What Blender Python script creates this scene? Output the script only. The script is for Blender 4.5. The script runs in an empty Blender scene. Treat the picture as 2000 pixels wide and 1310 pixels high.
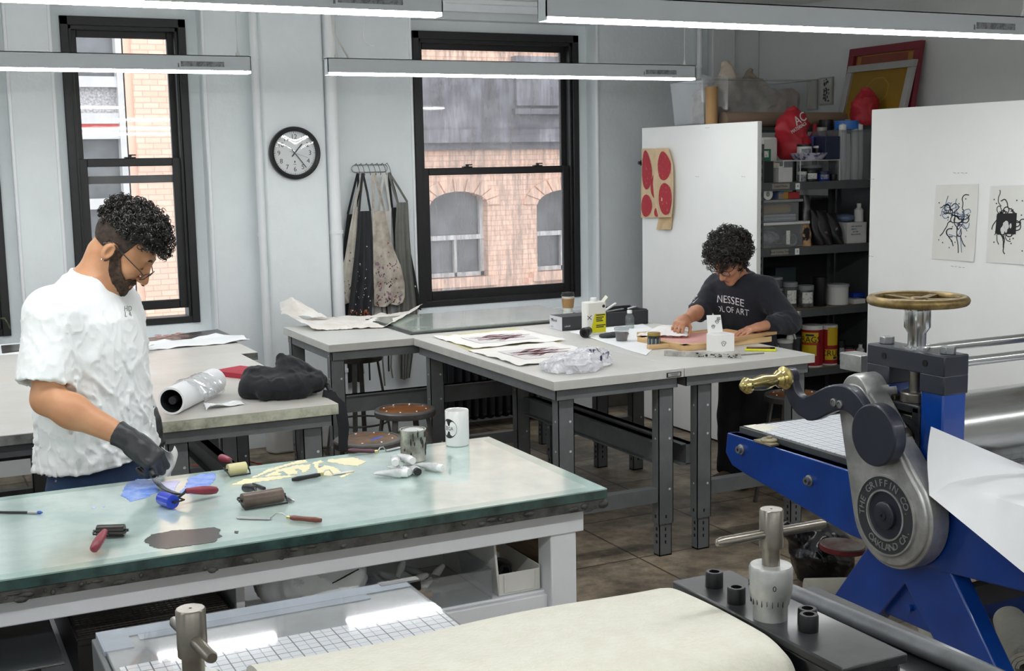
import bpy, bmesh, math, random
import numpy as np
from mathutils import Vector, Matrix, noise as mnoise
R = math.radians
PI = math.pi
sc = bpy.context.scene
COL = sc.collection
random.seed(7)

# ------------------------------------------------------------------ camera, sky, exposure
CAM_R = Matrix(((0.8960062514995832, 0.07701611604550386, -0.43731146239600344),
                (-0.44367882959669624, 0.11548720395452891, -0.8887135657175887),
                (-0.017941389059138783, 0.9903187484805236, 0.1376476769386178)))   # columns: right, up, back
CAM_P = Vector((0, 0, 1.9))
FPX = 2444.3
cam_d = bpy.data.cameras.new('camera')
cam_d.sensor_width = 36.0
cam_d.lens = FPX * 36.0 / 2000.0
cam_d.clip_start = 0.05
cam_d.clip_end = 200
cam = bpy.data.objects.new('camera', cam_d)
COL.objects.link(cam)
cam.matrix_world = Matrix.Translation(CAM_P) @ CAM_R.to_4x4()
sc.camera = cam

SKY = 3.1          # overcast sky seen through the windows
LED = 43.0         # radiance of the strip-light diffusers
sc.view_settings.view_transform = 'Standard'
sc.view_settings.look = 'None'
sc.view_settings.gamma = 1.0
sc.view_settings.use_curve_mapping = False
sc.view_settings.exposure = 0.0
sc.cycles.use_denoising = True
sc.cycles.max_bounces = 8
sc.cycles.diffuse_bounces = 7
sc.cycles.glossy_bounces = 4
sc.cycles.transparent_max_bounces = 16
sc.cycles.caustics_reflective = False
sc.cycles.caustics_refractive = False
sc.cycles.sample_clamp_indirect = 8.0

world = bpy.data.worlds.new('overcast_sky')
sc.world = world
world.use_nodes = True
_bg = world.node_tree.nodes['Background']
_bg.inputs[0].default_value = (0.90, 0.95, 1.0, 1)
_bg.inputs[1].default_value = SKY

# ------------------------------------------------------------------ helpers
def on(px, py, z=None, y=None, x=None):
    """point of the place seen at a photo position, on the level z (or the plane y / x) of the surface it lies on"""
    d = CAM_R @ Vector((px - 1000, 655 - py, -FPX))
    t = (z - CAM_P.z) / d.z if z is not None else (y / d.y if y is not None else x / d.x)
    return CAM_P + d * t

def lin(c):
    if isinstance(c, str):
        c = c.lstrip('#')
        c = [int(c[i:i + 2], 16) / 255 for i in (0, 2, 4)]
    return tuple((v / 12.92 if v <= .04045 else ((v + .055) / 1.055) ** 2.4) for v in c)

MATS = {}
def node(nt, t, **kw):
    n = nt.nodes.new(t)
    for k, v in kw.items():
        setattr(n, k, v)
    return n

def mat(name, col, rough=.5, metal=0.0, vary=.12, scale=6.0, bump=0.0, bscale=60.0, spec=.5, col2=None, lo=.4, hi=.65,
        emit=None, coat=0.0, sheen=0.0, sss=0.0, detail=6.0, stretch=None):
    """principled surface, its colour broken up by noise towards col2 (or a darker tone)"""
    if name in MATS:
        return MATS[name]
    m = bpy.data.materials.new(name)
    m.use_nodes = True
    nt = m.node_tree
    b = nt.nodes['Principled BSDF']
    c = lin(col)
    b.inputs['Roughness'].default_value = rough
    b.inputs['Metallic'].default_value = metal
    b.inputs['Specular IOR Level'].default_value = spec
    if coat:
        b.inputs['Coat Weight'].default_value = coat
        b.inputs['Coat Roughness'].default_value = .08
    if sheen:
        b.inputs['Sheen Weight'].default_value = sheen
    if sss:
        b.inputs['Subsurface Weight'].default_value = sss
        b.inputs['Subsurface Radius'].default_value = (.012, .005, .003)
    tc = node(nt, 'ShaderNodeTexCoord')
    src = tc.outputs['Object']
    if stretch:
        mp = node(nt, 'ShaderNodeMapping')
        mp.inputs['Scale'].default_value = stretch
        nt.links.new(src, mp.inputs[0])
        src = mp.outputs[0]
    nz = node(nt, 'ShaderNodeTexNoise')
    nz.inputs['Scale'].default_value = scale
    nz.inputs['Detail'].default_value = detail
    nz.inputs['Roughness'].default_value = .62
    nt.links.new(src, nz.inputs['Vector'])
    rp = node(nt, 'ShaderNodeValToRGB')
    rp.color_ramp.elements[0].position = lo
    rp.color_ramp.elements[1].position = hi
    c2 = lin(col2) if col2 else tuple(v * (1 - vary) for v in c)
    rp.color_ramp.elements[0].color = (*c2, 1)
    rp.color_ramp.elements[1].color = (*c, 1)
    nt.links.new(nz.outputs[0], rp.inputs[0])
    nt.links.new(rp.outputs[0], b.inputs['Base Color'])
    if bump:
        n2 = node(nt, 'ShaderNodeTexNoise')
        n2.inputs['Scale'].default_value = bscale
        n2.inputs['Detail'].default_value = 4
        nt.links.new(src, n2.inputs['Vector'])
        bp = node(nt, 'ShaderNodeBump')
        bp.inputs['Strength'].default_value = bump
        bp.inputs['Distance'].default_value = .01
        nt.links.new(n2.outputs[0], bp.inputs['Height'])
        nt.links.new(bp.outputs[0], b.inputs['Normal'])
    if emit:
        b.inputs['Emission Color'].default_value = (*lin(emit[0]), 1)
        b.inputs['Emission Strength'].default_value = emit[1]
    m.diffuse_color = (*c, 1)
    MATS[name] = m
    return m

def clear(name, tint='ffffff', haze=.06, hazecol='e8ecec', rough=.05, gloss=.12, streak=0.0):
    """thin clear sheet (window pane, plastic): see-through, a little gloss, some haze of dirt"""
    if name in MATS:
        return MATS[name]
    m = bpy.data.materials.new(name)
    m.use_nodes = True
    nt = m.node_tree
    nt.nodes.clear()
    out = node(nt, 'ShaderNodeOutputMaterial')
    tr = node(nt, 'ShaderNodeBsdfTransparent')
    tr.inputs[0].default_value = (*lin(tint), 1)
    gl = node(nt, 'ShaderNodeBsdfGlossy')
    gl.inputs['Roughness'].default_value = rough
    df = node(nt, 'ShaderNodeBsdfDiffuse')
    df.inputs[0].default_value = (*lin(hazecol), 1)
    ge = node(nt, 'ShaderNodeNewGeometry')
    dt = node(nt, 'ShaderNodeVectorMath', operation='DOT_PRODUCT')
    nt.links.new(ge.outputs['Incoming'], dt.inputs[0])
    nt.links.new(ge.outputs['Normal'], dt.inputs[1])
    ab = node(nt, 'ShaderNodeMath', operation='ABSOLUTE')
    nt.links.new(dt.outputs['Value'], ab.inputs[0])
    om = node(nt, 'ShaderNodeMath', operation='SUBTRACT')
    om.inputs[0].default_value = 1
    nt.links.new(ab.outputs[0], om.inputs[1])
    pw = node(nt, 'ShaderNodeMath', operation='POWER')
    nt.links.new(om.outputs[0], pw.inputs[0])
    pw.inputs[1].default_value = 5
    mul = node(nt, 'ShaderNodeMath', operation='MULTIPLY_ADD')
    nt.links.new(pw.outputs[0], mul.inputs[0])
    mul.inputs[1].default_value = .6
    mul.inputs[2].default_value = .02 + gloss * .12
    mx1 = node(nt, 'ShaderNodeMixShader')
    if streak:
        tc = node(nt, 'ShaderNodeTexCoord')
        mp = node(nt, 'ShaderNodeMapping')
        mp.inputs['Scale'].default_value = (26, 26, 3.2)
        nt.links.new(tc.outputs['Object'], mp.inputs[0])
        nz = node(nt, 'ShaderNodeTexNoise')
        nz.inputs['Scale'].default_value = 1.0
        nz.inputs['Detail'].default_value = 9
        nz.inputs['Roughness'].default_value = .75
        nt.links.new(mp.outputs[0], nz.inputs['Vector'])
        rp = node(nt, 'ShaderNodeMapRange')
        rp.inputs[1].default_value = .42
        rp.inputs[2].default_value = .75
        rp.inputs[3].default_value = haze
        rp.inputs[4].default_value = haze + streak
        nt.links.new(nz.outputs[0], rp.inputs[0])
        nt.links.new(rp.outputs[0], mx1.inputs[0])
    else:
        mx1.inputs[0].default_value = haze
    nt.links.new(tr.outputs[0], mx1.inputs[1])
    nt.links.new(df.outputs[0], mx1.inputs[2])
    mx2 = node(nt, 'ShaderNodeMixShader')
    nt.links.new(mul.outputs[0], mx2.inputs[0])
    nt.links.new(mx1.outputs[0], mx2.inputs[1])
    nt.links.new(gl.outputs[0], mx2.inputs[2])
    nt.links.new(mx2.outputs[0], out.inputs[0])
    MATS[name] = m
    return m

class MB:
    """collects shapes; build() links them as ONE mesh object"""
    def __init__(s):
        s.v, s.f, s.mi = [], [], []
    def add(s, vs, fs, m=0):
        k = len(s.v)
        s.v += [tuple(p) for p in vs]
        s.f += [tuple(i + k for i in f) for f in fs]
        s.mi += [m] * len(fs)
        return s
    def box(s, x0, x1, y0, y1, z0, z1, m=0):
        vs = [(x, y, z) for z in (z0, z1) for y in (y0, y1) for x in (x0, x1)]
        return s.add(vs, [(0, 2, 3, 1), (4, 5, 7, 6), (0, 1, 5, 4), (2, 6, 7, 3), (0, 4, 6, 2), (1, 3, 7, 5)], m)
    def obox(s, c, size, rot=None, m=0):
        rot = rot if rot is not None else Matrix.Identity(3)
        c = Vector(c)
        vs = [c + rot @ Vector((sx * size[0] / 2, sy * size[1] / 2, sz * size[2] / 2)) for sz in (-1, 1) for sy in (-1, 1) for sx in (-1, 1)]
        return s.add(vs, [(0, 2, 3, 1), (4, 5, 7, 6), (0, 1, 5, 4), (2, 6, 7, 3), (0, 4, 6, 2), (1, 3, 7, 5)], m)
    def cyl(s, p0, p1, r0, r1=None, n=24, m=0, cap=True):
        r1 = r0 if r1 is None else r1
        p0, p1 = Vector(p0), Vector(p1)
        u, w = frame(p1 - p0)
        vs = []
        for p, r in ((p0, r0), (p1, r1)):
            vs += [p + r * (math.cos(2 * PI * i / n) * u + math.sin(2 * PI * i / n) * w) for i in range(n)]
        fs = [(i, (i + 1) % n, n + (i + 1) % n, n + i) for i in range(n)]
        if cap:
            fs += [tuple(reversed(range(n))), tuple(range(n, 2 * n))]
        return s.add(vs, fs, m)
    def lathe(s, prof, o=(0, 0, 0), ax=(0, 0, 1), n=32, m=0, flute=0, fdepth=0, cap=True):
        o = Vector(o)
        a = Vector(ax).normalized()
        u, w = frame(a)
        vs, fs, k = [], [], len(prof)
        for i in range(n):
            t = 2 * PI * i / n
            for r, h in prof:
                rr = r * (1 - fdepth * (.5 + .5 * math.cos(flute * t))) if flute else r
                vs.append(o + a * h + rr * (math.cos(t) * u + math.sin(t) * w))
        for i in range(n):
            j = (i + 1) % n
            for q in range(k - 1):
                fs.append((i * k + q, j * k + q, j * k + q + 1, i * k + q + 1))
        cap = cap and prof[0] != prof[-1]
        if cap and prof[0][0] > 1e-6:
            fs.append(tuple(i * k for i in reversed(range(n))))
        if cap and prof[-1][0] > 1e-6:
            fs.append(tuple(i * k + k - 1 for i in range(n)))
        return s.add(vs, fs, m)
    def tube(s, pts, r, n=8, m=0, closed=False):
        pts = [Vector(p) for p in pts]
        k = len(pts)
        rs = r if isinstance(r, (list, tuple)) else [r] * k
        tang = []
        for i in range(k):
            a = pts[(i - 1) % k] if (closed or i > 0) else pts[i]
            b = pts[(i + 1) % k] if (closed or i < k - 1) else pts[i]
            t = b - a
            tang.append(t.normalized() if t.length > 1e-9 else Vector((0, 0, 1)))
        u, w = frame(tang[0])
        vs, fs = [], []
        for i in range(k):
            u = (u - tang[i] * u.dot(tang[i]))
            u = u.normalized() if u.length > 1e-6 else frame(tang[i])[0]
            w = tang[i].cross(u)
            vs += [pts[i] + rs[i] * (math.cos(2 * PI * j / n) * u + math.sin(2 * PI * j / n) * w) for j in range(n)]
        for i in range(k if closed else k - 1):
            a, b = i * n, ((i + 1) % k) * n
            fs += [(a + j, a + (j + 1) % n, b + (j + 1) % n, b + j) for j in range(n)]
        if not closed:
            fs += [tuple(reversed(range(n))), tuple(range((k - 1) * n, k * n))]
        return s.add(vs, fs, m)
    def strip(s, pts, w, t, up=(0, 0, 1), m=0):
        """flat bar (width w across, thickness t along up) swept through pts"""
        pts = [Vector(p) for p in pts]
        ws = w if isinstance(w, (list, tuple)) else [w] * len(pts)
        vs, fs = [], []
        for i, p in enumerate(pts):
            d = (pts[min(i + 1, len(pts) - 1)] - pts[max(i - 1, 0)]).normalized()
            side = d.cross(Vector(up))
            side = side.normalized() if side.length > 1e-6 else Vector((1, 0, 0))
            n_ = side.cross(d).normalized()
            for a, b in ((-1, -1), (1, -1), (1, 1), (-1, 1)):
                vs.append(p + side * (a * ws[i] / 2) + n_ * (b * t / 2))
        for i in range(len(pts) - 1):
            a = i * 4
            fs += [(a + j, a + (j + 1) % 4, a + 4 + (j + 1) % 4, a + 4 + j) for j in range(4)]
        fs += [(3, 2, 1, 0), tuple(range(len(vs) - 4, len(vs)))]
        return s.add(vs, fs, m)
    def prism(s, poly, vec, m=0):
        n = len(poly)
        vec = Vector(vec)
        vs = [Vector(p) for p in poly] + [Vector(p) + vec for p in poly]
        fs = [tuple(reversed(range(n))), tuple(range(n, 2 * n))] + [(i, (i + 1) % n, n + (i + 1) % n, n + i) for i in range(n)]
        return s.add(vs, fs, m)
    def sheet(s, fn, nu, nv, t=.0015, m=0, nrm=None):
        """surface fn(u,v) given a real thickness t along its normal"""
        P = [[Vector(fn(i / nu, j / nv)) for j in range(nv + 1)] for i in range(nu + 1)]
        top, bot = [], []
        for i in range(nu + 1):
            for j in range(nv + 1):
                du = P[min(i + 1, nu)][j] - P[max(i - 1, 0)][j]
                dv = P[i][min(j + 1, nv)] - P[i][max(j - 1, 0)]
                n_ = du.cross(dv)
                n_ = n_.normalized() if n_.length > 1e-12 else Vector((0, 0, 1))
                top.append(P[i][j] + n_ * t / 2)
                bot.append(P[i][j] - n_ * t / 2)
        k = len(top)
        ix = lambda i, j: i * (nv + 1) + j
        fs = []
        for i in range(nu):
            for j in range(nv):
                q = (ix(i, j), ix(i + 1, j), ix(i + 1, j + 1), ix(i, j + 1))
                fs += [q, tuple(k + a for a in reversed(q))]
        rim = [ix(i, 0) for i in range(nu)] + [ix(nu, j) for j in range(nv)] + [ix(i, nv) for i in range(nu, 0, -1)] + [ix(0, j) for j in range(nv, 0, -1)]
        for a, b in zip(rim, rim[1:] + rim[:1]):
            fs.append((b, a, k + a, k + b))
        return s.add(top + bot, fs, m)
    def ell(s, c, r, rot=None, nu=20, nv=12, m=0):
        rot = rot if rot is not None else Matrix.Identity(3)
        c = Vector(c)
        vs = [c + rot @ Vector((0, 0, -r[2]))]
        for j in range(1, nv):
            p = -PI / 2 + PI * j / nv
            for i in range(nu):
                t = 2 * PI * i / nu
                vs.append(c + rot @ Vector((r[0] * math.cos(p) * math.cos(t), r[1] * math.cos(p) * math.sin(t), r[2] * math.sin(p))))
        vs.append(c + rot @ Vector((0, 0, r[2])))
        fs = [(0, 1 + (i + 1) % nu, 1 + i) for i in range(nu)]
        for j in range(nv - 2):
            a, b = 1 + j * nu, 1 + (j + 1) * nu
            fs += [(a + i, a + (i + 1) % nu, b + (i + 1) % nu, b + i) for i in range(nu)]
        a, e = 1 + (nv - 2) * nu, len(vs) - 1
        fs += [(a + i, a + (i + 1) % nu, e) for i in range(nu)]
        return s.add(vs, fs, m)
    def text(s, txt, o, ux, uy, size, depth=.002, m=0, align='CENTER', font=None, squash=1.0):
        """raised lettering: o is the middle of the line, ux reading direction, uy up"""
        cu = bpy.data.curves.new('lettering', 'FONT')
        cu.body = txt
        cu.size = size
        cu.extrude = depth / 2
        cu.align_x = align
        cu.align_y = 'CENTER'
        cu.resolution_u = 3
        ob = bpy.data.objects.new('lettering', cu)
        me = ob.to_mesh()
        ux, uy = Vector(ux).normalized(), Vector(uy).normalized()
        uz = ux.cross(uy)
        o = Vector(o)
        vs = [o + ux * (p.co.x * squash) + uy * p.co.y + uz * p.co.z for p in me.vertices]
        fs = [tuple(p.vertices) for p in me.polygons]
        s.add(vs, fs, m)
        ob.to_mesh_clear()
        bpy.data.objects.remove(ob)
        bpy.data.curves.remove(cu)
        return s
    def xf(s, M, k0=0):
        for i in range(k0, len(s.v)):
            s.v[i] = tuple(M @ Vector(s.v[i]))
        return s
    def build(s, name, mats, parent=None, world=True, bevel=0, seg=2, angle=38, origin=None, flat=False):
        """world: vertices are in room coordinates; they are stored relative to the thing's base"""
        mats = mats if isinstance(mats, (list, tuple)) else [mats]
        vs = s.v
        if parent is not None:
            if world:
                inv = base_of(parent).inverted()
                vs = [inv @ Vector(p) for p in vs]
            off = Vector((0, 0, 0))
        else:
            a = np.array(vs)
            lo, hi = a.min(0), a.max(0)
            off = Vector(origin) if origin else Vector(((lo[0] + hi[0]) / 2, (lo[1] + hi[1]) / 2, lo[2]))
            vs = [Vector(p) - off for p in vs]
        me = bpy.data.meshes.new(name)
        me.from_pydata([tuple(p) for p in vs], [], s.f)
        for m_ in mats:
            me.materials.append(m_)
        me.polygons.foreach_set('material_index', s.mi)
        me.update()
        if not flat:
            me.polygons.foreach_set('use_smooth', [True] * len(me.polygons))
            me.set_sharp_from_angle(angle=R(angle))
        ob = bpy.data.objects.new(name, me)
        COL.objects.link(ob)
        ob.location = off
        if parent is not None:
            ob.parent = parent
        if bevel:
            bv = ob.modifiers.new('edge', 'BEVEL')
            bv.width = bevel
            bv.segments = seg
            bv.limit_method = 'ANGLE'
            bv.angle_limit = R(40)
            bv.harden_normals = False
        return ob

def frame(d):
    d = Vector(d).normalized()
    a = Vector((0, 0, 1)) if abs(d.z) < .9 else Vector((1, 0, 0))
    u = a.cross(d).normalized()
    return u, d.cross(u)

def base_of(o):
    M = Matrix.Identity(4)
    while o is not None:
        M = Matrix.LocRotScale(o.location, o.rotation_euler, o.scale) @ M
        o = o.parent
    return M

def thing(name, label, cat, loc=(0, 0, 0), rz=0, group=None):
    o = bpy.data.objects.new(name, None)
    o.empty_display_size = .05
    COL.objects.link(o)
    o.location = loc
    o.rotation_euler = (0, 0, rz)
    return tag(o, label, cat, group)

def tag(o, label, cat, group=None, kind=None):
    o['label'] = label
    o['category'] = cat
    if group:
        o['group'] = group
    if kind:
        o['kind'] = kind
    return o

def struct(o):
    o['kind'] = 'structure'
    return o

def dup(o, loc, rz=None, label=None, group=None, rot=None, scale=None):
    """copy of a thing with its parts and their sub-parts"""
    r = o.copy()
    COL.objects.link(r)
    r.location = loc
    if rz is not None:
        r.rotation_euler = (0, 0, rz)
    if rot is not None:
        r.rotation_euler = rot
    if scale is not None:
        r.scale = scale
    if label:
        r['label'] = label
    if group:
        r['group'] = group
    def kids(a, b):
        for ch in list(a.children):
            c = ch.copy()
            COL.objects.link(c)
            c.parent = b
            kids(ch, c)
    kids(o, r)
    return r

def rotz(a):
    return Matrix.Rotation(a, 3, 'Z')
def rotx(a):
    return Matrix.Rotation(a, 3, 'X')
def roty(a):
    return Matrix.Rotation(a, 3, 'Y')
def arc(c, r, a0, a1, n, u=(1, 0, 0), w=(0, 0, 1)):
    c, u, w = Vector(c), Vector(u), Vector(w)
    return [c + r * (math.cos(a0 + (a1 - a0) * i / n) * u + math.sin(a0 + (a1 - a0) * i / n) * w) for i in range(n + 1)]
def fbm(p, s=1.0, o=4):
    return mnoise.fractal(Vector(p) * s, 1.0, 2.0, o)

# ---- blended solids: smooth unions of tapered limbs, skinned as one surface
def sd_cone(P, a, b, ra, rb):
    a, b = np.array(a, float), np.array(b, float)
    ab = b - a
    h = np.clip(((P - a) @ ab) / max(ab @ ab, 1e-12), 0, 1)
    return np.linalg.norm(P - a - h[:, None] * ab, axis=1) - (ra + h * (rb - ra))
def sd_ell(P, c, r, rot=None):
    q = P - np.array(c, float)
    if rot is not None:
        q = q @ np.array(rot)          # into the local frame (columns = axes)
    r = np.array(r, float)
    k0 = np.linalg.norm(q / r, axis=1)
    k1 = np.linalg.norm(q / (r * r), axis=1)
    return k0 * (k0 - 1) / np.maximum(k1, 1e-9)
def sd_box(P, c, h, rad=0.0, rot=None):
    q = P - np.array(c, float)
    if rot is not None:
        q = q @ np.array(rot)
    q = np.abs(q) - (np.array(h, float) - rad)
    return np.linalg.norm(np.maximum(q, 0), axis=1) + np.minimum(q.max(1), 0) - rad
def smin(a, b, k):
    h = np.clip(.5 + .5 * (b - a) / k, 0, 1)
    return b + (a - b) * h - k * h * (1 - h)
def smax(a, b, k):
    return -smin(-a, -b, k)
def wav(P, f, seed=0):
    """soft 3-D ripple in [-1,1]"""
    g = np.random.RandomState(seed)
    out = 0
    for i in range(4):
        d = g.normal(size=3)
        d /= np.linalg.norm(d)
        ff = f * (1 + .6 * i)
        e = g.normal(size=3)
        out = out + np.sin(P @ d * ff + 1.7 * np.sin(P @ e * f * .6 + i) + g.rand() * 6) / (1 + .5 * i)
    return out / 2.4

def hit(fn, o, d, far=.6, step=.004):
    """first point of the solid along a line"""
    o, d = np.array(o, float), np.array(d, float)
    d = d / np.linalg.norm(d)
    ts = np.arange(0, far, step)
    dist = fn(o + ts[:, None] * d)
    k = np.argmax(dist < 0)
    if dist[k] >= 0:
        return None
    a, b = ts[max(k - 1, 0)], ts[k]
    for _ in range(12):
        m_ = (a + b) / 2
        if fn((o + m_ * d)[None])[0] < 0:
            b = m_
        else:
            a = m_
    return o + b * d

def skin_solid(fn, lo, hi, h):
    """surface nets over the solid fn(P)<0 inside the box lo..hi with cell h -> MB"""
    lo, hi = np.array(lo, float), np.array(hi, float)
    B = 8
    n = np.ceil((hi - lo) / h / B).astype(int) * B
    D = np.full(tuple(n + 1), 1.0, np.float32)
    nb = n // B
    gi = np.stack(np.meshgrid(*[np.arange(k) for k in nb], indexing='ij'), -1).reshape(-1, 3)
    cen = lo + (gi * B + B / 2) * h
    dc = fn(cen)
    near = np.abs(dc) < B * h * 1.35
    for g, d_ in zip(gi[~near], dc[~near]):
        if d_ < 0:
            D[g[0] * B:g[0] * B + B + 1, g[1] * B:g[1] * B + B + 1, g[2] * B:g[2] * B + B + 1] = -1
    off = np.stack(np.meshgrid(*[np.arange(B + 1)] * 3, indexing='ij'), -1).reshape(-1, 3)
    ng = gi[near]
    for c0 in range(0, len(ng), 400):
        ch = ng[c0:c0 + 400]
        idx = (ch[:, None, :] * B + off[None]).reshape(-1, 3)
        D[idx[:, 0], idx[:, 1], idx[:, 2]] = fn(lo + idx * h)
    S = D < 0
    cnt = np.zeros(tuple(n), np.int8)
    for a in (0, 1):
        for b in (0, 1):
            for c in (0, 1):
                cnt += S[a:n[0] + a, b:n[1] + b, c:n[2] + c]
    act = np.argwhere((cnt > 0) & (cnt < 8))
    vid = np.full(tuple(n), -1, np.int64)
    vid[act[:, 0], act[:, 1], act[:, 2]] = np.arange(len(act))
    acc = np.zeros((len(act), 3))
    num = np.zeros(len(act))
    corners = [(a, b, c) for a in (0, 1) for b in (0, 1) for c in (0, 1)]
    dv = {c: D[act[:, 0] + c[0], act[:, 1] + c[1], act[:, 2] + c[2]].astype(float) for c in corners}
    for c in corners:
        for ax in range(3):
            if c[ax] == 0:
                e = list(c)
                e[ax] = 1
                d0, d1 = dv[c], dv[tuple(e)]
                x = (d0 < 0) != (d1 < 0)
                t = np.where(x, d0 / np.where(x, d0 - d1, 1), 0)
                p = np.zeros((len(act), 3)) + np.array(c, float)
                p[:, ax] += t
                acc += np.where(x[:, None], p, 0)
                num += x
    V = lo + (act + acc / num[:, None]) * h
    F = []
    for ax in range(3):
        u, w = [(1, 2), (2, 0), (0, 1)][ax]
        s0 = S[tuple(slice(0, n[i]) if i == ax else slice(1, n[i]) for i in range(3))]
        s1 = S[tuple(slice(1, n[i] + 1) if i == ax else slice(1, n[i]) for i in range(3))]
        q = np.argwhere(s0 != s1)
        if not len(q):
            continue
        base = q.copy()
        base[:, u] += 1
        base[:, w] += 1
        inside = s0[q[:, 0], q[:, 1], q[:, 2]]
        def cell(du, dw):
            b_ = base.copy()
            b_[:, u] += du
            b_[:, w] += dw
            return vid[b_[:, 0], b_[:, 1], b_[:, 2]]
        a, b, c, d = cell(-1, -1), cell(0, -1), cell(0, 0), cell(-1, 0)
        quad = np.stack([a, b, c, d], 1)
        quad[~inside] = quad[~inside][:, ::-1]
        F.append(quad[(quad >= 0).all(1)])
    F = np.concatenate(F)
    mb = MB()
    mb.v = [tuple(p) for p in V]
    mb.f = [tuple(int(i) for i in f) for f in F]
    mb.mi = [0] * len(F)
    return mb
# ================================================================== the room
YW, YG = 8.25, 8.44                 # window wall: room face, plane of the sashes
XR, XL, YF, ZC = 6.28, -3.4, -3.2, 3.03
M_wall = mat('painted_plaster', 'e2e8ea', .62, vary=.06, scale=2.2, bump=.25, bscale=26)
M_wallg = mat('painted_plaster_grey', 'd6d7d7', .65, vary=.06, scale=2.0, bump=.2, bscale=24)
M_trim = mat('gloss_white_trim', 'eaedef', .4, vary=.05, scale=5, bump=.12, bscale=40)
M_ceil = mat('ceiling_white', 'e8eae8', .75, vary=.05, scale=3)
M_black = mat('black_window_paint', '1d1d1e', .45, vary=.3, scale=14, bump=.1)
M_glass = clear('window_glass', 'ffffff', .05, 'd8dadc', .03, .1, streak=.05)
M_dirty = clear('grimy_window_glass', 'ffffff', .13, 'c2c0c2', .04, .1, streak=.5)

def floor_mat():
    m = mat('worn_floor', 'b3a692', .55, scale=1.6, col2='5a5248', lo=.36, hi=.66, bump=.3, bscale=14, detail=10)
    nt = m.node_tree
    b = nt.nodes['Principled BSDF']
    src = [l for l in nt.links if l.to_socket == b.inputs['Base Color']][0].from_socket
    tc = [n for n in nt.nodes if n.type == 'TEX_COORD'][0]
    br = node(nt, 'ShaderNodeTexBrick')
    br.offset = 0
    br.inputs['Scale'].default_value = 1.0
    br.inputs['Brick Width'].default_value = .62
    br.inputs['Row Height'].default_value = .62
    br.inputs['Mortar Size'].default_value = .006
    br.inputs['Color1'].default_value = (1, 1, 1, 1)
    br.inputs['Color2'].default_value = (.8, .8, .8, 1)
    br.inputs['Mortar'].default_value = (.25, .22, .2, 1)
    nt.links.new(tc.outputs['Object'], br.inputs[0])
    n2 = node(nt, 'ShaderNodeTexNoise')
    n2.inputs['Scale'].default_value = 7
    n2.inputs['Detail'].default_value = 9
    n2.inputs['Roughness'].default_value = .7
    nt.links.new(tc.outputs['Object'], n2.inputs['Vector'])
    r2 = node(nt, 'ShaderNodeValToRGB')
    r2.color_ramp.elements[0].position = .38
    r2.color_ramp.elements[0].color = (.45, .43, .41, 1)
    r2.color_ramp.elements[1].position = .6
    r2.color_ramp.elements[1].color = (1.05, 1, .95, 1)
    nt.links.new(n2.outputs[0], r2.inputs[0])
    x1 = node(nt, 'ShaderNodeMix', data_type='RGBA', blend_type='MULTIPLY')
    x1.inputs[0].default_value = 1
    nt.links.new(src, x1.inputs[6])
    nt.links.new(br.outputs[0], x1.inputs[7])
    x2 = node(nt, 'ShaderNodeMix', data_type='RGBA', blend_type='MULTIPLY')
    x2.inputs[0].default_value = 1
    nt.links.new(x1.outputs[2], x2.inputs[6])
    nt.links.new(r2.outputs[0], x2.inputs[7])
    nt.links.new(x2.outputs[2], b.inputs['Base Color'])
    return m

struct(MB().box(XL, XR, YF, YW + .3, -.1, 0).build('floor', floor_mat(), origin=(0, 0, 0)))
struct(MB().box(XL, XR, YF, YW + .3, ZC, ZC + .1).build('ceiling', M_ceil))
struct(MB().box(XR, XR + .15, YF, YW + .3, 0, ZC).build('wall_right', M_wallg))
struct(MB().box(XL - .15, XL, YF, YW + .3, 0, ZC).build('wall_left', M_wall))
struct(MB().box(XL, XR, YF - .15, YF, 0, ZC).build('wall_front', M_wall))

# openings: (x0, x1, z0, z1) of each black window frame on the sash plane
def opening(pa, pb):
    a, b = on(*pa, y=YG), on(*pb, y=YG)
    return a.x, b.x, b.z, a.z
W2 = opening((113, 31.5), (389, 627.5))
W3 = opening((800, 60.5), (1129, 578))
W1 = (W2[0] - (W2[1] - W2[0]) - .36, on(10, 500, y=YG).x, W2[2], W2[3])
REC = .075                           # plaster margin round each frame inside its recess
wb = MB()
xs = [XL]
for w in (W1, W2, W3):
    xs += [w[0] - REC, w[1] + REC]
xs.append(XR)
for k in range(0, len(xs), 2):
    wb.box(xs[k], xs[k + 1], YW, YG + .12, 0, ZC)
for w in (W1, W2, W3):
    x0, x1 = w[0] - REC, w[1] + REC
    wb.box(x0, x1, YW + .02, YG + .12, 0, w[2] - REC - .02)     # apron under the sill
    wb.box(x0, x1, YG - .02, YG + .12, w[3], ZC)                 # lintel
    wb.box(x0, x1, YW + .06, YG - .02, w[3] + REC, ZC)
    wb.box(x0, w[0], YG - .03, YG + .12, w[2] - REC, w[3])
    wb.box(w[1], x1, YG - .03, YG + .12, w[2] - REC, w[3])
    wb.box(w[0], w[1], YG - .03, YG + .12, w[2] - REC, w[2])
struct(wb.build('wall_back', M_wall))

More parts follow.
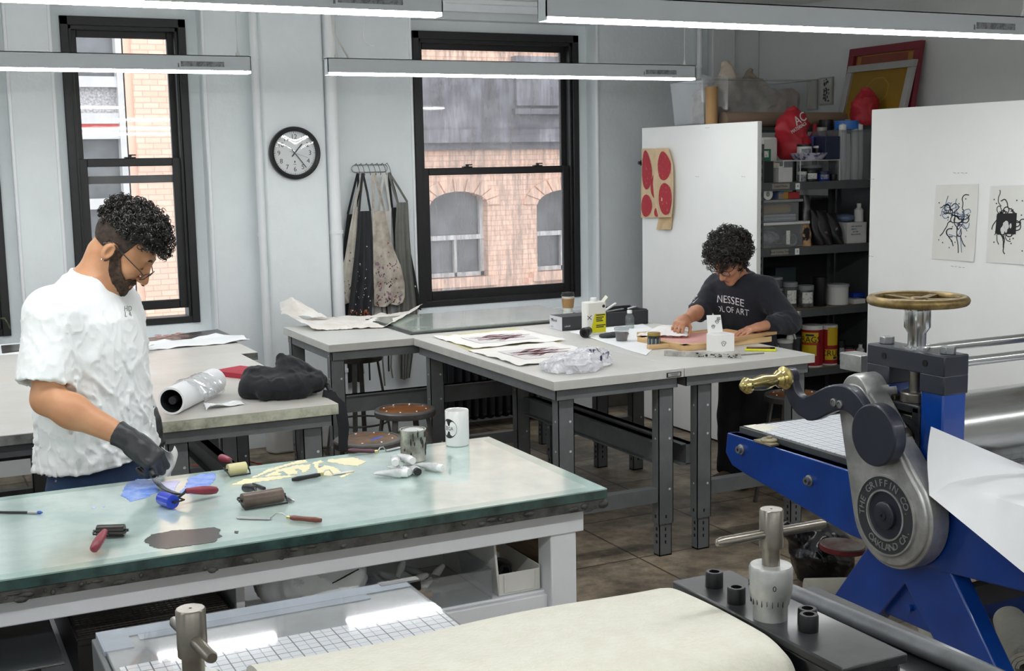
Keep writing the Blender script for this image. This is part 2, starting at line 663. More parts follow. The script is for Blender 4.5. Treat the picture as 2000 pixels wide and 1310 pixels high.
def window(n, w, rail, lower_glass, gap, label_locks=2, glass=M_glass, rail2=None):
    """double-hung sash window: frame > stops, upper sash behind, lower sash in front"""
    x0, x1, z0, z1 = w
    root = bpy.data.objects.new('window_%d' % n, None)
    COL.objects.link(root)
    root.location = ((x0 + x1) / 2, YG, z0)
    struct(root)
    f = MB()
    fw = .05
    f.box(x0, x0 + fw, YG - .05, YG + .1, z0, z1).box(x1 - fw, x1, YG - .05, YG + .1, z0, z1)
    f.box(x0, x1, YG - .05, YG + .1, z1 - .055, z1).box(x0, x1, YG - .04, YG + .1, z0, z0 + .045)
    f.box(x0 + fw, x0 + fw + .02, YG - .03, YG + .1, z0, z1).box(x1 - fw - .02, x1 - fw, YG - .03, YG + .1, z0, z1)
    f.box(x0 + fw, x1 - fw, YG - .03, YG + .1, z1 - .08, z1 - .05)
    f.build('frame', M_black, root, bevel=.004)
    a, b = x0 + fw + .015, x1 - fw - .015
    def sash(name, za, zb, y, st, rt, rb):
        m = MB()
        m.box(a, a + st, y, y + .035, za, zb).box(b - st, b, y, y + .035, za, zb)
        m.box(a + st, b - st, y, y + .035, zb - rt, zb).box(a + st, b - st, y, y + .035, za, za + rb)
        s_ = m.build(name, M_black, root, bevel=.004)
        MB().box(a + st, b - st, y + .014, y + .018, za + rb, zb - rt).build('pane', glass, s_)
        return s_
    sash('upper_sash', rail2 if rail2 else rail - .05, z1 - .07, YG + .045, .042, .05, .05)
    lo = sash('lower_sash', z0 + .04 + gap, rail, YG, .055, .052, .06 if gap else .07)
    for t in ((.5,) if label_locks == 1 else (.3, .78)):
        xx = a + (b - a) * t
        k = MB()
        k.box(xx - .035, xx + .035, YG - .004, YG + .03, rail, rail + .008).cyl((xx, YG + .012, rail + .008), (xx, YG + .012, rail + .024), .012, n=12)
        k.obox((xx + .018, YG + .006, rail + .02), (.04, .008, .008))
        k.build('sash_lock', M_black, root)
    return root
zr2, zr3 = on(250, 309, y=YG).z, on(965, 326, y=YG).z
window(1, W1, zr2, None, 0, 1)
window(2, W2, zr2, None, on(340, 602, y=YG).z - W2[2] - .04, 1, rail2=on(250, 358, y=YG).z)
window(3, W3, zr3, None, 0, 2, M_dirty)
# sills and reveal corner beads
for i, w in enumerate((W1, W2, W3)):
    s_ = MB()
    s_.box(w[0] - REC - .03, w[1] + REC + .03, YW - .035, YG - .03, w[2] - REC - .03, w[2] - REC)
    s_.box(w[0] - REC - .012, w[0] - REC + .008, YW - .012, YW + .02, w[2] - REC, ZC)
    s_.box(w[1] + REC - .008, w[1] + REC + .012, YW - .012, YW + .02, w[2] - REC, ZC)
    struct(s_.build('trim_%d' % (i + 1), M_trim, bevel=.006))
# pillar with the clock, chase in the far corner, picture rail under the ceiling, skirting
pa, pb = on(517, 300, y=8.08), on(638, 300, y=8.08)
struct(MB().box(pa.x, pb.x, 8.08, YW, 0, ZC).build('wall_pillar', M_wall, bevel=.02, seg=3))
struct(MB().box(5.80, 6.02, YW - .07, YW, 0, ZC).box(6.02, XR, YW - .03, YW, 0, ZC).build('trim_4', M_wallg, bevel=.01))
struct(MB().box(W3[0] - .3, XR, YW - .05, YW, ZC - .085, ZC).box(W3[0] - .3, XR, YW - .10, YW, ZC - .035, ZC).build('trim_5', M_trim, bevel=.008))
M_base = mat('scuffed_baseboard', '5b564f', .6, vary=.4, scale=5)
M_stripe = mat('grey_wall_rail', '6e6f6e', .55, vary=.2)
struct(MB().box(4.75, XR, YW - .02, YW, 0, .16).build('baseboard_back', M_base, bevel=.004))
struct(MB().box(XR - .02, XR, YF, YW, 0, .14).build('baseboard_right', M_base, bevel=.004))
struct(MB().box(pb.x, W3[0] + .2, YW - .03, YW, .215, .26).build('trim_6', M_stripe, bevel=.004))

def pipe(px, y, r, label, z0=0.0):
    p = on(px, 300, y=y)
    t = thing('heating_pipe', label, 'pipe', (p.x, y, z0), group='pipes on the window wall')
    MB().cyl((p.x, y, z0), (p.x, y, ZC), r, n=20).build('pipe_run', M_trim, t)
    cl = MB()
    for z in (.5, 1.45, 2.6):
        cl.lathe([(r, -.012), (r + .006, -.012), (r + .006, .012), (r, .012)], (p.x, y, z), n=20)
        cl.box(p.x - .008, p.x + .008, y, y + .07, z - .008, z + .008)
    cl.build('pipe_clip', M_trim, t)
pipe(508, 8.16, .035, 'white painted pipe in the corner where the clock pillar meets the window recess')
pipe(650, 8.13, .045, 'thick white pipe running up beside the hanging aprons')
pipe(1366, 8.205, .022, 'thin white pipe up the far corner behind the white partition')

# ------------------------------------------------------------------ strip lights on cables
M_alu = mat('strip_light_housing', 'cbd2d5', .42, metal=.15, vary=.03)
M_led = mat('strip_light_diffuser', 'ffffff', .5, emit=('fdfeff', LED))
M_cable = mat('white_cable', 'e6e6e4', .5)
M_dark = mat('dark_metal_bits', '2b2c2d', .4, metal=.5)
M_sticker = mat('light_label_sticker', '8f9496', .6, col2='6c7072', scale=45, lo=.45, hi=.55)
def strip_light(x0, x1, y, z, label, wire=False):
    t = thing('strip_light', label, 'ceiling light', ((x0 + x1) / 2, y, z), group='suspended strip lights')
    h, w = .088, .062
    b = MB()
    b.box(x0, x0 + .004, y - w / 2, y + w / 2, z, z + h).box(x1 - .004, x1, y - w / 2, y + w / 2, z, z + h)
    b.box(x0, x1, y - w / 2, y - w / 2 + .004, z + .012, z + h).box(x0, x1, y + w / 2 - .004, y + w / 2, z + .012, z + h)
    b.box(x0, x1, y - w / 2, y + w / 2, z + h - .004, z + h)
    b.build('housing', M_alu, t)
    MB().box(x0 + .004, x1 - .004, y - w / 2, y + w / 2, z, z + .012).build('diffuser', M_led, t)
    MB().box(x1 - .36, x1 - .14, y - w / 2 - .001, y - w / 2, z + .03, z + .056).box(x1 - .375, x1 - .368, y - w / 2 - .002, y - w / 2, z + .026, z + .046).build('label_sticker', M_sticker, t)
    for xx in (x0 + .06, x1 - .06):
        c = MB()
        c.cyl((xx, y, z + h), (xx, y, ZC), .0022, n=8)
        c.lathe([(.011, 0), (.011, .012), (.004, .03), (.003, .05)], (xx, y, z + h), n=12)
        c.build('hanging_cable', M_cable, t)
    if wire:
        xx = x0 + .11
        pts = [Vector((xx + .02, y, z + h)), Vector((xx - .01, y, z + h + .05)), Vector((xx - .06, y, z + h + .13)), Vector((xx - .07, y, z + h + .25)), Vector((xx - .08, y, ZC))]
        MB().tube(pts, .006, 8).build('power_cord', M_cable, t)
ZL = 2.376
YA, YB = 6.55, 3.9
def xat(px, y):
    return on(px, 140, y=y).x
fa0, fa1 = xat(488, YA), xat(637, YA)
fb0, fb1 = xat(861, YB), xat(1060, YB)
LEN = 2.36
strip_light(fa0 - LEN, fa0, YA, ZL, 'long strip light hanging in front of the pink brick window beside the clock')
strip_light(fa1, xat(1353, YA), YA, ZL, 'long strip light hanging in front of the grimy window above the worktables', True)
strip_light(fb0 - LEN, fb0, YB, ZL, 'nearer strip light above the man and the glass ink table')
strip_light(fb1, fb1 + LEN, YB, ZL, 'nearer strip light above the blue press and woman')
for yy in (1.2, -1.5):  # unseen rows behind the camera, added as fill light
    for xx in (fb0 - LEN, fb1):
        strip_light(xx, xx + LEN, yy, ZL, 'added strip light over the presses for fill, outside the view')
for yy in (YA, YB, 1.2, -1.5):  # unseen extra column of lamps, added to brighten camera-facing surfaces
    strip_light(-3.2, fb0 - LEN - .36, yy, ZL, 'added strip light by the far wall for fill, outside the view')
strip_light(fb1 + LEN + .38, XR - .12, 1.2, ZL, 'added strip light near the wall behind the blue press for fill, outside the view')  # unseen extra lamp, added to complete the fill on this side
# loose thin wire hanging by the pipe
p = on(712, 38, y=7.6)
tag(MB().tube([p + Vector((0, 0, ZC - p.z)), p, p + Vector((-.012, 0, -.10)), p + Vector((.0, 0, -.135)), p + Vector((.03, 0, -.155)), p + Vector((.055, 0, -.16))], .0026, 6).build('ceiling_wire', M_cable), 'thin white wire curling down from the ceiling between pillar and window', 'wire')

# ------------------------------------------------------------------ the building across the street
YO = 20.0
def brick_mat(name, c1, c2, mo):
    m = mat(name, c1, .85, vary=.1)
    nt = m.node_tree
    b = nt.nodes['Principled BSDF']
    tc = [n for n in nt.nodes if n.type == 'TEX_COORD'][0]
    mp = node(nt, 'ShaderNodeMapping')
    mp.inputs['Rotation'].default_value = (R(90), 0, 0)
    br = node(nt, 'ShaderNodeTexBrick')
    br.inputs['Scale'].default_value = 1
    br.inputs['Brick Width'].default_value = .24
    br.inputs['Row Height'].default_value = .088
    br.inputs['Mortar Size'].default_value = .008
    br.inputs['Color1'].default_value = (*lin(c1), 1)
    br.inputs['Color2'].default_value = (*lin(c2), 1)
    br.inputs['Mortar'].default_value = (*lin(mo), 1)
    sp = node(nt, 'ShaderNodeSeparateXYZ')
    cb = node(nt, 'ShaderNodeCombineXYZ')
    nt.links.new(tc.outputs['Object'], sp.inputs[0])
    nt.links.new(sp.outputs[0], cb.inputs[0])
    nt.links.new(sp.outputs[2], cb.inputs[1])
    nt.links.new(cb.outputs[0], br.inputs[0])
    nt.links.new(br.outputs[0], b.inputs['Base Color'])
    return m
M_brick = brick_mat('pale_pink_brick', 'e2bfab', 'dab49e', 'c39f8c')
M_stone = mat('pale_pink_stone', 'e0bba6', .85, vary=.08, scale=2)
M_slate = mat('weathered_grey_stone', '8f8d92', .85, col2='5f5e64', scale=1.3, vary=.2)
M_oglass = mat('far_window_glass', '77797c', .25, col2='4d4f52', scale=1.6, lo=.35, hi=.7)
M_owin = mat('far_window_frame', 'c5c3c2', .6, vary=.1)
M_red = mat('red_spandrel', 'b8382c', .6, vary=.15)
bd = thing('brick_building', 'pale pink brick building with arched windows seen through the glass', 'building', (6, YO, -3))
O = lambda px, py: on(px, py, y=YO)
zb0, zb1 = O(955, 292).z, O(955, 150).z
arches = [(O(842, 545), O(951, 372)), (O(1050, 530), O(1162, 368))]
wl = MB()
# brick wall built round the arched openings (head of each arch in short columns)
ax0, ax1 = O(815, 300).x - 1.0, O(1300, 300).x
cuts = [ax0]
for a, b in arches:
    cuts += [a.x, b.x]
cuts.append(ax1)
for k in range(0, len(cuts), 2):
    wl.box(cuts[k], cuts[k + 1], YO, YO + .4, -3, zb0)
for a, b in arches:
    wl.box(a.x, b.x, YO, YO + .4, -3, a.z)
    n, w_ = 14, b.x - a.x
    spr = b.z - w_ * .22
    for i in range(n):
        t = (i + .5) / n * 2 - 1
        zt = spr + (b.z - spr) * math.sqrt(max(0, 1 - t * t))
        wl.box(a.x + w_ * i / n, a.x + w_ * (i + 1) / n, YO, YO + .4, zt, zb0)
wl.box(O(815, 300).x - 1.0, ax1, YO, YO + .4, zb1, zb1 + 3)
wl.build('brick_wall', M_brick, bd)
fz = MB().box(ax0, ax1, YO - .12, YO + .4, zb0, zb1).box(ax0, ax1, YO - .28, YO, zb0 + .12, zb0 + .34)
xr = O(1000, 230).x
for k in range(4):
    fz.box(xr + k * 1.15, xr + k * 1.15 + .85, YO - .2, YO, zb0 + .75, zb0 + 1.6).box(xr + k * 1.15 - .05, xr + k * 1.15 + .9, YO - .24, YO, zb0 + .6, zb0 + .7)
fz.build('stone_frieze', M_slate, bd)
for a, b in arches:
    w_ = b.x - a.x
    fr = MB()
    fr.box(a.x, a.x + .07, YO + .18, YO + .26, a.z, b.z).box(b.x - .07, b.x, YO + .18, YO + .26, a.z, b.z)
    fr.box(a.x, b.x, YO + .18, YO + .26, a.z, a.z + .07)
    zm = a.z + (b.z - a.z) * .46
    fr.box(a.x, b.x, YO + .16, YO + .26, zm - .04, zm + .04).box((a.x + b.x) / 2 - .025, (a.x + b.x) / 2 + .025, YO + .18, YO + .26, a.z, zm)
    f_ = fr.build('window_frame', M_owin, bd)
    MB().box(a.x, b.x, YO + .27, YO + .3, a.z, b.z).build('pane', M_oglass, f_)
    sl = MB().box(a.x - .14, b.x + .14, YO - .12, YO + .1, a.z - .16, a.z).box(a.x - .22, a.x - .1, YO - .08, YO, a.z - .34, a.z - .1)
    n = 9
    for i in range(n):
        t0, t1 = PI * i / n, PI * (i + .86) / n
        c_ = Vector(((a.x + b.x) / 2, YO - .03, b.z - w_ * .22))
        q = []
        for r_, tt in ((1.0, t0), (1.0, t1), (1.45, t1), (1.45, t0)):
            q.append(c_ + Vector((math.cos(tt) * w_ / 2 * r_, 0, math.sin(tt) * w_ * .22 * (r_ if r_ == 1 else 1.9))))
        sl.prism(q, (0, .03, 0))
    sl.build('stone_surround', M_stone, bd)
sg = MB().box(O(862, 565).x, O(889, 565).x, YO - .04, YO, O(870, 573).z, O(870, 549).z)
sg.build('notice_board', mat('notice_white', 'cfcfcc', .7), bd)
# left block: brick pier and a bay of metal windows with a red band
b2 = thing('office_building', 'brick building with a bay of metal windows and a red band', 'building', (3, YO, -3))
xa, xb = O(100, 200).x - 1.5, O(247, 200).x
MB().box(O(262, 200).x, O(480, 200).x, YO + .001, YO + .4, -3, 9).build('brick_pier', M_brick, b2)
MB().box(xb - .02, O(262, 200).x, YO + .05, YO + .4, -3, 9).build('stone_strip', M_stone, b2)
zz = [O(190, p_).z for p_ in (60, 160, 232, 262, 400, 520)]
MB().box(xa, xb - .1, YO + .1, YO + .3, zz[3] + .0, zz[2]).build('red_band', M_red, b2)
bay = MB().box(xb - .11, xb, YO + .05, YO + .3, -3, 9)
for z_ in (zz[1], zz[2], zz[3], zz[4], zz[5] - .2):
    bay.box(xa, xb, YO + .08, YO + .3, z_ - .07, z_ + .09)
fr = bay.build('window_frame', M_owin, b2)
MB().box(xa, xb, YO + .31, YO + .34, -3, 9).build('pane', M_oglass, fr)
MB().box(xa, xb - .1, YO + .2, YO + .3, zz[2] + .08, zz[1] - .06).build('blind', mat('speckled_blind', 'c9c5c4', .8, col2='8c888a', scale=30), b2)
struct(MB().box(-30, 60, YW + .6, 60, -3.1, -3).build('street', mat('street_asphalt', '77777a', .9)))
# ================================================================== worktables
M_top = mat('white_laminate', 'cfcfcd', .38, vary=.05, scale=3, col2='c8c7c2')
M_edge = mat('laminate_edge', 'c9c8c2', .45, vary=.1, scale=9)
M_steel = mat('grey_painted_steel', '6f7374', .42, metal=.1, vary=.2, scale=8, bump=.06)
M_steeld = mat('dark_painted_steel', '55585a', .42, metal=.1, vary=.25, scale=8)
M_topold = mat('stained_laminate', 'd0cecb', .36, col2='c3c0b8', scale=2.2, vary=.06)
M_edgeold = mat('stained_bench_edge', 'c2c4b0', .6, col2='6b6c5a', scale=11, lo=.28, hi=.56)
M_edgedark = mat('inky_bench_edge', '7a7d78', .6, col2='2c2d2c', scale=9, lo=.3, hi=.6)
M_hole = mat('slot_black', '0b0b0c', .8)
M_chip = mat('bare_paint_chip', 'c9ccc9', .6)

def channel_leg(x, y, z, rail, fx, hole_side=1):
    """telescoping steel channel leg: wide upper channel, narrower foot with punched slots"""
    b = MB()
    w, d = .082, .058
    zs = .16
    y0, y1 = y - d / 2, y + d / 2
    x0, x1 = x - w / 2, x + w / 2
    b.box(x0, x1, y0, y0 + .004, zs, z).box(x0, x0 + .004, y0, y1, zs, z).box(x1 - .004, x1, y0, y1, zs, z)
    b.box(x0 + .006, x1 - .006, y0 + .005, y0 + .009, 0.0, zs + .1).box(x0 + .006, x0 + .01, y0 + .005, y1 - .004, 0, zs + .1).box(x1 - .01, x1 - .006, y0 + .005, y1 - .004, 0, zs + .1)
    b.box(x0 + .006, x1 - .006, y0 + .005, y1 - .004, 0, .006)
    for k in range(5):
        zz = .06 + k * .032
        b.box(x0 - .0006 if zz > zs else x0 + .0054, x0 + .007, y - .006, y + .006, zz, zz + .016, 1)
        b.box(x - .004, x + .004, y0 - .0006 if zz > zs else y0 + .0044, y0 + .006, zz, zz + .016, 1)
    for zz in (z - .03, z - .16, z - .3, .33):
        b.cyl((x0 - .0008, y, zz), (x0 + .002, y, zz), .005, n=10, m=2)
        b.cyl((x + .02, y0 - .001, zz), (x + .02, y0 + .002, zz), .006, n=10, m=2)
    return b

def worktable(name, label, x0, x1, y0, y1, z, mats, legs, along='y', edge=.042, apron=.05, beam_x=None, beam_z=.42, cross=.27, inset=.04, group='grey legged worktables'):
    t = thing(name, label, 'table', ((x0 + x1) / 2, (y0 + y1) / 2, 0), group=group)
    k = MB()
    k.box(x0, x1, y0, y1, z - .004, z, 0)
    k.box(x0, x1, y0, y1, z - edge, z - .004, 1)
    k.build('tabletop', [mats[0], mats[1]], t, bevel=.006, seg=3)
    a = MB()
    za, zb = z - edge - apron, z - edge
    i = .022
    a.box(x0 + i, x1 - i, y0 + i, y0 + i + .004, za, zb).box(x0 + i, x1 - i, y1 - i - .004, y1 - i, za, zb)
    a.box(x0 + i, x0 + i + .004, y0 + i, y1 - i, za, zb).box(x1 - i - .004, x1 - i, y0 + i, y1 - i, za, zb)
    a.box(x0 + i, x1 - i, y0 + i, y0 + i + .03, zb - .004, zb)
    a.build('apron', mats[2], t)
    for (lx, ly) in legs:
        channel_leg(lx, ly, zb, 0, 0).build('leg', [mats[2], M_hole, M_chip], t)
    bm = MB()
    xs_, ys_ = sorted({l[0] for l in legs}), sorted({l[1] for l in legs})
    if along == 'y':
        bx = beam_x if beam_x is not None else xs_[0]
        bm.box(bx - .02, bx + .02, ys_[0] + .031, ys_[-1] - .031, beam_z, beam_z + .105)
        bm.box(bx - .05, bx + .02, ys_[0] + .031, ys_[-1] - .031, beam_z + .1, beam_z + .105).box(bx - .05, bx + .02, ys_[0] + .031, ys_[-1] - .031, beam_z, beam_z + .005)
    else:
        by = ys_[0]
        bm.box(xs_[0] + .042, xs_[-1] - .042, by - .02, by + .02, beam_z, beam_z + .1)
        bm.box(xs_[0] + .042, xs_[-1] - .042, by - .045, by + .02, beam_z + .095, beam_z + .1)
    bm.build('stretcher', mats[2], t)
    if cross:
        for ly in ys_ if along == 'y' else []:
            MB().box(xs_[0] + .0415, xs_[-1] - .0415, ly - .025, ly + .025, cross, cross + .07).build('crossbar', mats[2], t)
    return t

ZT = .92
STD = (M_top, M_edge, M_steel)
T1 = worktable('worktable', 'white topped worktable carrying the two red prints and the plastic bag', 2.60, 3.298, 4.87, 6.545, ZT, STD,
               [(2.69, 4.95), (3.23, 4.95), (2.69, 6.46), (3.23, 6.46)], beam_x=3.285, beam_z=.43)
T2 = worktable('worktable', 'white topped worktable where the woman leans over her silk screen', 3.302, 4.08, 4.87, 6.545, ZT, STD,
               [(3.45, 4.95), (4.02, 4.95), (3.45, 6.46), (4.02, 6.46)], beam_x=3.405, beam_z=.42)
TC = worktable('worktable', 'white topped worktable in front of the grimy window, under the glass slab', 2.10, 3.92, 6.55, 7.44, ZT, STD,
               [(2.16, 6.62), (2.16, 7.37), (3.86, 6.62), (3.86, 7.37)], along='x', beam_z=.52)
OLD = (M_topold, M_edgeold, M_steel)
TD = worktable('worktable', 'stained pale worktable with the red book and black jacket behind the man', .85, 1.61, 4.92, 6.60, ZT - .005, OLD,
               [(.955, 5.0), (1.51, 5.0), (.955, 6.5), (1.51, 6.5)], beam_x=1.30, beam_z=.46, edge=.045)
TE = worktable('worktable', 'worktable along the window wall under the dark poster', -1.0, 1.72, 6.61, 7.50, ZT - .015, (M_topold, M_edgedark, M_steeld),
               [(-.9, 6.69), (-.9, 7.42), (1.62, 6.69), (1.62, 7.42)], along='x', beam_z=.45)
TF = worktable('worktable', 'worktable with inky front edge at the far side of the man', -1.1, .66, 5.02, 6.59, ZT - .012, (M_topold, M_edgedark, M_steeld),
               [(-1.0, 5.1), (.57, 5.1), (-1.0, 6.5), (.57, 6.5)], beam_x=-.2, beam_z=.44)
# maker's plate on the bench edge
pl = MB()
q = on(1316, 731, y=4.869)
pl.box(q.x - .04, q.x + .04, 4.866, 4.869, q.z - .011, q.z + .011, 0).box(q.x - .034, q.x + .034, 4.865, 4.8662, q.z - .008, q.z + .008, 1)
for k in range(3):
    pl.box(q.x - .022 + .004 * k, q.x + .024 - .003 * k, 4.8645, 4.866, q.z + .003 - k * .004, q.z + .0045 - k * .004, 0)
pl.build('maker_plate', [M_dark, mat('plate_silver', 'c6c7c4', .35, metal=.4)], T1)

# ------------------------------------------------------------------ round metal stools
M_seat = mat('varnished_hardboard', '9a5f2a', .3, col2='6e3f1a', scale=5, vary=.3, coat=.4)
M_stool = mat('grey_stool_steel', '6a6866', .4, metal=.35, vary=.3, scale=12)
M_rivet = mat('bright_rivet', 'e8e6e0', .25, metal=.8)
M_seat2 = mat('paint_spattered_hardboard', '7c5a3c', .45, col2='3b352f', scale=9, lo=.36, hi=.6)
def make_stool(name, label, h, r, seat_m=M_seat, spots=None):
    t = thing(name, label, 'stool', group='round metal stools')
    MB().lathe([(r - .028, h - .02), (r - .028, h + .0), (r - .04, h + .003), (.0, h + .004)], n=40).build('seat', seat_m, t)
    MB().lathe([(r - .03, h - .035), (r - .004, h - .035), (r, h - .028), (r, h - .006), (r - .006, h + .001), (r - .027, h + .003), (r - .03, h - .004), (r - .03, h - .035)], n=44).build('seat_rim', M_stool, t)
    for k in range(8):
        a = 2 * PI * k / 8 + .2
        MB().ell(((r - .05) * math.cos(a), (r - .05) * math.sin(a), h + .003), (.0055, .0055, .0035), nu=10, nv=6).build('rivet', M_rivet, t)
    for k in range(4):
        a = PI / 4 + PI / 2 * k
        c, s_ = math.cos(a), math.sin(a)
        b = MB()
        b.strip([((r - .035) * c, (r - .035) * s_, h - .03), ((r + .055) * c, (r + .055) * s_, .012)], .03, .012, up=(c, s_, 0))
        b.cyl(((r + .055) * c, (r + .055) * s_, 0), ((r + .055) * c, (r + .055) * s_, .016), .014, n=12)
        b.build('leg', M_stool, t)
    MB().tube(arc((0, 0, .2), r + .02, 0, 2 * PI, 40, (1, 0, 0), (0, 1, 0))[:-1], .006, 8, closed=True).build('foot_ring', M_stool, t)
    if spots:
        for (x, y, rx, ry, m_) in spots:
            MB().ell((x, y, h + .004), (rx, ry, .0015), rotz(.6), 14, 6).build('paint_splash', m_, t)
    return t
s0 = make_stool('stool', 'stool with clean amber seat and bright rivets behind the paint can', .60, .165)
s0.location = (2.385, 6.16, 0)
s0['label'] = 'stool with clean amber seat standing by the bench stretcher, behind the paint can'
M_sky = mat('blue_paint', '3a56c8', .4)
s1 = make_stool('stool', 'stool with blotched brown seat and a blue paint streak', .60, .168, M_seat2, [(.03, -.03, .05, .012, M_sky), (.06, .05, .05, .03, M_seat), (-.01, .09, .04, .02, M_seat)])
s1.location = (1.965, 5.57, 0)
s2 = dup(s0, (2.66, 7.70, .0), .3, 'stool with reddish seat pushed in against the wall under the bench')
s2.scale = (1, 1, 1.12)
s3 = dup(s0, (4.42, 5.12, 0), .5, 'stool with grey rim behind the brass crank handle')
s3.location = (4.40, 5.42, 0)
s4 = dup(s0, (.20, 5.75, 0), .1, 'stool tucked under the inky edged worktable behind the man')
s4.location = (.1, 4.78 + .55, 0)

# ------------------------------------------------------------------ radiator, plaster block, cord on the floor
M_rad = mat('black_cast_iron', '1c1e22', .5, metal=.3, vary=.3)
rt = thing('radiator', 'black cast iron radiator under the grimy window', 'radiator', (3.95, 8.08, 0))
for k in range(16):
    x = 3.46 + k * .063
    b = MB()
    for yy in (8.02, 8.09, 8.16):
        b.cyl((x, yy, .1), (x, yy, .62), .022, n=12)
    b.ell((x, 8.09, .64), (.026, .1, .04), nu=16, nv=8).ell((x, 8.09, .1), (.026, .1, .04), nu=16, nv=8)
    b.build('radiator_section', M_rad, rt)
MB().cyl((3.42, 8.09, .1), (4.45, 8.09, .1), .02, n=12).box(3.46, 3.50, 8.03, 8.15, 0, .1).box(4.38, 4.42, 8.03, 8.15, 0, .1).build('pipe_and_feet', M_rad, rt)
M_block = mat('white_painted_plinth', 'd9d9d8', .6, vary=.12, scale=6, bump=.3, bscale=14)
def blk(u, v):
    return None
bk = MB()
bk.prism([(2.16, 7.99, 0), (2.60, 7.99, 0), (2.60, 8.079, 0), (2.12, 8.079, 0)], (0, 0, .17))
tag(bk.build('plinth', M_block, bevel=.02, seg=3), 'white painted block on the floor at the foot of the clock pillar', 'plinth')
M_redc = mat('red_rubber', 'c23b35', .45)
tag(MB().tube([(1.25, 7.7, .01), (1.5, 7.55, .012), (1.75, 7.6, .012), (2.0, 7.72, .012), (1.95, 7.85, .012), (1.6, 7.9, .012)], .008, 8).build('extension_cord', M_redc), 'red cord lying on the floor under the stained worktable', 'cord')

# ================================================================== the glass ink table
ZG = .90
gx0, gx1, gy0, gy1 = -.75, 1.908, 3.235, 4.085
M_ink = mat('glass_slab_backing', 'c8d9d4', .16, col2='b0c6c0', scale=4.5, coat=1.0, spec=.6, detail=9)
M_gedge = mat('green_glass_edge', '3f5b57', .22, col2='23302f', scale=9, coat=.7, lo=.3, hi=.6)
M_rim = mat('green_slab_rim', '9fbcb4', .2, coat=.8, vary=.15, scale=12)
M_grime = mat('ink_caked_board', '53534f', .6, col2='22221f', scale=14, lo=.35, hi=.6, bump=.3)
M_wht = mat('white_gloss_timber', 'e8ebee', .42, vary=.05, scale=6, bump=.15, bscale=18)
gt = thing('ink_table', 'long white table topped with a green glass ink slab', 'table', ((gx0 + gx1) / 2, 3.66, 0))
g = MB()
g.box(gx0 + .045, gx1 - .045, gy0 + .045, gy1 - .045, ZG - .004, ZG, 0)
g.box(gx0, gx1, gy0, gy1, ZG - .03, ZG - .004, 1)
for a in ((gx0, gx1, gy0, gy0 + .045), (gx0, gx1, gy1 - .045, gy1), (gx0, gx0 + .045, gy0 + .045, gy1 - .045), (gx1 - .045, gx1, gy0 + .045, gy1 - .045)):
    g.box(*a, ZG - .004, ZG, 2)
g.build('glass_slab', [M_ink, M_gedge, M_rim], gt)
b = MB()
b.box(gx0 + .004, gx1 - .006, gy0 + .006, gy1 - .006, ZG - .062, ZG - .03)
for k in range(60):
    x = random.uniform(gx0, gx1)
    b.ell((x, gy0 + .004, ZG - .05 + random.uniform(-.012, .012)), (random.uniform(.004, .02), .006, random.uniform(.003, .009)), nu=8, nv=5)
b.ell((gx1 - .01, gy0 + .012, ZG - .05), (.02, .016, .014), nu=10, nv=7)
b.build('base_board', M_grime, gt)
fr = MB()
fr.box(gx0 + .05, 1.862, 3.30, 3.34, ZG - .145, ZG - .072).box(gx0 + .05, 1.862, 3.98, 4.02, ZG - .145, ZG - .072)
fr.box(1.822, 1.862, 3.34, 3.98, ZG - .145, ZG - .072)
fr.box(gx0 + .05, 1.862, 3.33, 3.98, ZG - .072, ZG - .062)
fr.build('top_rail', M_wht, gt, bevel=.004)
for lx in (gx0 + .12, 1.795):
    for ly in (3.355, 3.965):
        MB().box(lx - .045, lx + .045, ly - .045, ly + .045, 0, ZG - .145).build('leg', M_wht, gt, bevel=.005)
sh = MB().box(gx0 + .08, 1.84, 3.36, 3.93, .545, .565).box(gx0 + .165, 1.75, 3.335, 3.36, .475, .56)
sh.build('lower_shelf', M_wht, gt, bevel=.004)
MB().box(1.79, 1.80, 3.40, 3.92, .565, ZG - .15).build('end_panel', mat('bare_plywood', 'a8937c', .7, col2='8d7860', scale=4, stretch=(1, 1, 8)), gt)
# ================================================================== blue etching press
M_blue = mat('blue_enamel', '064096', .28, vary=.12, scale=5, coat=.5, col2='043482')
M_navy = mat('dark_navy_enamel', '262b38', .4, vary=.15, scale=8, coat=.15)
M_cast = mat('brushed_cast_aluminium', 'c2c3c1', .36, metal=.55, vary=.25, scale=9, col2='9b9d9b', bump=.05)
M_chrome = mat('polished_chrome', 'd0d2d3', .2, metal=.9, vary=.05)
M_roll = mat('ground_steel_roller', 'b3b4b3', .24, metal=.9, vary=.15, scale=3, stretch=(1, 9, 9))
M_brass = mat('polished_brass', 'd6c687', .2, metal=.95, vary=.12, scale=8)
M_oldbrass = mat('worn_brass_wheel', '8f7a4c', .42, metal=.55, col2='63522f', scale=20)
M_bolt = mat('zinc_bolt', 'a3a6a6', .35, metal=.8, vary=.2)
M_blackbolt = mat('black_oxide_bolt', '17181a', .4, metal=.4, vary=.3)
M_oil = mat('oily_bearing_block', '25272c', .38, metal=.3, vary=.35, scale=10)
M_shaft = mat('turned_steel_shaft', '8b867d', .3, metal=.85, vary=.25, scale=16)
M_plate = mat('emblem_ring_black', '33373b', .5, vary=.2, scale=20)
M_letter = mat('raised_silver_letter', 'a9adad', .35, metal=.6)

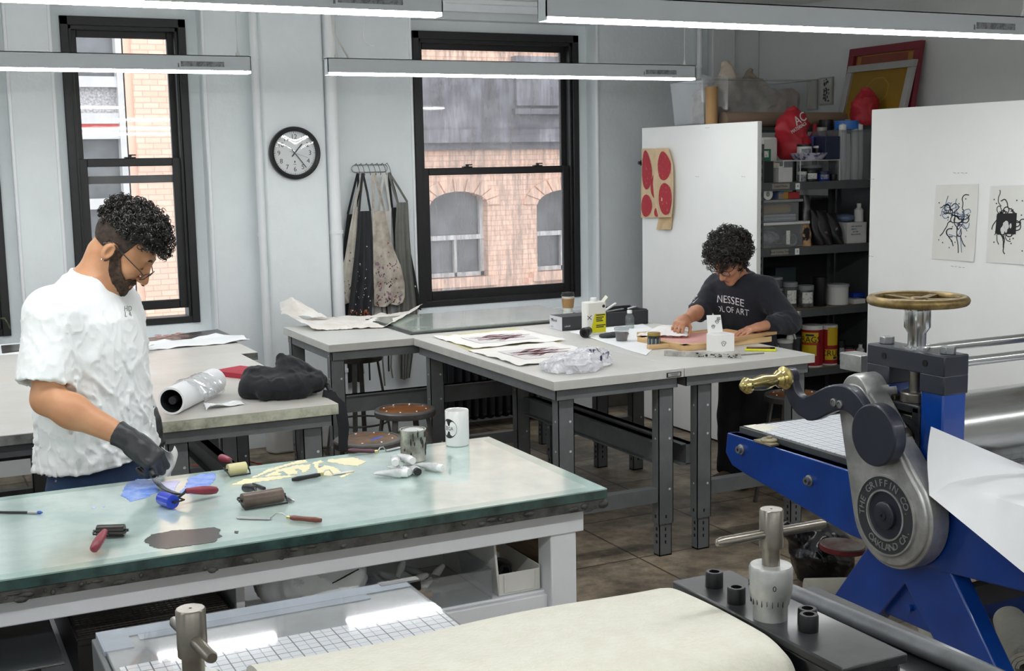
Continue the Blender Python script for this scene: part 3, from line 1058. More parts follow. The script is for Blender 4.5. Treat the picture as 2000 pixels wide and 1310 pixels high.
def grid_mat(name, step, base='e9edf2', line='9aa2ad', bold=None):
    m = mat(name, base, .35, vary=.02, coat=.25)
    nt = m.node_tree
    b = nt.nodes['Principled BSDF']
    tc = [n for n in nt.nodes if n.type == 'TEX_COORD'][0]
    br = node(nt, 'ShaderNodeTexBrick')
    br.offset = 0
    br.inputs['Scale'].default_value = 1
    br.inputs['Brick Width'].default_value = step
    br.inputs['Row Height'].default_value = step
    br.inputs['Mortar Size'].default_value = .0011
    for k, c in (('Color1', base), ('Color2', base), ('Mortar', line)):
        br.inputs[k].default_value = (*lin(c), 1)
    nt.links.new(tc.outputs['Object'], br.inputs[0])
    b2 = node(nt, 'ShaderNodeTexBrick')
    b2.offset = 0
    b2.inputs['Scale'].default_value = 1
    b2.inputs['Brick Width'].default_value = step * 2
    b2.inputs['Row Height'].default_value = step * 2
    b2.inputs['Mortar Size'].default_value = .0016
    for k, c in (('Color1', 'ffffff'), ('Color2', 'ffffff'), ('Mortar', '70767f')):
        b2.inputs[k].default_value = (*lin(c), 1)
    nt.links.new(tc.outputs['Object'], b2.inputs[0])
    mx = node(nt, 'ShaderNodeMix', data_type='RGBA', blend_type='MULTIPLY')
    mx.inputs[0].default_value = 1
    nt.links.new(br.outputs[0], mx.inputs[6])
    nt.links.new(b2.outputs[0], mx.inputs[7])
    nt.links.new(mx.outputs[2], b.inputs['Base Color'])
    return m
M_grid = grid_mat('printed_grid_sheet', .0254)

bp = thing('etching_press', 'large blue etching press with brass crank handle and handwheel', 'printing press', (3.45, 3.12, 0))
PX = 3.0
def yz(pts, x, dx, mb=None, m=0):
    mb = mb or MB()
    return mb.prism([(x, y, z) for y, z in pts], (dx, 0, 0), m)
for side, x in (('near', PX), ('far', 3.93)):
    beam = [(4.118, .785), (4.13, .70), (4.085, .655), (3.99, .636), (3.376, .548), (2.95, .54), (2.60, .575), (2.12, .66), (2.10, .785)]
    b = yz(beam, x, .045)
    b.box(x - .0, x + .085, 2.11, 4.11, .775, .785)
    b.build('side_beam', M_blue, bp, bevel=.006)
    leg = yz([(3.27, .555), (2.90, .55), (2.47, 0), (2.70, 0), (3.105, .45), (3.46, 0), (3.68, 0)], x + .004, .07)
    yz([(3.22, .50), (3.0, .50), (2.94, .30), (3.28, .30)], x + .03, .012, leg)
    leg.build('leg', M_blue, bp, bevel=.006)
    for (y0, y1) in ((2.95, 3.05), (3.20, 3.30)):
        MB().box(x + .0, x + .10, y0, y1, .70, 1.16).build('post', M_blue, bp, bevel=.006)
    br = MB()
    br.box(x - .004, x + .104, 2.946, 3.304, 1.185, 1.255).box(x - .004, x + .104, 2.946, 3.054, 1.125, 1.19).box(x - .004, x + .104, 3.196, 3.304, 1.125, 1.19)
    br.build('bridge', M_navy, bp, bevel=.005)
    for yb in (2.985, 3.265):
        MB().cyl((x + .05, yb, 1.255), (x + .05, yb, 1.279), .026, n=6).build('bridge_bolt', M_bolt, bp, bevel=.002)
    for yb in (3.03, 3.22):
        MB().lathe([(.004, .002), (.011, .002), (.011, -.001)], (x - .004, yb, 1.222), (-1, 0, 0), n=16).build('bridge_screw', M_blackbolt, bp)
    # pressure screw, bearing block, roller bearing
    MB().cyl((x + .05, 3.125, 1.09), (x + .05, 3.125, 1.19), .022, n=20).build('pressure_screw', M_shaft, bp)
    MB().lathe([(.05, 0), (.05, .03), (.046, .034), (.0, .034)], (x + .05, 3.125, 1.075), n=28).build('thrust_collar', M_shaft, bp, bevel=.002)
    bb = MB()
    bb.box(x - .005, x + .085, 3.05, 3.20, .81, .985).box(x - .005, x + .085, 3.05, 3.085, .985, 1.07).box(x - .005, x + .085, 3.165, 3.20, .985, 1.07)
    bb.box(x - .005, x + .085, 3.05, 3.20, 1.045, 1.075).box(x + .03, x + .085, 3.085, 3.165, .985, 1.05)
    bb.build('bearing_block', M_oil, bp, bevel=.006)
    MB().box(x + .005, x + .028, 3.095, 3.155, .995, 1.035).build('block_insert', M_shaft, bp, bevel=.003)
    MB().box(x + .01, x + .07, 3.18, 3.215, .85, 1.09).build('slide_rail', mat('slide_brown_steel', '3c352d', .5, metal=.3), bp, bevel=.004)
    MB().lathe([(.075, 0), (.075, .006), (.058, .008), (.058, -.004)], (x - .005, 3.115, .955), (-1, 0, 0), n=36).build('bearing_ring', M_oil, bp)
    MB().lathe([(.046, 0), (.046, .05), (.04, .058), (.0, .06)], (x - .006, 3.115, .955), (-1, 0, 0), n=36).build('roller_shaft', M_shaft, bp)
    # micrometer column and handwheel
    mw = (x + .05, 3.125, 1.255)
    MB().lathe([(.044, 0), (.044, .006), (.030, .01), (.030, .052), (.043, .072), (.043, .13), (.039, .134), (.0, .134)], mw, n=48, flute=12, fdepth=.09).build('micrometer_sleeve', M_chrome, bp)
    MB().cyl((mw[0], mw[1], 1.38), (mw[0], mw[1], 1.42), .018, n=20).lathe([(.036, 0), (.036, .01), (.0, .01)], (mw[0], mw[1], 1.398), n=24).build('wheel_stem', M_shaft, bp)
    w_ = MB()
    w_.tube(arc((mw[0], mw[1], 1.418), .15, 0, 2 * PI, 56, (1, 0, 0), (0, 1, 0))[:-1], .0165, 12, closed=True)
    for k in range(5):
        a = 2 * PI * k / 5 + .4
        w_.strip([(mw[0] + .02 * math.cos(a), mw[1] + .02 * math.sin(a), 1.416), (mw[0] + .145 * math.cos(a), mw[1] + .145 * math.sin(a), 1.42)], [.034, .026], .012)
    w_.lathe([(.034, 0), (.034, .012), (.024, .02), (.0, .02)], (mw[0], mw[1], 1.408), n=24)
    w_.build('handwheel', M_oldbrass, bp)
MB().lathe([(.0, 0), (.132, .0), (.132, .82), (.0, .82)], (3.10, 3.115, .955), (1, 0, 0), n=72).build('top_roller', M_roll, bp)
for yy, zz in ((3.25, 1.225), (2.985, 1.222)):
    MB().cyl((3.10, yy, zz), (3.93, yy, zz), .0165, n=20).build('tie_rod', M_chrome, bp)
MB().lathe([(.0, 0), (.08, .0), (.08, .82), (.0, .82)], (3.10, 3.115, .70), (1, 0, 0), n=48).build('bottom_roller', M_roll, bp)
MB().box(3.05, 3.93, 2.3, 2.34, .60, .66).box(3.05, 3.93, 3.80, 3.84, .66, .72).build('cross_tie', M_navy, bp)
MB().box(3.07, 3.93, 2.86, 2.9, .43, .50).build('lower_tie', M_navy, bp)
MB().box(3.04, 3.96, 2.12, 4.09, .786, .812).build('press_bed', mat('dark_bed_edge', '4a4d4f', .45, vary=.25, scale=12), bp, bevel=.003)
MB().box(3.055, 3.945, 2.9, 4.06, .812, .815).box(3.055, 3.945, 2.15, 2.9, .812, .8148).build('grid_sheet', M_grid, bp)
MB().box(3.05, 3.11, 3.955, 4.075, .8151, .8158).box(3.11, 3.15, 3.97, 4.068, .8151, .8155).build('corner_tape', mat('masking_tape_cream', 'e3e1d2', .6), bp)
for yb, zb in ((4.02, .735), (3.60, .70)):
    h = MB()
    h.lathe([(.021, 0), (.021, .006), (.015, .008), (.015, .02), (.0, .02)], (PX, yb, zb), (-1, 0, 0), n=20)
    h.build('beam_bolt', M_bolt, bp)
    MB().cyl((PX - .0205, yb, zb), (PX - .019, yb, zb), .007, n=6).build('bolt_socket', M_hole, bp)
MB().lathe([(.008, 0), (.013, .0), (.013, .012), (.0, .012)], (PX + .028, 3.10, .36), (-1, 0, 0), n=14).build('leg_bolt', M_blue, bp)
cl = MB()
cl.lathe([(.034, 0), (.034, .016), (.028, .022), (.0, .022)], (3.022, 3.87, .786), n=24).box(2.99, 3.03, 3.82, 3.93, .785, .795)
cl.cyl((3.022, 3.87, .806), (3.022, 3.87, .815), .012, n=6)
cl.build('stop_clamp', mat('aged_clamp_brass', '9c9378', .45, metal=.4, vary=.25), bp, bevel=.002)
# gear guard: a cast teardrop housing with a round emblem
def teardrop(s=1.0, n=26):
    cy, cz, r = 3.085, .712, .186
    ty, tz, rt = 3.262, 1.05, .085
    d = Vector((ty - cy, tz - cz))
    L = d.length
    a = math.atan2(d.y, d.x)
    be = math.acos((r - rt) / L)
    pts = []
    for i in range(n + 1):
        t = a + be + (2 * PI - 2 * be) * i / n
        pts.append((cy + r * s * math.cos(t), cz + r * s * math.sin(t)))
    for i in range(11):
        t = a - be + 2 * be * i / 10
        pts.append((ty + rt * s * math.cos(t), tz + rt * s * math.sin(t)))
    return pts
gg = MB()
yz(teardrop(), 2.915, .08, gg)
yz(teardrop(.93), 2.903, .02, gg)
gg.build('gear_guard', M_cast, bp, bevel=.007, seg=3)
rc = MB()
rc.lathe([(.050, .055), (.050, -.03), (.085, -.034), (.085, -.02)], (3.0, 3.20, 1.06), (0, 1, 0), n=8)
cap = MB()
cap.lathe([(.0, .0), (.062, 0), (.066, .02), (.066, .13), (.060, .14), (.0, .14)], (2.905, 3.262, 1.095), (1, 0, 0), n=40)
cap.build('guard_top_boss', M_cast, bp, bevel=.004)
ec = (2.903, 3.092, .708)
MB().lathe([(.086, 0), (.086, .006), (.131, .006), (.131, .0)], ec, (-1, 0, 0), n=64).build('emblem_ring', M_plate, bp)
MB().lathe([(.131, 0), (.131, .009), (.137, .009), (.137, 0)], ec, (-1, 0, 0), n=64).lathe([(.081, 0), (.081, .009), (.087, .009), (.087, 0)], ec, (-1, 0, 0), n=64).build('emblem_rim', M_cast, bp)
lt = MB()
def ring_text(txt, a0, step, r, flip=False):
    for i, ch in enumerate(txt):
        if ch == ' ':
            continue
        a = a0 - step * i if not flip else a0 + step * i      # seen from -X: reading direction is -Y
        rad = Vector((0, -math.cos(a), math.sin(a)))          # outward
        up = rad if not flip else -rad
        ux = Vector((-1, 0, 0)).cross(up) * -1
        lt.text(ch, Vector(ec) + Vector((-.007, 0, 0)) + rad * r, ux, up, .034, .003)
ring_text('THE GRIFFIN CO.', R(186), R(12.1), .108)
lt.build('emblem_lettering', M_letter, bp)
lt = MB()
ring_text('OAKLAND CA.', R(236), R(10.6), .108, True)
lt.build('emblem_lettering', M_letter, bp)
MB().lathe([(.0, -.004), (.081, -.004), (.081, .001), (.0, .001)], ec, (-1, 0, 0), n=48).build('emblem_well', M_navy, bp)
MB().lathe([(.046, 0), (.046, .012), (.042, .015), (.015, .015), (.015, .02), (.006, .02), (.006, .016), (.0, .016)], ec, (-1, 0, 0), n=40).build('drive_hub', M_navy, bp)
# crank arm and brass handle
def bez(p0, p1, p2, p3, n):
    return [tuple((1 - t) ** 3 * a + 3 * (1 - t) ** 2 * t * b + 3 * (1 - t) * t * t * c + t ** 3 * d for a, b, c, d in zip(p0, p1, p2, p3)) for t in [i / n for i in range(n + 1)]]
ca = MB()
mid = bez((3.55, 1.115), (3.515, 1.00), (3.44, 1.00), (3.37, 1.045), 12) + bez((3.37, 1.045), (3.27, 1.10), (3.20, 1.115), (3.12, .99), 14)[1:]
up_, dn_ = [], []
for i, p in enumerate(mid):
    a, b = mid[max(i - 1, 0)], mid[min(i + 1, len(mid) - 1)]
    d = Vector((b[0] - a[0], b[1] - a[1])).normalized()
    t = i / (len(mid) - 1)
    w = .034 + .012 * math.sin(PI * t) - (.006 if t < .3 else 0)
    up_.append((p[0] - d.y * w, p[1] + d.x * w))
    dn_.append((p[0] + d.y * w, p[1] - d.x * w))
yz(up_ + dn_[::-1], 2.845, .034, ca)
ca.cyl((2.843, 3.10, .985), (2.893, 3.10, .985), .104, n=48)
ca.cyl((2.843, 3.55, 1.112), (2.881, 3.55, 1.112), .036, n=28)
ca.build('crank_arm', M_navy, bp, bevel=.006)
for y_, z_ in ((3.292, 1.064), (3.262, 1.062)):
    MB().lathe([(.014, 0), (.014, .006), (.0095, .007), (.0095, .004), (.0, .004)], (2.845, y_, z_), (-1, 0, 0), n=20).build('arm_bolt', M_bolt, bp)
MB().lathe([(.040, 0), (.042, .008), (.028, .014), (.024, .022), (.032, .034), (.024, .046), (.020, .056), (.027, .085), (.028, .11), (.021, .155), (.020, .165), (.028, .170), (.030, .182), (.022, .194), (.015, .196), (.014, .204), (.0, .208)],
           (2.843, 3.55, 1.112), (-1, -.05, -.06), n=36).build('crank_handle', M_brass, bp)
MB().box(3.02, 3.09, 3.36, 3.47, 1.14, 1.20).build('guard_bracket', M_cast, bp, bevel=.003)
# sheet of paper on the bed, one corner curled up against the roller, one edge drooping over the beam
M_paper = mat('white_printing_paper', 'eceef0', .7, vary=.03, scale=8)
def curl(u, v):
    x = 2.925 + .62 * u
    if v < .2:
        h = .205 * max(0, 1 - u * 1.30) ** 1.0
        z = .829 + h * (1 - v / .2)
        y = 2.925 + .012 * math.sin(PI * v / .2)
        return (x, y, z + .004)
    t = (v - .2) / .8
    y = 2.925 - .79 * t
    dr = max(0, 1 - u / .13)
    return (x, y, .833 + .012 * math.sin(3 * t + u * 5) * (1 - dr) - dr * (.02 + .30 * min(t, .8) ** 1.0))
ps = MB().sheet(curl, 40, 60, .0012)
tag(ps.build('paper_sheet', M_paper), 'large white sheet of paper curling off the blue press bed', 'paper')

# ------------------------------------------------------------------ floor clutter under the blue press
M_bag = mat('black_bin_liner', '141416', .25, vary=.3, scale=9)
M_felt = mat('cream_felt', 'c6c5b8', .95, vary=.06, scale=30, bump=.35, bscale=160, sheen=.3, col2='c0beaf')
def gb(P):
    q = sd_ell(P, (3.64, 4.27, .12), (.16, .13, .15))
    q = smin(q, sd_cone(P, (3.60, 4.27, .15), (3.46, 4.31, .27), .09, .03), .06)
    q = smin(q, sd_cone(P, (3.62, 4.25, .15), (3.52, 4.17, .16), .08, .04), .05)
    q = q + .016 * wav(P, 26, 3) + .009 * np.abs(wav(P, 60, 5))
    return np.maximum(q, .004 - P[:, 2])
tag(skin_solid(gb, (3.34, 4.05, -.01), (3.86, 4.5, .40), .011).build('bin_bag', M_bag), 'crumpled black bin bag on the floor below the blue press bed', 'bag')
c5 = on(1645, 1062, z=.315)
dk = thing('turntable', 'round paint-crusted disc with red rim resting on the bin bag', 'turntable', (c5.x, c5.y, .285))
MB().lathe([(.0, .0), (.088, .0), (.092, .004), (.092, .022), (.0, .022)], (c5.x, c5.y, .288), (.05, -.03, 1), n=44).build('red_rim', mat('red_disc_rim', '7a2a30', .4), dk)
MB().lathe([(.0, .0222), (.091, .0222), (.0885, .027), (.0, .028)], (c5.x, c5.y, .288), (.05, -.03, 1), n=44).build('crusted_top', mat('paint_crusted_top', '8e8a84', .5, col2='6a3f3c', scale=8, lo=.36, hi=.6), dk)
def felt_roll(p0, p1, r, label):
    p0, p1 = Vector(p0), Vector(p1)
    d = (p1 - p0)
    u, w = frame(d)
    b = MB()
    turns = 2.6
    def fn(s_, t):
        a = 2 * PI * turns * s_
        rr = r * (.38 + .62 * s_)
        return p0 + d * t + (u * math.cos(a) + w * math.sin(a)) * rr
    b.sheet(fn, 90, 6, .012)
    return tag(b.build('felt_roll', M_felt), label, 'felt roll', 'rolled press felts')
felt_roll((3.31, 3.22, .073), (3.62, 3.60, .073), .062, 'rolled cream felt on the floor between the press legs, spiral end showing')
felt_roll((3.37, 4.06, .063), (3.64, 3.93, .063), .055, 'rolled cream felt on the floor beside the bin bag')
felt_roll((3.50, 3.02, .073), (3.82, 3.38, .073), .062, 'rolled cream felt lying behind the other roll under the press')
tag(MB().box(4.03, 4.23, 3.42, 3.75, 0, .16).build('cardboard_box', mat('brown_cardboard', 'a27f5f', .8, vary=.1), bevel=.004), 'brown cardboard box under the far side of the blue press', 'box')
tag(MB().sheet(lambda u, v: (3.80 + .26 * u, 3.80 + .3 * v, .006 + .004 * math.sin(6 * u) + .004 * math.sin(5 * v)), 10, 12, .002).build('paper_scrap', M_paper), 'white scrap sheet on the floor under the blue press', 'paper')

# ================================================================== the nearer press in front
fp = thing('tabletop_press', 'black framed etching press with steel T-handle screws and a gridded bed', 'printing press', (.73, 1.6, 0))
M_bed = mat('scuffed_grey_bed', '9da1a2', .3, vary=.2, scale=5, coat=.5, col2='7f8385')
M_bedtape = mat('blue_grey_tape', '9aa3b0', .55, vary=.15, scale=10)
M_acr = clear('clear_acrylic_cover', 'ffffff', .03, 'e4e8ea', .03, .25)
M_blk = mat('glossy_black_frame', '17181a', .25, vary=.4, scale=9, coat=.4)
M_worn = mat('worn_black_steel', '2c2e30', .42, metal=.1, vary=.6, scale=11, col2='111213', lo=.4, hi=.66, coat=.12)
ZBED = .85
b = MB().box(.35, 1.10, 1.0, 2.885, ZBED - .035, ZBED - .004)
b.build('bed_plate', M_bed, fp, bevel=.004)
MB().box(.362, 1.098, 1.0, 2.66, ZBED - .004, ZBED - .0025).build('grid_sheet', M_grid, fp)
t_ = MB().box(.35, 1.10, 2.835, 2.888, ZBED - .003, ZBED - .001).box(.43, .98, 2.80, 2.836, ZBED - .0035, ZBED - .0015).box(.346, .41, 2.76, 2.89, ZBED - .03, ZBED - .0005)
t_.build('edge_tape', M_bedtape, fp)
MB().box(.35, 1.10, 1.0, 2.885, ZBED - .0012, ZBED + .0018).build('acrylic_cover', M_acr, fp)
MB().box(.50, .518, 2.47, 2.487, ZBED + .002, ZBED + .0026).build('tape_scrap', mat('yellowed_tape', 'cdbb80', .6), fp)
rl = MB().box(.335, .349, 1.0, 2.88, ZBED - .09, ZBED - .01).box(1.101, 1.112, 1.0, 2.88, ZBED - .07, ZBED - .01)
rl.build('bed_rail', M_steel, fp, bevel=.003)
MB().box(1.03, 1.14, 2.865, 2.90, ZBED - .03, ZBED + .0).build('bed_stop', M_blk, fp, bevel=.004)
# felt blanket thrown over the roller
def felt(u, v):
    x = .40 + .71 * u
    s_ = v
    pts = [(1.80, .87), (1.745, .95), (1.715, 1.08), (1.69, 1.17), (1.655, 1.205), (1.58, 1.213), (1.47, 1.212), (1.40, 1.206), (1.365, 1.185), (1.35, 1.13), (1.345, 1.0), (1.34, .90)]
    k = s_ * (len(pts) - 1)
    i = min(int(k), len(pts) - 2)
    f = k - i
    P4 = [pts[max(min(i + j, len(pts) - 1), 0)] for j in (-1, 0, 1, 2)]
    c = [.5 * (2 * P4[1][q] + (P4[2][q] - P4[0][q]) * f + (2 * P4[0][q] - 5 * P4[1][q] + 4 * P4[2][q] - P4[3][q]) * f * f + (3 * P4[1][q] - P4[0][q] - 3 * P4[2][q] + P4[3][q]) * f ** 3) for q in (0, 1)]
    e = max(0, (u - .955) / .045)
    return (x, c[0], c[1] - .022 * e * e + .003 * math.sin(u * 9 + v * 7))
tag(MB().sheet(felt, 60, 90, .012).build('felt_blanket', M_felt), 'thick cream felt blanket thrown over the roller of the black press', 'felt blanket')
MB().cyl((.37, 1.53, 1.05), (1.11, 1.53, 1.05), .135, n=48).build('top_roller', M_roll, fp)
for x0, x1 in ((.24, .36), (1.125, 1.235)):
    sgn = 1 if x0 > 1 else -1
    MB().box(x0, x1, 1.28, 1.68, .62, 1.188).build('side_frame', M_blk, fp, bevel=.005)
    MB().box(x0 - .004, x1 + .004, 1.27, 1.69, 1.188, 1.203).build('cap_plate', M_worn, fp, bevel=.003)
    MB().box(x0 + .01, x1 - .01, 1.0, 2.3, 0, .62).build('stand_panel', M_blk, fp, bevel=.004)
    xs_ = x0 + .045 if x0 > 1 else x0 + .06
    for (dx, yb) in ((.040, 1.632), (.026, 1.553), (.048, 1.405), (.062, 1.425)):
        xb = x0 + dx
        MB().lathe([(.0085, .0255), (.0085, .010), (.0, .010)], (xb, yb, 1.203), n=6, cap=False).lathe([(.0145, 0), (.0145, .0235), (.0128, .0258), (.0085, .0258)], (xb, yb, 1.203), n=28, cap=False).build('socket_bolt', M_blackbolt, fp)
    sx, sy = xs_ - .013, 1.475
    th = MB().lathe([(.026, 0), (.026, .02), (.028, .024), (.033, .048), (.033, .080), (.031, .084), (.0, .084)], (sx, sy, 1.203), n=48)
    th.build('thimble', M_cast, fp)
    tk = MB()
    for k in range(9):
        a = R(-90 - 64) + (R(16) * (k - 4))
        d_ = Vector((math.cos(a), math.sin(a), 0))
        tk.obox(Vector((sx, sy, 1.237)) + d_ * .0296, (.0012, .0008, .014 if k % 2 else .018), rotz(a))
    for a, ch in ((R(-205), '5'), (R(-118), '0')):
        d_ = Vector((math.cos(a), math.sin(a), 0))
        tk.text(ch, Vector((sx, sy, 1.259)) + d_ * .0331, d_.cross(Vector((0, 0, 1))) * -1, (0, 0, 1), .012, .0006)
    tk.build('scale_mark', M_hole, fp)
    MB().lathe([(.0135, 0), (.0135, .034), (.018, .035), (.018, .092), (.0165, .094), (.002, .094), (.002, .09), (.0, .09)], (sx, sy, 1.280), n=40).build('screw_head', M_shaft, fp)
    ax = (1, 0, 0) if sgn > 0 else (.10, -1, 0)
    a_ = Vector(ax).normalized()
    hb = MB()
    L0 = .102 if sgn > 0 else .075
    hb.lathe([(.0, -L0), (.005, -L0 + .002), (.0078, -L0 + .01), (.0078, L0 - .006), (.006, L0), (.0, L0)], (sx, sy, 1.336), a_ if sgn > 0 else (a_ + Vector((0, 0, -.0))), n=24)
    hb.build('T_handle' if False else 'cross_handle', M_shaft, fp)
MB().box(1.13, 1.255, 1.30, 1.36, 1.10, 1.172).build('bracket', M_blk, fp, bevel=.003)
MB().box(1.235, 1.60, .9, 1.90, 1.02, 1.05).box(1.28, 1.56, .95, 1.85, 0, 1.02).build('side_shelf', M_worn, fp, bevel=.004)
pb_ = MB().cyl((1.50, 1.875, 1.067), (1.545, 1.0, 1.067), .0165, n=24)
tag(pb_.build('steel_bar', mat('galvanised_bar', '74777a', .45, metal=.5, vary=.3, scale=16)), 'grey steel bar resting along the black press side shelf', 'bar')
MB().box(.24, 1.235, 1.05, 1.12, .1, .2).box(.24, 1.235, 2.2, 2.26, .1, .2).build('stand_tie', M_blk, fp)
# ================================================================== things on the glass ink table
M_wine = mat('wine_red_wood', '8c2f40', .4, vary=.25, scale=14)
M_wire = mat('dark_wire_frame', '3a3b3c', .35, metal=.7, vary=.2)
M_steelk = mat('knife_steel', 'b4b6b6', .42, metal=.8, vary=.04)
M_brownr = mat('dark_rubber_roller', '7a6a5f', .35, vary=.2, scale=10, col2='5a4d45')
M_creamr = mat('cream_rubber_roller', 'd8cf9e', .35, vary=.1)
M_bluer = mat('blue_inked_roller', '1f3fc4', .25, vary=.15)
M_blackr = mat('black_inked_roller', '2c2825', .35, vary=.3, scale=10)
M_blackh = mat('black_handle', '1e1f20', .4, vary=.2)
M_rosew = mat('rosewood_handle', '7a4236', .35, vary=.25, scale=12, stretch=(1, 6, 6))
M_plum = mat('plum_handle', '5b3440', .4, vary=.2)

def brayer(label, L, r, roll_m, hand_m, loc, rz, hl=.11, up=.35, tilt=0.0, frame_down=False):
    """roller along local X at the origin, wire frame, handle along +Y"""
    t = thing('ink_brayer', label, 'ink roller', loc, rz, 'ink brayers on the glass')
    lo = dict(world=False)
    MB().lathe([(.0, -L / 2), (r, -L / 2), (r, L / 2), (.0, L / 2)], (0, 0, r), (1, 0, 0), n=36).build('roller', roll_m, t, **lo, bevel=.0015)
    f = MB()
    h = L / 2 + .006
    yb = r + .014
    zb = r
    f.tube([(-h, 0, r), (-h, yb * .6, (r + zb) / 2), (-h + .004, yb, zb), (0, yb, zb), (h - .004, yb, zb), (h, yb * .6, (r + zb) / 2), (h, 0, r)], .0028, 8)
    if frame_down:
        f.tube([(-h, 0, r), (-h, -r * .9, r * .7), (-h + .003, -r - .012, .0035), (h - .003, -r - .012, .0035), (h, -r * .9, r * .7), (h, 0, r)], .0028, 8)
    f.cyl((-h - .004, 0, r), (-L / 2 + .001, 0, r), .004, n=12).cyl((L / 2 - .001, 0, r), (h + .004, 0, r), .004, n=12)
    f.tube([(0, yb, zb), (0, yb + .02, r + .01), (0, yb + .03, r + .018)], .0042, 10)
    f.build('wire_frame', M_wire, t, **lo)
    a = Vector((0, 1, -up)).normalized()
    MB().lathe([(.006, 0), (.0085, .004), (.0085, .012), (.011, .03), (.0135, .06), (.0135, .085), (.011, hl - .006), (.006, hl), (.0, hl + .001)], (0, yb + .026, r + .016), a, n=24).build('handle', hand_m, t, **lo)
    return t
g = lambda px, py, z=ZG: on(px, py, z=z)
brayer('brayer with cream roller and red knob handle at the far edge of the ink table', .062, .019, M_creamr, M_wine, (.952, 3.995, ZG + .001), R(6), hl=.05, up=.1, frame_down=True)
brayer('brayer with bright blue roller and wine red handle beside the blue ink', .066, .021, M_bluer, M_wine, (.672, 3.705, ZG + .001), R(-72), hl=.11, up=.18)
brayer('largest brayer with brown-grey roller lying on the middle of the glass', .125, .022, M_brownr, M_blackh, (.926, 3.585, ZG + .001), R(5), hl=.08, up=.22, frame_down=True)
brayer('brayer with wine red handle pointing at the near edge and grimy black roller', .075, .017, M_blackr, M_wine, (.474, 3.475, ZG + .001), R(157), hl=.12, up=.12)

def knife(label, p0, p1, p2, hand_m, bw=.022, hr=.008, blade_m=None):
    """ink knife: handle p0-p1, cranked neck, flat blade to p2 (all lying on the glass)"""
    p0, p1, p2 = Vector(p0), Vector(p1), Vector(p2)
    t = thing('ink_knife', label, 'palette knife', p0, group='ink knives on the glass')
    d = (p1 - p0)
    L = d.length
    z = Vector((0, 0, hr + .001))
    MB().lathe([(.0, 0), (hr * .7, .002), (hr, .02), (hr * .85, L * .55), (hr * .95, L * .8), (hr * .6, L - .006), (hr * .6, L), (.0, L)], p0 + z, d, n=18).build('handle', hand_m, t)
    MB().cyl(p1 + z - d.normalized() * .012, p1 + z + d.normalized() * .002, hr * .68, n=16).build('ferrule', M_brass, t)
    e = (p2 - p1)
    n1 = p1 + e * .3 + Vector((0, 0, .018))
    b = MB()
    b.tube([p1 + z, p1 + e * .1 + Vector((0, 0, .02)), p1 + e * .22 + Vector((0, 0, .02)), p1 + e * .34 + Vector((0, 0, .004))], .0022, 8)
    k = 12
    b.strip([p1 + e * (.33 + .67 * i / k) + Vector((0, 0, .003)) for i in range(k + 1)], [bw * (.45 + .55 * math.sin(PI * min(1, .25 + i / k * 1.0) * .62)) if i < k else bw * .35 for i in range(k + 1)], .0012)
    b.build('blade', blade_m or M_steelk, t)
    return t
knife('ink knife with black handle, its blade tip in the cream ink', g(570, 942), g(630, 931), g(690, 921), M_blackh, blade_m=mat('cream_coated_blade', 'd9d6cf', .35, vary=.1))
knife('ink knife with rosewood handle near the front edge of the glass', g(629, 1022), g(562, 1016), g(462, 1012), M_rosew)
knife('ink knife with plum handle lying in front of the stools', g(680, 884), g(738, 886), g(785, 874), M_plum)
br_ = thing('etching_scraper', 'dark pointed scraper lying behind the brown-grey roller', 'scraper', g(545, 968))
MB().lathe([(.0, 0), (.004, .003), (.006, .05), (.0055, .08), (.0, .081)], g(494, 948) + Vector((0, 0, .0065)), g(545, 970) - g(494, 948), n=14).build('handle', M_blackh, br_)
MB().lathe([(.0055, 0), (.0045, .02), (.007, .05), (.004, .085), (.0, .09)], g(548, 971) + Vector((0, 0, .0075)), g(597, 992) - g(548, 971), n=14).build('blade', M_steelk, br_)
pb = thing('paint_brush', 'thin black brush with blue tip at the far end of the glass', 'brush', g(30, 1003))
a_, b_ = g(-20, 1003), g(84, 1004)
d_ = (b_ - a_)
MB().cyl(a_ + Vector((0, 0, .005)), a_ + d_ * .72 + Vector((0, 0, .005)), .004, n=12).build('handle', M_blackh, pb)
MB().cyl(a_ + d_ * .72 + Vector((0, 0, .005)), a_ + d_ * .9 + Vector((0, 0, .005)), .0045, n=12).build('ferrule', M_steelk, pb)
MB().lathe([(.0045, 0), (.005, .008), (.001, d_.length * .1)], a_ + d_ * .9 + Vector((0, 0, .0055)), d_, n=12).build('bristles', mat('blue_bristles', '3d5fb0', .7), pb)

def ink_patch(name, label, m, polys, z=ZG, rough=.004, group=None):
    """a rolled-out film of ink lying on the glass, ragged at its edges"""
    b = MB()
    for poly in polys:
        P = [on(x, y, z=z) for x, y in poly]
        out = []
        for i in range(len(P)):
            a, c = P[i], P[(i + 1) % len(P)]
            n = max(2, int((c - a).length / .008))
            for k in range(n):
                q = a.lerp(c, k / n)
                out.append(q + Vector((random.uniform(-1, 1), random.uniform(-1, 1), 0)) * rough)
        b.prism([Vector((q.x, q.y, z + .0004)) for q in out], (0, 0, .0007))
    return tag(b.build(name, m, flat=True), label, 'ink', group)
M_inkb = mat('wet_blue_ink', '5b86e0', .3, col2='9fb8ee', scale=22, lo=.35, hi=.6)
M_inkv = mat('pale_violet_ink', 'b3b8ec', .3, col2='d2d3ef', scale=20)
M_inkc = mat('cream_ink', 'efe6bd', .4, vary=.08, scale=30)
M_inkk = mat('black_ink_film', '2b2927', .22, col2='383330', scale=9)
ink_patch('ink_smear', 'streak of blue ink in front of the man under the scraper', M_inkb, [[(237, 968), (247, 945), (270, 935), (300, 938), (312, 960), (285, 972), (255, 979)]])
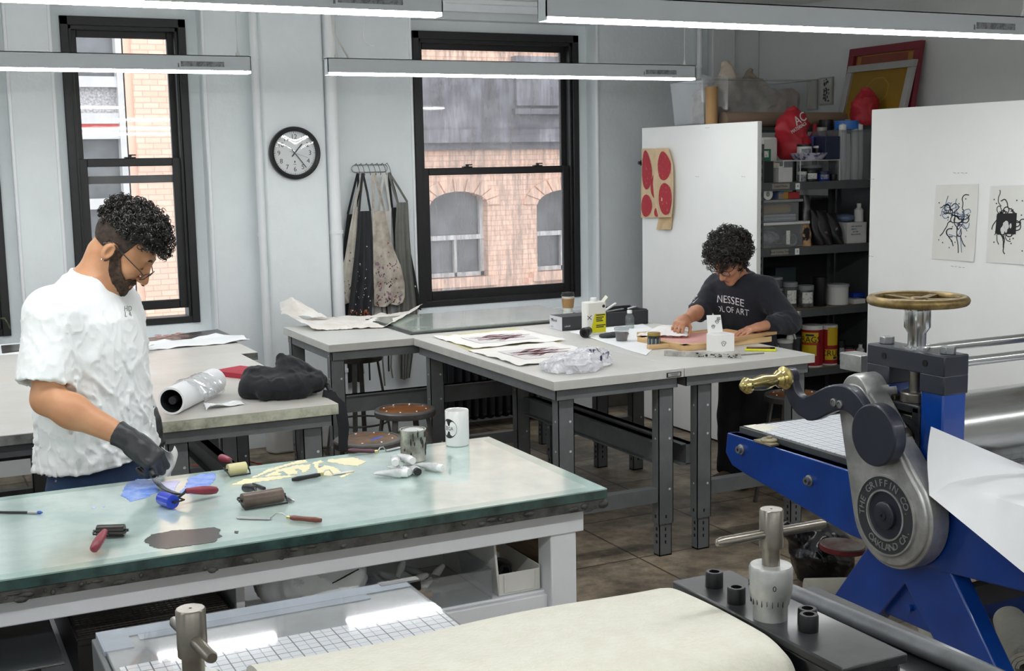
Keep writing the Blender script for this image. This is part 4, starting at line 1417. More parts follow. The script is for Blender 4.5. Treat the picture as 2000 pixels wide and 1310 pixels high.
ink_patch('ink_smear', 'pale violet scraped ink between the two blue patches', M_inkv, [[(311, 942), (352, 938), (338, 962), (322, 968)]], rough=.003)
ink_patch('ink_smear', 'larger patch of blue ink nearest the cream brayer', M_inkb, [[(350, 962), (364, 948), (368, 934), (390, 926), (420, 924), (420, 934), (412, 946), (398, 958), (376, 966)]])
ink_patch('ink_smear', 'ragged band of cream ink behind the black handled knife', M_inkc,
          [[(452, 947), (478, 936), (540, 930), (580, 928), (545, 936), (500, 942), (472, 946)], [(490, 934), (520, 918), (570, 903), (596, 898), (600, 903), (560, 910), (525, 922), (500, 932)], [(515, 931), (545, 917), (580, 909), (604, 907), (606, 916), (592, 924), (585, 915), (574, 916), (583, 925), (560, 928), (556, 920), (545, 922), (550, 928)]], rough=.005)
ink_patch('ink_smear', 'broad patch of cream ink below the plum handled knife', M_inkc,
          [[(610, 904), (626, 899), (632, 902), (622, 906), (624, 914), (634, 908), (650, 911), (664, 918), (664, 924), (645, 930), (622, 927), (618, 914)], [(640, 898), (690, 893), (716, 902), (700, 910), (672, 908), (655, 904), (642, 903)], [(664, 930), (690, 919), (694, 921), (668, 933)]], rough=.004)
ink_patch('ink_smear', 'long black ink film at the near edge of the glass', M_inkk,
          [[(280, 1056), (296, 1044), (340, 1036), (380, 1034), (420, 1030), (434, 1034), (426, 1042), (435, 1046), (420, 1058), (380, 1064), (330, 1072), (296, 1068)]], rough=.005)
ink_patch('ink_fleck', 'tiny fleck of black ink beside the rosewood handled knife', M_inkk, [[(458, 1037), (466, 1037), (465, 1042), (458, 1041)]], rough=.001)
ink_patch('ink_fleck', 'small lilac ink flecks on bare glass', M_inkv, [[(178, 992), (188, 989), (186, 994)], [(200, 989), (206, 986), (204, 991)]], rough=.001)

# paint can
M_tin = mat('splashed_tin', 'b9b9b0', .35, metal=.55, col2='6f6e66', scale=16, lo=.35, hi=.6)
pc = thing('paint_can', 'battered silver paint can with drips on the ink table', 'can', (1.53, 3.885, ZG))
ch = 1.008 - ZG
MB().lathe([(.0, 0), (.044, 0), (.0455, .003), (.0435, .006), (.0435, ch - .006), (.0455, ch - .003), (.0455, ch), (.041, ch), (.041, ch - .006), (.0, ch - .006)], (1.53, 3.885, ZG + .0005), n=40).build('can_body', M_tin, pc)
MB().lathe([(.036, ch - .005), (.036, ch - .001), (.031, ch), (.030, ch - .003), (.0, ch - .003)], (1.53, 3.885, ZG), n=40).build('lid', mat('silver_lid', 'd5d6d4', .3, metal=.6, vary=.2), pc)
dp = MB()
for k in range(16):
    a = R(random.uniform(-170, -10))
    q = Vector((1.53 + .0437 * math.cos(a), 3.885 + .0437 * math.sin(a), ZG + random.uniform(.03, .1)))
    dp.ell(q, (.003, .003, random.uniform(.004, .018)), nu=8, nv=6)
dp.build('drips', M_inkk, pc)
# mug
mg = thing('mug', 'white mug with a round black emblem on the ink table', 'mug', (1.753, 4.02, ZG))
mh = 1.028 - ZG
mc = (1.753, 4.02, ZG + .0005)
M_ceramic = mat('white_ceramic', 'e6e7e6', .2, vary=.02, coat=.4)
MB().lathe([(.0, 0), (.039, 0), (.0425, .004), (.0425, mh - .002), (.041, mh), (.039, mh - .002), (.039, .008), (.0, .007)], mc, n=44).build('mug_body', M_ceramic, mg)
MB().tube([(1.753 + .03, 4.02 + .03, ZG + mh * .78), (1.753 + .055, 4.02 + .055, ZG + mh * .74), (1.753 + .06, 4.02 + .06, ZG + mh * .45), (1.753 + .05, 4.02 + .05, ZG + mh * .25), (1.753 + .029, 4.02 + .029, ZG + mh * .2)], .006, 10).build('handle', M_ceramic, mg)
lg = MB()
ac = R(-158)
def on_mug(s_, h):
    a = ac + s_ / .0425
    return Vector(mc) + Vector((math.cos(a) * .0429, math.sin(a) * .0429, h))
N = 28
ring_o = [on_mug(.033 * math.cos(2 * PI * k / N), .066 + .035 * math.sin(2 * PI * k / N)) for k in range(N)]
cen = on_mug(0, .066)
lg.add([cen] + ring_o, [(0, k + 1, (k + 1) % N + 1) for k in range(N)], 0)
ring_i = [on_mug(.029 * math.cos(2 * PI * k / N), .066 + .031 * math.sin(2 * PI * k / N)) + (Vector((math.cos(ac), math.sin(ac), 0)) * .0003) for k in range(N)]
nrm = Vector((math.cos(ac), math.sin(ac), 0))
bar = [on_mug(s_, h) + nrm * .0005 for s_, h in ((-.031, .056), (-.015, .056), (0, .056), (.015, .056), (.031, .056), (.031, .076), (.015, .076), (0, .076), (-.015, .076), (-.031, .076))]
lg.add(bar, [(0, 1, 8, 9), (1, 2, 7, 8), (2, 3, 6, 7), (3, 4, 5, 6)], 1)
k0 = len(lg.v)
lg.text('ZEGA', cen + nrm * .0012, nrm.cross(Vector((0, 0, 1))) * -1, (0, 0, 1), .019, .0006, m=0, squash=.85)
for i in range(k0, len(lg.v)):
    v = Vector(lg.v[i])
    d = Vector((v.x - mc[0], v.y - mc[1], 0))
    lg.v[i] = (mc[0] + d.x / d.length * .0436, mc[1] + d.y / d.length * .0436, v.z)
lg.build('emblem', [mat('mug_emblem_black', '2b2b2c', .4), M_ceramic], mg)
# ink tubes in a heap
M_tube = mat('white_ink_tube', 'e2e3e3', .35, vary=.06, scale=14, col2='b9bcbd')
M_tcap = mat('white_tube_cap', 'eceded', .35, vary=.02)
def ink_tube(label, loc, rz, tilt=0, cap=M_tcap, dz=0):
    t = thing('ink_tube', label, 'tube', (loc[0], loc[1], ZG + .0155 + dz), rz, 'heap of white ink tubes')
    t.rotation_euler = (tilt, 0, rz)
    def fn(u, v):
        a = 2 * PI * u
        k = 1 - v
        w = .0145 + .002 * v
        return (math.cos(a) * w, .085 * v - .01, math.sin(a) * .0145 * (k ** .6 if v < 1 else .04) + .0006 * math.sin(9 * a + 20 * v))
    MB().sheet(fn, 24, 14, .0008).build('tube_body', M_tube, t, world=False)
    MB().lathe([(.0145, 0), (.012, .006), (.006, .008), (.0, .008)], (0, -.01, 0), (0, -1, 0), n=24).build('shoulder', M_tube, t, world=False)
    MB().lathe([(.0115, 0), (.0125, .002), (.0125, .017), (.0115, .019), (.0, .019)], (0, -.016, 0), (0, -1, 0), n=24, flute=18, fdepth=.04).build('screw_cap', cap, t, world=False)
    bb = MB().strip([(math.cos(a) * .0158, .03, math.sin(a) * .0128) for a in [R(20 + 14 * k) for k in range(11)]], .012, .0006, up=(0, 0, 1))
    return t
qx, qy = 1.455, 3.70
ink_tube('ink tube of the heap pointing its tail at the wet cream ink', (qx - .062, qy - .015), R(58))
ink_tube('white capped ink tube in the front of the heap', (qx - .03, qy + .012), R(12))
ink_tube('ink tube with black open mouth at the front of the heap', (qx + .005, qy - .002), R(-4), cap=mat('black_tube_cap', '1a1a1b', .4))
ink_tube('ink tube at the side of the heap nearest the mug', (qx + .075, qy + .0), R(28))
ink_tube('ink tube on top of the heap, nearest the man', (qx - .042, qy + .05), R(-22), dz=.026)
ink_tube('ink tube on top of the heap, against the paint can', (qx + .0, qy + .045), R(6), dz=.027)

# ================================================================== on the stained worktables
M_wrap = clear('plastic_film', 'ffffff', .12, 'eef2f4', .12, .5)
ZD = ZT - .005
tb = thing('cardboard_tube', 'big white paper-wrapped tube with dark hollow end on the stained worktable', 'tube', (1.03, 5.3, ZD))
p0, p1 = Vector((.952, 5.045, ZD + .0565)), Vector((1.213, 5.43, ZD + .0565))
dd = (p1 - p0)
MB().lathe([(.047, 0), (.0555, 0), (.0555, dd.length), (.047, dd.length), (.047, 0)], p0, dd, n=48).build('tube_wall', M_paper, tb)
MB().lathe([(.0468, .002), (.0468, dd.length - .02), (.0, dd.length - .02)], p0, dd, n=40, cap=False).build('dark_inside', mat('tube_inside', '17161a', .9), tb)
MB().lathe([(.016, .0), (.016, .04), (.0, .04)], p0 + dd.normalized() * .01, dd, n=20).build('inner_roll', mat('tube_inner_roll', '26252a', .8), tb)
def wrapf(u, v):
    q = p0.lerp(p1, .25 + .5 * v)
    s_ = Vector((-dd.y, dd.x, 0)).normalized()
    a = PI * (.15 + 1.0 * u)
    n_ = fbm((u * 3, v * 4, 1), 2.5)
    r_ = .061 + .012 * abs(n_) + (.09 * max(0, u - .6))
    return q + s_ * math.cos(a) * r_ + Vector((0, 0, max(.062 - .06 - ZD * 0 - .055, math.sin(a) * (.060 + .008 * n_))))
tag(MB().sheet(wrapf, 22, 22, .0006).build('plastic_wrap', M_wrap), 'crumpled clear film over the white tube', 'plastic wrap')
bk = thing('book', 'red clothbound book lying on the stained worktable', 'book', (1.42, 5.85, ZD))
M_redb = mat('red_cloth_cover', 'b0243a', .6, vary=.1, scale=20)
M_pages = mat('book_pages', 'e9e2d2', .8, vary=.08, stretch=(1, 1, 40))
bx = [Vector((1.315, 5.93, 0)), Vector((1.425, 5.72, 0)), Vector((1.585, 5.80, 0)), Vector((1.475, 6.01, 0))]
c_ = sum(bx, Vector()) / 4
ins = [c_ + (p - c_) * .955 for p in bx]
MB().prism([p + Vector((0, 0, ZD)) for p in bx], (0, 0, .003)).prism([p + Vector((0, 0, ZD + .019)) for p in bx], (0, 0, .003)).prism([bx[0] + Vector((0, 0, ZD)), bx[1] + Vector((0, 0, ZD)), bx[1].lerp(bx[2], .02) + Vector((0, 0, ZD)), bx[0].lerp(bx[3], .02) + Vector((0, 0, ZD))], (0, 0, .022)).build('cover', M_redb, bk, bevel=.001)
MB().prism([p + Vector((0, 0, ZD + .003)) for p in ins], (0, 0, .016)).build('pages', M_pages, bk)
# black jacket / bag
M_jack = mat('black_navy_cloth', '0d0f15', .8, vary=.3, scale=14, sheen=.06, bump=.15, bscale=200)
def jk(P):
    q = sd_ell(P, (1.475, 5.22, ZD + .055), (.17, .15, .065))
    q = smin(q, sd_cone(P, (1.36, 5.27, ZD + .07), (1.33, 5.24, ZD + .04), .06, .05), .05)
    q = smin(q, sd_cone(P, (1.50, 5.24, ZD + .09), (1.475, 5.27, ZD + .155), .07, .018), .035)
    q = smin(q, sd_cone(P, (1.50, 5.25, ZD + .13), (1.60, 5.20, ZD + .06), .035, .03), .03)
    q = smin(q, sd_cone(P, (1.36, 5.14, ZD + .03), (1.52, 5.11, ZD + .03), .032, .028), .02)
    w = wav(P, 30, 11)
    q = q + .007 * wav(P, 16, 11) - .006 * np.exp(-(w * 4) ** 2) + .004 * w
    return np.maximum(q, ZD + .002 - P[:, 2])
jt = thing('jacket', 'crumpled black jacket heaped on the stained worktable', 'jacket', (1.47, 5.2, ZD))
skin_solid(jk, (1.2, 4.98, ZD - .01), (1.72, 5.46, ZD + .2), .007).build('cloth', M_jack, jt)
MB().tube([(1.57, 5.20, ZD + .03), (1.60, 5.16, ZD + .05), (1.63, 5.19, ZD + .055), (1.645, 5.16, ZD + .03), (1.63, 5.08, ZD + .02)], .011, 8).build('rolled_strap', M_jack, jt)
MB().strip([(1.60, 5.1, ZD + .012), (1.628, 5.06, ZD + .012), (1.645, 5.01, ZD - .04), (1.645, 4.98, ZD - .12), (1.638, 4.965, ZD - .21)], .04, .003, up=(0, -1, .2)).strip([(1.638, 4.965, ZD - .21), (1.66, 4.985, ZD - .12), (1.665, 5.03, ZD - .03), (1.63, 5.10, ZD + .012)], .03, .003, up=(0, -1, .2)).build('hanging_strap', M_jack, jt)
MB().strip([(1.52, 5.33, ZD + .095), (1.56, 5.31, ZD + .085), (1.59, 5.27, ZD + .07)], .02, .004).build('lining', mat('pink_lining', 'b04a62', .6), jt)
def tis(u, v):
    x, y = 1.09 + .17 * u, 5.05 + .075 * v + .05 * u
    return (x, y, ZD + .004 + .022 * max(0, math.sin(u * 5 + v * 3)) * (1 - u) + .01 * abs(fbm((u, v, 3), 4)))
tag(MB().sheet(tis, 18, 12, .001).build('tissue', M_paper), 'crumpled white tissue between the tube and the jacket', 'tissue')

def px_sheet(name, label, cat, quad, z, m, t=.0012, lift=.0, n=14, group=None, holes=None, seed=1, parent=None):
    P = [on(x, y, z=z) for x, y in quad]
    def fn(u, v):
        q = P[0].lerp(P[1], u).lerp(P[3].lerp(P[2], u), v)
        e = max(abs(u - .5), abs(v - .5)) * 2
        return q + Vector((0, 0, t + lift * (e ** 4) * abs(fbm((u * 2, v * 2, seed), 1.5))))
    b = MB().sheet(fn, n, n, t)
    if parent:
        return b.build(name, m, parent)
    return tag(b.build(name, m), label, cat, group)
ZE = ZT - .015
po = thing('poster', 'dark photograph print with pink blossoms lying under the left window', 'poster', on(360, 655, z=ZE))
po['label'] = 'dark photograph print with pink blossoms lying below the half-open sash window'
px_sheet('print_sheet', '', '', [(240, 666), (425, 643), (452, 655), (240, 672)], ZE, mat('dark_photo_print', '5f5a5a', .3, col2='34302f', scale=9), parent=po)
fl = MB()
for k in range(22):
    a = on(random.uniform(308, 365), random.uniform(650, 660), z=ZE + .003)
    fl.ell(a, (random.uniform(.015, .03), random.uniform(.012, .025), .0006), nu=10, nv=5)
fl.build('blossoms', mat('pink_blossoms', 'c79c94', .5, col2='8d5f5c', scale=20), po)
px_sheet('paper_sheet', 'curling white paper in front of the blossom poster', 'paper', [(235, 676), (470, 655), (488, 668), (235, 690)], ZE, M_paper, lift=.03)
px_sheet('paper_sheet', 'white sheet with lifted corner beside the man', 'paper', [(225, 668), (295, 670), (302, 676), (230, 690)], ZE + .034, M_paper, lift=.02, seed=5)
px_sheet('paper_sheet', 'white paper under the dark plate by the far window', 'paper', [(-40, 676), (62, 668), (62, 690), (-40, 696)], ZE, M_paper)
px_sheet('print_plate', 'dark etched plate lying on white paper by the far window', 'plate', [(2, 676), (60, 671), (60, 683), (4, 690)], ZE + .003, mat('dark_plate', '56514f', .25, col2='2f2c2c', scale=6), t=.003)
# plant whose leaf tips show at the far window
pt = thing('house_plant', 'spider plant leaf tips at the far window', 'plant', (W1[1] - .12, 8.3, W1[2] - REC))
pot = (W1[1] - .14, 8.33, W1[2] - REC)
MB().lathe([(.0, 0), (.045, 0), (.06, .1), (.055, .1), (.05, .09), (.0, .09)], pot, n=24).build('pot', mat('terracotta_dark', '5a4238', .7), pt)
for k in range(9):
    a = R(-100 + 40 * k)
    r_ = .14
    d = Vector((math.cos(a), math.sin(a) * .3, 0))
    MB().strip([Vector(pot) + Vector((0, 0, .1)) + d * .01, Vector(pot) + d * .05 + Vector((0, 0, .2)), Vector(pot) + d * .11 + Vector((0, 0, .22 - .01 * k)), Vector(pot) + d * r_ + Vector((0, 0, .16 - .012 * k))], [.008, .012, .009, .002], .001).build('leaf', mat('variegated_leaf', 'bfc79a', .5, col2='5d7a3d', scale=30), pt)

# ================================================================== on the white worktables
M_glslab = mat('old_glass_slab', '9fb0aa', .15, col2='c0c8bf', scale=5, coat=.6, lo=.4, hi=.7)
sl = thing('glass_slab', 'thick grey-green glass slab on the worktable by the grimy window', 'glass slab', (3.25, 7.05, ZT))
MB().box(2.66, 3.86, 6.70, 7.43, ZT + .012, ZT + .02).build('slab', [M_glslab], sl)
MB().box(2.63, 3.89, 6.665, 7.44, ZT, ZT + .012).build('dark_backing', mat('dark_slab_backing', '3c403f', .4, vary=.3, scale=9), sl, bevel=.003)
# crumpled newsprint on the bench end
def cr(u, v):
    a = on(548, 628, z=ZT).lerp(on(826, 612, z=ZT), u)
    b = on(612, 647, z=ZT).lerp(on(770, 640, z=ZT), u)
    q = a.lerp(b, v)
    h = .004 + .018 * abs(fbm((u * 3, v * 1.2, 2), 2.2)) + .05 * max(0, .16 - u) / .16 * (1.2 - v) + .05 * max(0, u - .86) / .14 * (1 - v * .5)
    return q + Vector((0, 0, h))
M_news = mat('creased_paper', 'eceae6', .8, vary=.06, scale=6, col2='e0d9d1')
tag(MB().sheet(cr, 60, 20, .0015).build('crumpled_paper', M_news), 'long crumpled sheet of white paper across the bench end', 'paper')
def cr2(u, v):
    q = on(550, 625, z=ZT).lerp(on(640, 630, z=ZT), u)
    return q + Vector((.02 * v, .10 * v, .034 + .12 * math.sin(PI * min(1, .15 + v * .5)) * (1 - abs(u * 2 - .55) * .75) * v ** .7 + .012 * fbm((u, v, 9), 5)))
tag(MB().sheet(cr2, 26, 18, .0012).build('crumpled_paper', M_news), 'raised peak of creased paper at the bench end below the clock', 'paper')
# prints
M_rag = mat('deckled_rag_paper', 'eceae6', .85, vary=.03, scale=12)
M_wash = mat('grey_print_wash', 'dcd8d8', .8, vary=.08, scale=7)
M_maroon = mat('maroon_ink', '7a2f42', .6, col2='4e2233', scale=25, lo=.35, hi=.62)
def print_(x0, x1, y0, y1, label, sd):
    t = thing('art_print', label, 'print', ((x0 + x1) / 2, (y0 + y1) / 2, ZT), group='deckle-edged prints drying on the worktable')
    rnd = random.Random(sd)
    def fn(u, v):
        e = max(abs(u - .5), abs(v - .5)) * 2
        return (x0 + (x1 - x0) * u + .004 * fbm((v * 6, 0, sd), 2) * (e > .98), y0 + (y1 - y0) * v + .004 * fbm((u * 6, 3, sd), 2) * (e > .98), ZT + .002 + .014 * max(0, e - .8) / .2 * abs(fbm((u * 2, v * 2, sd), 1.4)) + .004 * (1 - v))
    MB().sheet(fn, 30, 30, .0012).build('rag_sheet', M_rag, t)
    zz = ZT + .0066
    cx, cy = (x0 + x1) / 2 + .02, (y0 + y1) / 2 + .03
    MB().box(x0 + .11, x1 - .08, y0 + .15, y1 - .14, zz, zz + .0005).build('plate_tone', M_wash, t)
    b = MB()
    for k in range(15):
        f = (k - 7) / 7
        L = .17 * (1 - f * f * .6) * rnd.uniform(.7, 1.1)
        ya = cy + f * .085
        xa = cx + rnd.uniform(-.03, .03)
        pts = []
        for i in range(9):
            s_ = i / 8 * 2 - 1
            pts.append((xa + s_ * L, ya + .02 * math.sin(s_ * 2.2 + k) + s_ * .012, zz + .0008))
        b.strip(pts, [.003 + .016 * max(0, 1 - abs(i / 8 * 2 - 1) ** 1.6) * rnd.uniform(.6, 1.1) for i in range(9)], .0006)
    b.build('ink_image', M_maroon, t)
print_(2.70, 3.255, 5.955, 6.50, 'deckle-edged print of dark red strokes further from the plastic bag', 3)
print_(2.655, 3.17, 5.325, 5.93, 'deckle-edged print of dark red strokes partly under the plastic bag', 4)
px_sheet('backing_sheet', 'yellowish sheet peeping out under the farther red print', 'paper', [(850, 657), (1005, 640), (1098, 668), (922, 688)], ZT - .0004, mat('yellowish_sheet', 'd0caa0', .8))
# plastic bag
M_pbag = clear('white_plastic_bag', 'fdfdff', .42, 'f2f3f7', .2, .6)
def pbag(P):
    q = sd_ell(P, (2.83, 5.08, ZT + .03), (.12, .10, .045))
    q = smin(q, sd_ell(P, (2.97, 5.18, ZT + .03), (.10, .09, .05)), .05)
    q = smin(q, sd_ell(P, (2.75, 5.12, ZT + .02), (.06, .10, .025)), .04)
    w = wav(P, 34, 21)
    w2 = wav(P, 62, 8)
    return np.maximum(q + .010 * w - .012 * np.exp(-(w * 7) ** 2) - .006 * np.exp(-(w2 * 6) ** 2), ZT + .002 - P[:, 2])
pg = thing('plastic_bag', 'crumpled white plastic bag with purple print at the bench corner', 'bag', (2.88, 5.12, ZT))
skin_solid(pbag, (2.6, 4.9, ZT - .005), (3.14, 5.34, ZT + .12), .005).build('bag_film', M_pbag, pg)
lt = MB()
nb = Vector((-.28, -.72, .6)).normalized()
lt.text('Thank', (2.945, 5.115, ZT + .088), (.86, .34, .3), (-.1, .55, .75), .045, .001)
lt.text('Co.me', (3.0, 5.10, ZT + .06), (.8, .5, -.25), (.1, .4, .85), .036, .001)
kp = []
for i, v in enumerate(lt.v):
    h_ = hit(pbag, (v[0], v[1], ZT + .14), (0, 0, -1), .14)
    lt.v[i] = tuple(h_ + np.array((0, 0, .0015))) if h_ is not None else (v[0], v[1], ZT + .004)
lt.build('printed_words', mat('purple_bag_ink', '3c3560', .5), pg)
pn = thing('marker_pen', 'white capped marker beside the plastic bag', 'marker', on(1170, 717, z=ZT))
a_, b_ = on(1152, 720, z=ZT) + Vector((0, 0, .011)), on(1176, 717, z=ZT) + Vector((0, 0, .011))
MB().cyl(a_, b_, .010, n=20).build('barrel', M_tcap, pn)
MB().lathe([(.0085, 0), (.0085, .028), (.005, .034), (.004, .046), (.0, .047)], b_, b_ - a_, n=20).build('cap', M_tcap, pn)
# black and white carton
bxm = [mat('matte_black_card', '3b3c3e', .6), mat('white_card', 'dfdfe4', .6), mat('black_print', '2a2a2a', .6)]
cb = thing('carton', 'small black carton with white end printed in black', 'box', (3.54, 6.40, ZT))
MB().box(3.44, 3.68, 6.33, 6.48, ZT + .0005, ZT + .08, 0).build('carton_body', bxm[0], cb, bevel=.001)
e_ = MB().box(3.4385, 3.44, 6.33, 6.48, ZT + .001, ZT + .0795, 1)
e_.box(3.438, 3.4386, 6.44, 6.46, ZT + .055, ZT + .063, 2)
e_.text('cuboid', (3.4379, 6.425, ZT + .055), (0, -1, 0), (0, 0, 1), .026, .0006, 2)
e_.text('no. 12', (3.4379, 6.45, ZT + .016), (0, -1, 0), (0, 0, 1), .011, .0006, 2)
e_.text('cuboid', (3.475, 6.3295, ZT + .026), (1, 0, 0), (0, 0, 1), .014, .0006, 1)
e_.build('printed_end', bxm, cb)
# coffee cup
cc = (3.86, 7.02, ZT + .0205)
cp = thing('coffee_cup', 'paper coffee cup with brown sleeve and black lid on the glass slab', 'cup', cc)
MB().lathe([(.0, 0), (.030, 0), (.041, .10), (.0395, .10), (.0, .098)], cc, n=36).build('paper_cup', mat('white_cup_paper', 'e8e6df', .6), cp)
MB().lathe([(.0335, .022), (.0405, .083), (.0420, .083), (.035, .022)], cc, n=36).build('sleeve', mat('kraft_sleeve', 'a98358', .8, vary=.08), cp)
MB().lathe([(.044, .098), (.044, .105), (.040, .108), (.039, .119), (.036, .121), (.034, .118), (.0, .118)], cc, n=36).build('lid', mat('black_cup_lid', '1d1f20', .35), cp)
# yellow can
yc = thing('solvent_can', 'yellow and white rectangular solvent can with screw cap', 'can', (3.53, 6.13, ZT))
hc = .185
yb_ = MB().box(3.475, 3.595, 6.09, 6.165, ZT + .0005, ZT + hc, 0)
yb_.build('can_body', mat('white_can_enamel', 'e5e5dc', .35, vary=.05), yc, bevel=.006)
lb = MB()
for x, sx_, ux in ((3.4744, None, (0, -1, 0)),):
    lb.box(x - .0004, x, 6.097, 6.158, ZT + .02, ZT + .178, 2)
lb.prism([(3.49, 6.0896, ZT + .012), (3.592, 6.0896, ZT + .012), (3.592, 6.0896, ZT + .118), (3.52, 6.0896, ZT + .118)], (0, -.0005, 0), 0)
for k, (zz, w) in enumerate(((.108, .058), (.095, .05), (.085, .04), (.075, .045), (.05, .062), (.04, .05))):
    lb.box(3.528, 3.528 + w, 6.0885, 6.0891, ZT + zz, ZT + zz + .006, 1)
lb.text('X', (3.475 + .012, 6.0886, ZT + .10), (0, 0, 1), (-1, 0, 0), .04, .0005, 1)
lb.lathe([(.006, 0), (.009, 0), (.009, .0006), (.006, .0006)], (3.578, 6.0890, ZT + .16), (0, -1, 0), n=20, m=1)
lb.build('label', [mat('bright_yellow_label', 'd9d414', .4), bxm[2], mat('white_label', 'efefea', .4)], yc)
MB().lathe([(.022, 0), (.022, .004), (.017, .004), (.019, .006), (.019, .02), (.017, .022), (.0, .022)], (3.535, 6.128, ZT + hc), n=28, flute=20, fdepth=.04).build('screw_cap', M_tcap, yc)
# black cap-like nozzle lying on the bench
bc = thing('rubber_cap', 'black rubber cup lying on its side in front of the yellow can', 'cap', on(1143, 660, z=ZT))
q = on(1143, 660, z=ZT)
MB().lathe([(.018, -.03), (.028, -.03), (.03, -.02), (.026, .0), (.022, .03), (.0, .034)], q + Vector((.02, .02, .0315)), (.8, .5, .12), n=32).build('cup_wall', M_blackh, bc)
MB().lathe([(.018, -.03), (.016, -.01), (.0, -.01)], q + Vector((.02, .02, .0315)), (.8, .5, .12), n=24).build('hollow', M_hole, bc)
# black caddy with tools
M_caddy = mat('grey_black_felt', '3a3b3d', .85, vary=.15)
cd = thing('tool_caddy', 'low black felt tray full of tools behind the glass bottle', 'tray', (3.86, 6.45, ZT))
q0, q1, q2, q3 = (3.70, 6.33), (4.03, 6.33), (4.03, 6.54), (3.70, 6.54)
w_ = MB()
w_.box(3.70, 4.03, 6.33, 6.342, ZT + .0005, ZT + .085).box(3.70, 4.03, 6.528, 6.54, ZT + .0005, ZT + .095).box(3.70, 3.712, 6.342, 6.528, ZT + .0005, ZT + .09).box(4.018, 4.03, 6.342, 6.528, ZT + .0005, ZT + .09).box(3.712, 4.018, 6.342, 6.528, ZT + .0005, ZT + .008)
w_.build('tray_box', M_caddy, cd, bevel=.004)
def lying(name, label, p, d, L, r, m, cat):
    return tag(MB().lathe([(.0, 0), (r, .003), (r, L - .01), (r * .4, L), (.0, L + .001)], p, d, n=12).build(name, m), label, cat, 'tools in the black tray')
lying('squeegee_handle', 'pale tool sticking up out of the black tray beside the yellow can', (3.725, 6.42, ZT + .06), (.85, .1, .38), .16, .008, M_tcap, 'tool')
lying('steel_tool', 'steel tool lying across the black tray', (3.78, 6.40, ZT + .082), (1, .1, .06), .13, .006, M_steelk, 'tool')
lying('pen', 'white pen lying in the far end of the black tray', (3.94, 6.42, ZT + .088), (.6, .2, .05), .08, .005, M_tcap, 'tool')
tag(MB().sheet(lambda u, v: (3.72 + .09 * u, 6.43 + .03 * v, ZT + .075 + .09 * u + .01 * v), 5, 3, .002).build('scraper_card', mat('olive_white_card', 'd5d6c4', .6)), 'pale card leaning out of the black tray', 'card')
# glass bottle
M_cg = clear('bottle_glass', 'f4f8f8', .05, 'e6ebeb', .05, .5)
gb_ = (3.83, 6.22, ZT + .0005)
gt_ = thing('glass_bottle', 'small clear glass bottle with white cap', 'bottle', gb_)
MB().lathe([(.0, 0), (.026, 0), (.027, .004), (.027, .062), (.022, .074), (.0135, .082), (.0135, .092)], gb_, n=32).build('glass', M_cg, gt_)
MB().lathe([(.0, .002), (.0255, .002), (.0255, .03), (.0, .03)], gb_, n=32).build('liquid', clear('pale_liquid', 'eef2f0', .12, 'cfd6d4', .05, .2), gt_)
MB().lathe([(.0155, .088), (.0155, .104), (.014, .106), (.0, .106)], gb_, n=24, flute=24, fdepth=.04).build('cap', M_tcap, gt_)
# tub of ink
tb_ = (3.52, 5.80, ZT + .003)
tt = thing('ink_tub', 'clear deli tub half full of dark brown ink', 'tub', tb_)
MB().lathe([(.030, 0), (.040, .062), (.0405, .064)], tb_, n=36).build('clear_wall', clear('tub_plastic', 'f0f3f4', .1, 'e3e7e8', .1, .5), tt)
MB().lathe([(.0, .001), (.0295, .001), (.036, .043), (.0, .043)], tb_, n=36).build('ink', mat('brown_black_ink', '4d4238', .4, vary=.3, scale=20), tt)
MB().lathe([(.042, .06), (.042, .068), (.038, .071), (.0, .07)], tb_, n=36).build('lid', clear('tub_lid', 'e8edf0', .35, 'dfe6ea', .1, .5), tt)
# labelled jar
jr = (3.535, 5.50, ZT + .0005)
jt_ = thing('ink_jar', 'jar with gold lid and dark blue label at the corner of the silk screen', 'jar', jr)
MB().lathe([(.0, 0), (.033, 0), (.034, .004), (.034, .062), (.030, .067), (.0, .067)], jr, n=36).build('jar_body', mat('jar_dark_contents', '1e2522', .2, coat=.5), jt_)
lbm = MB()
for k in range(14):
    a0, a1 = R(-215 + 12 * k), R(-215 + 12 * k + (11 if k % 3 else 5))
    lbm.add([Vector(jr) + Vector((.0345 * math.cos(a), .0345 * math.sin(a), h)) for a, h in ((a0, .014), (a1, .014), (a1, .05), (a0, .05))], [(0, 1, 2, 3)], k % 3 == 0)
lbm.build('label', [mat('blue_grey_label', '3f5468', .5, vary=.2), mat('pale_label', 'dcd8c8', .5)], jt_)
MB().lathe([(.035, .064), (.035, .078), (.033, .08), (.0, .08)], jr, n=36, flute=30, fdepth=.03).build('lid', mat('gold_lid', 'b9a25e', .3, metal=.8), jt_)
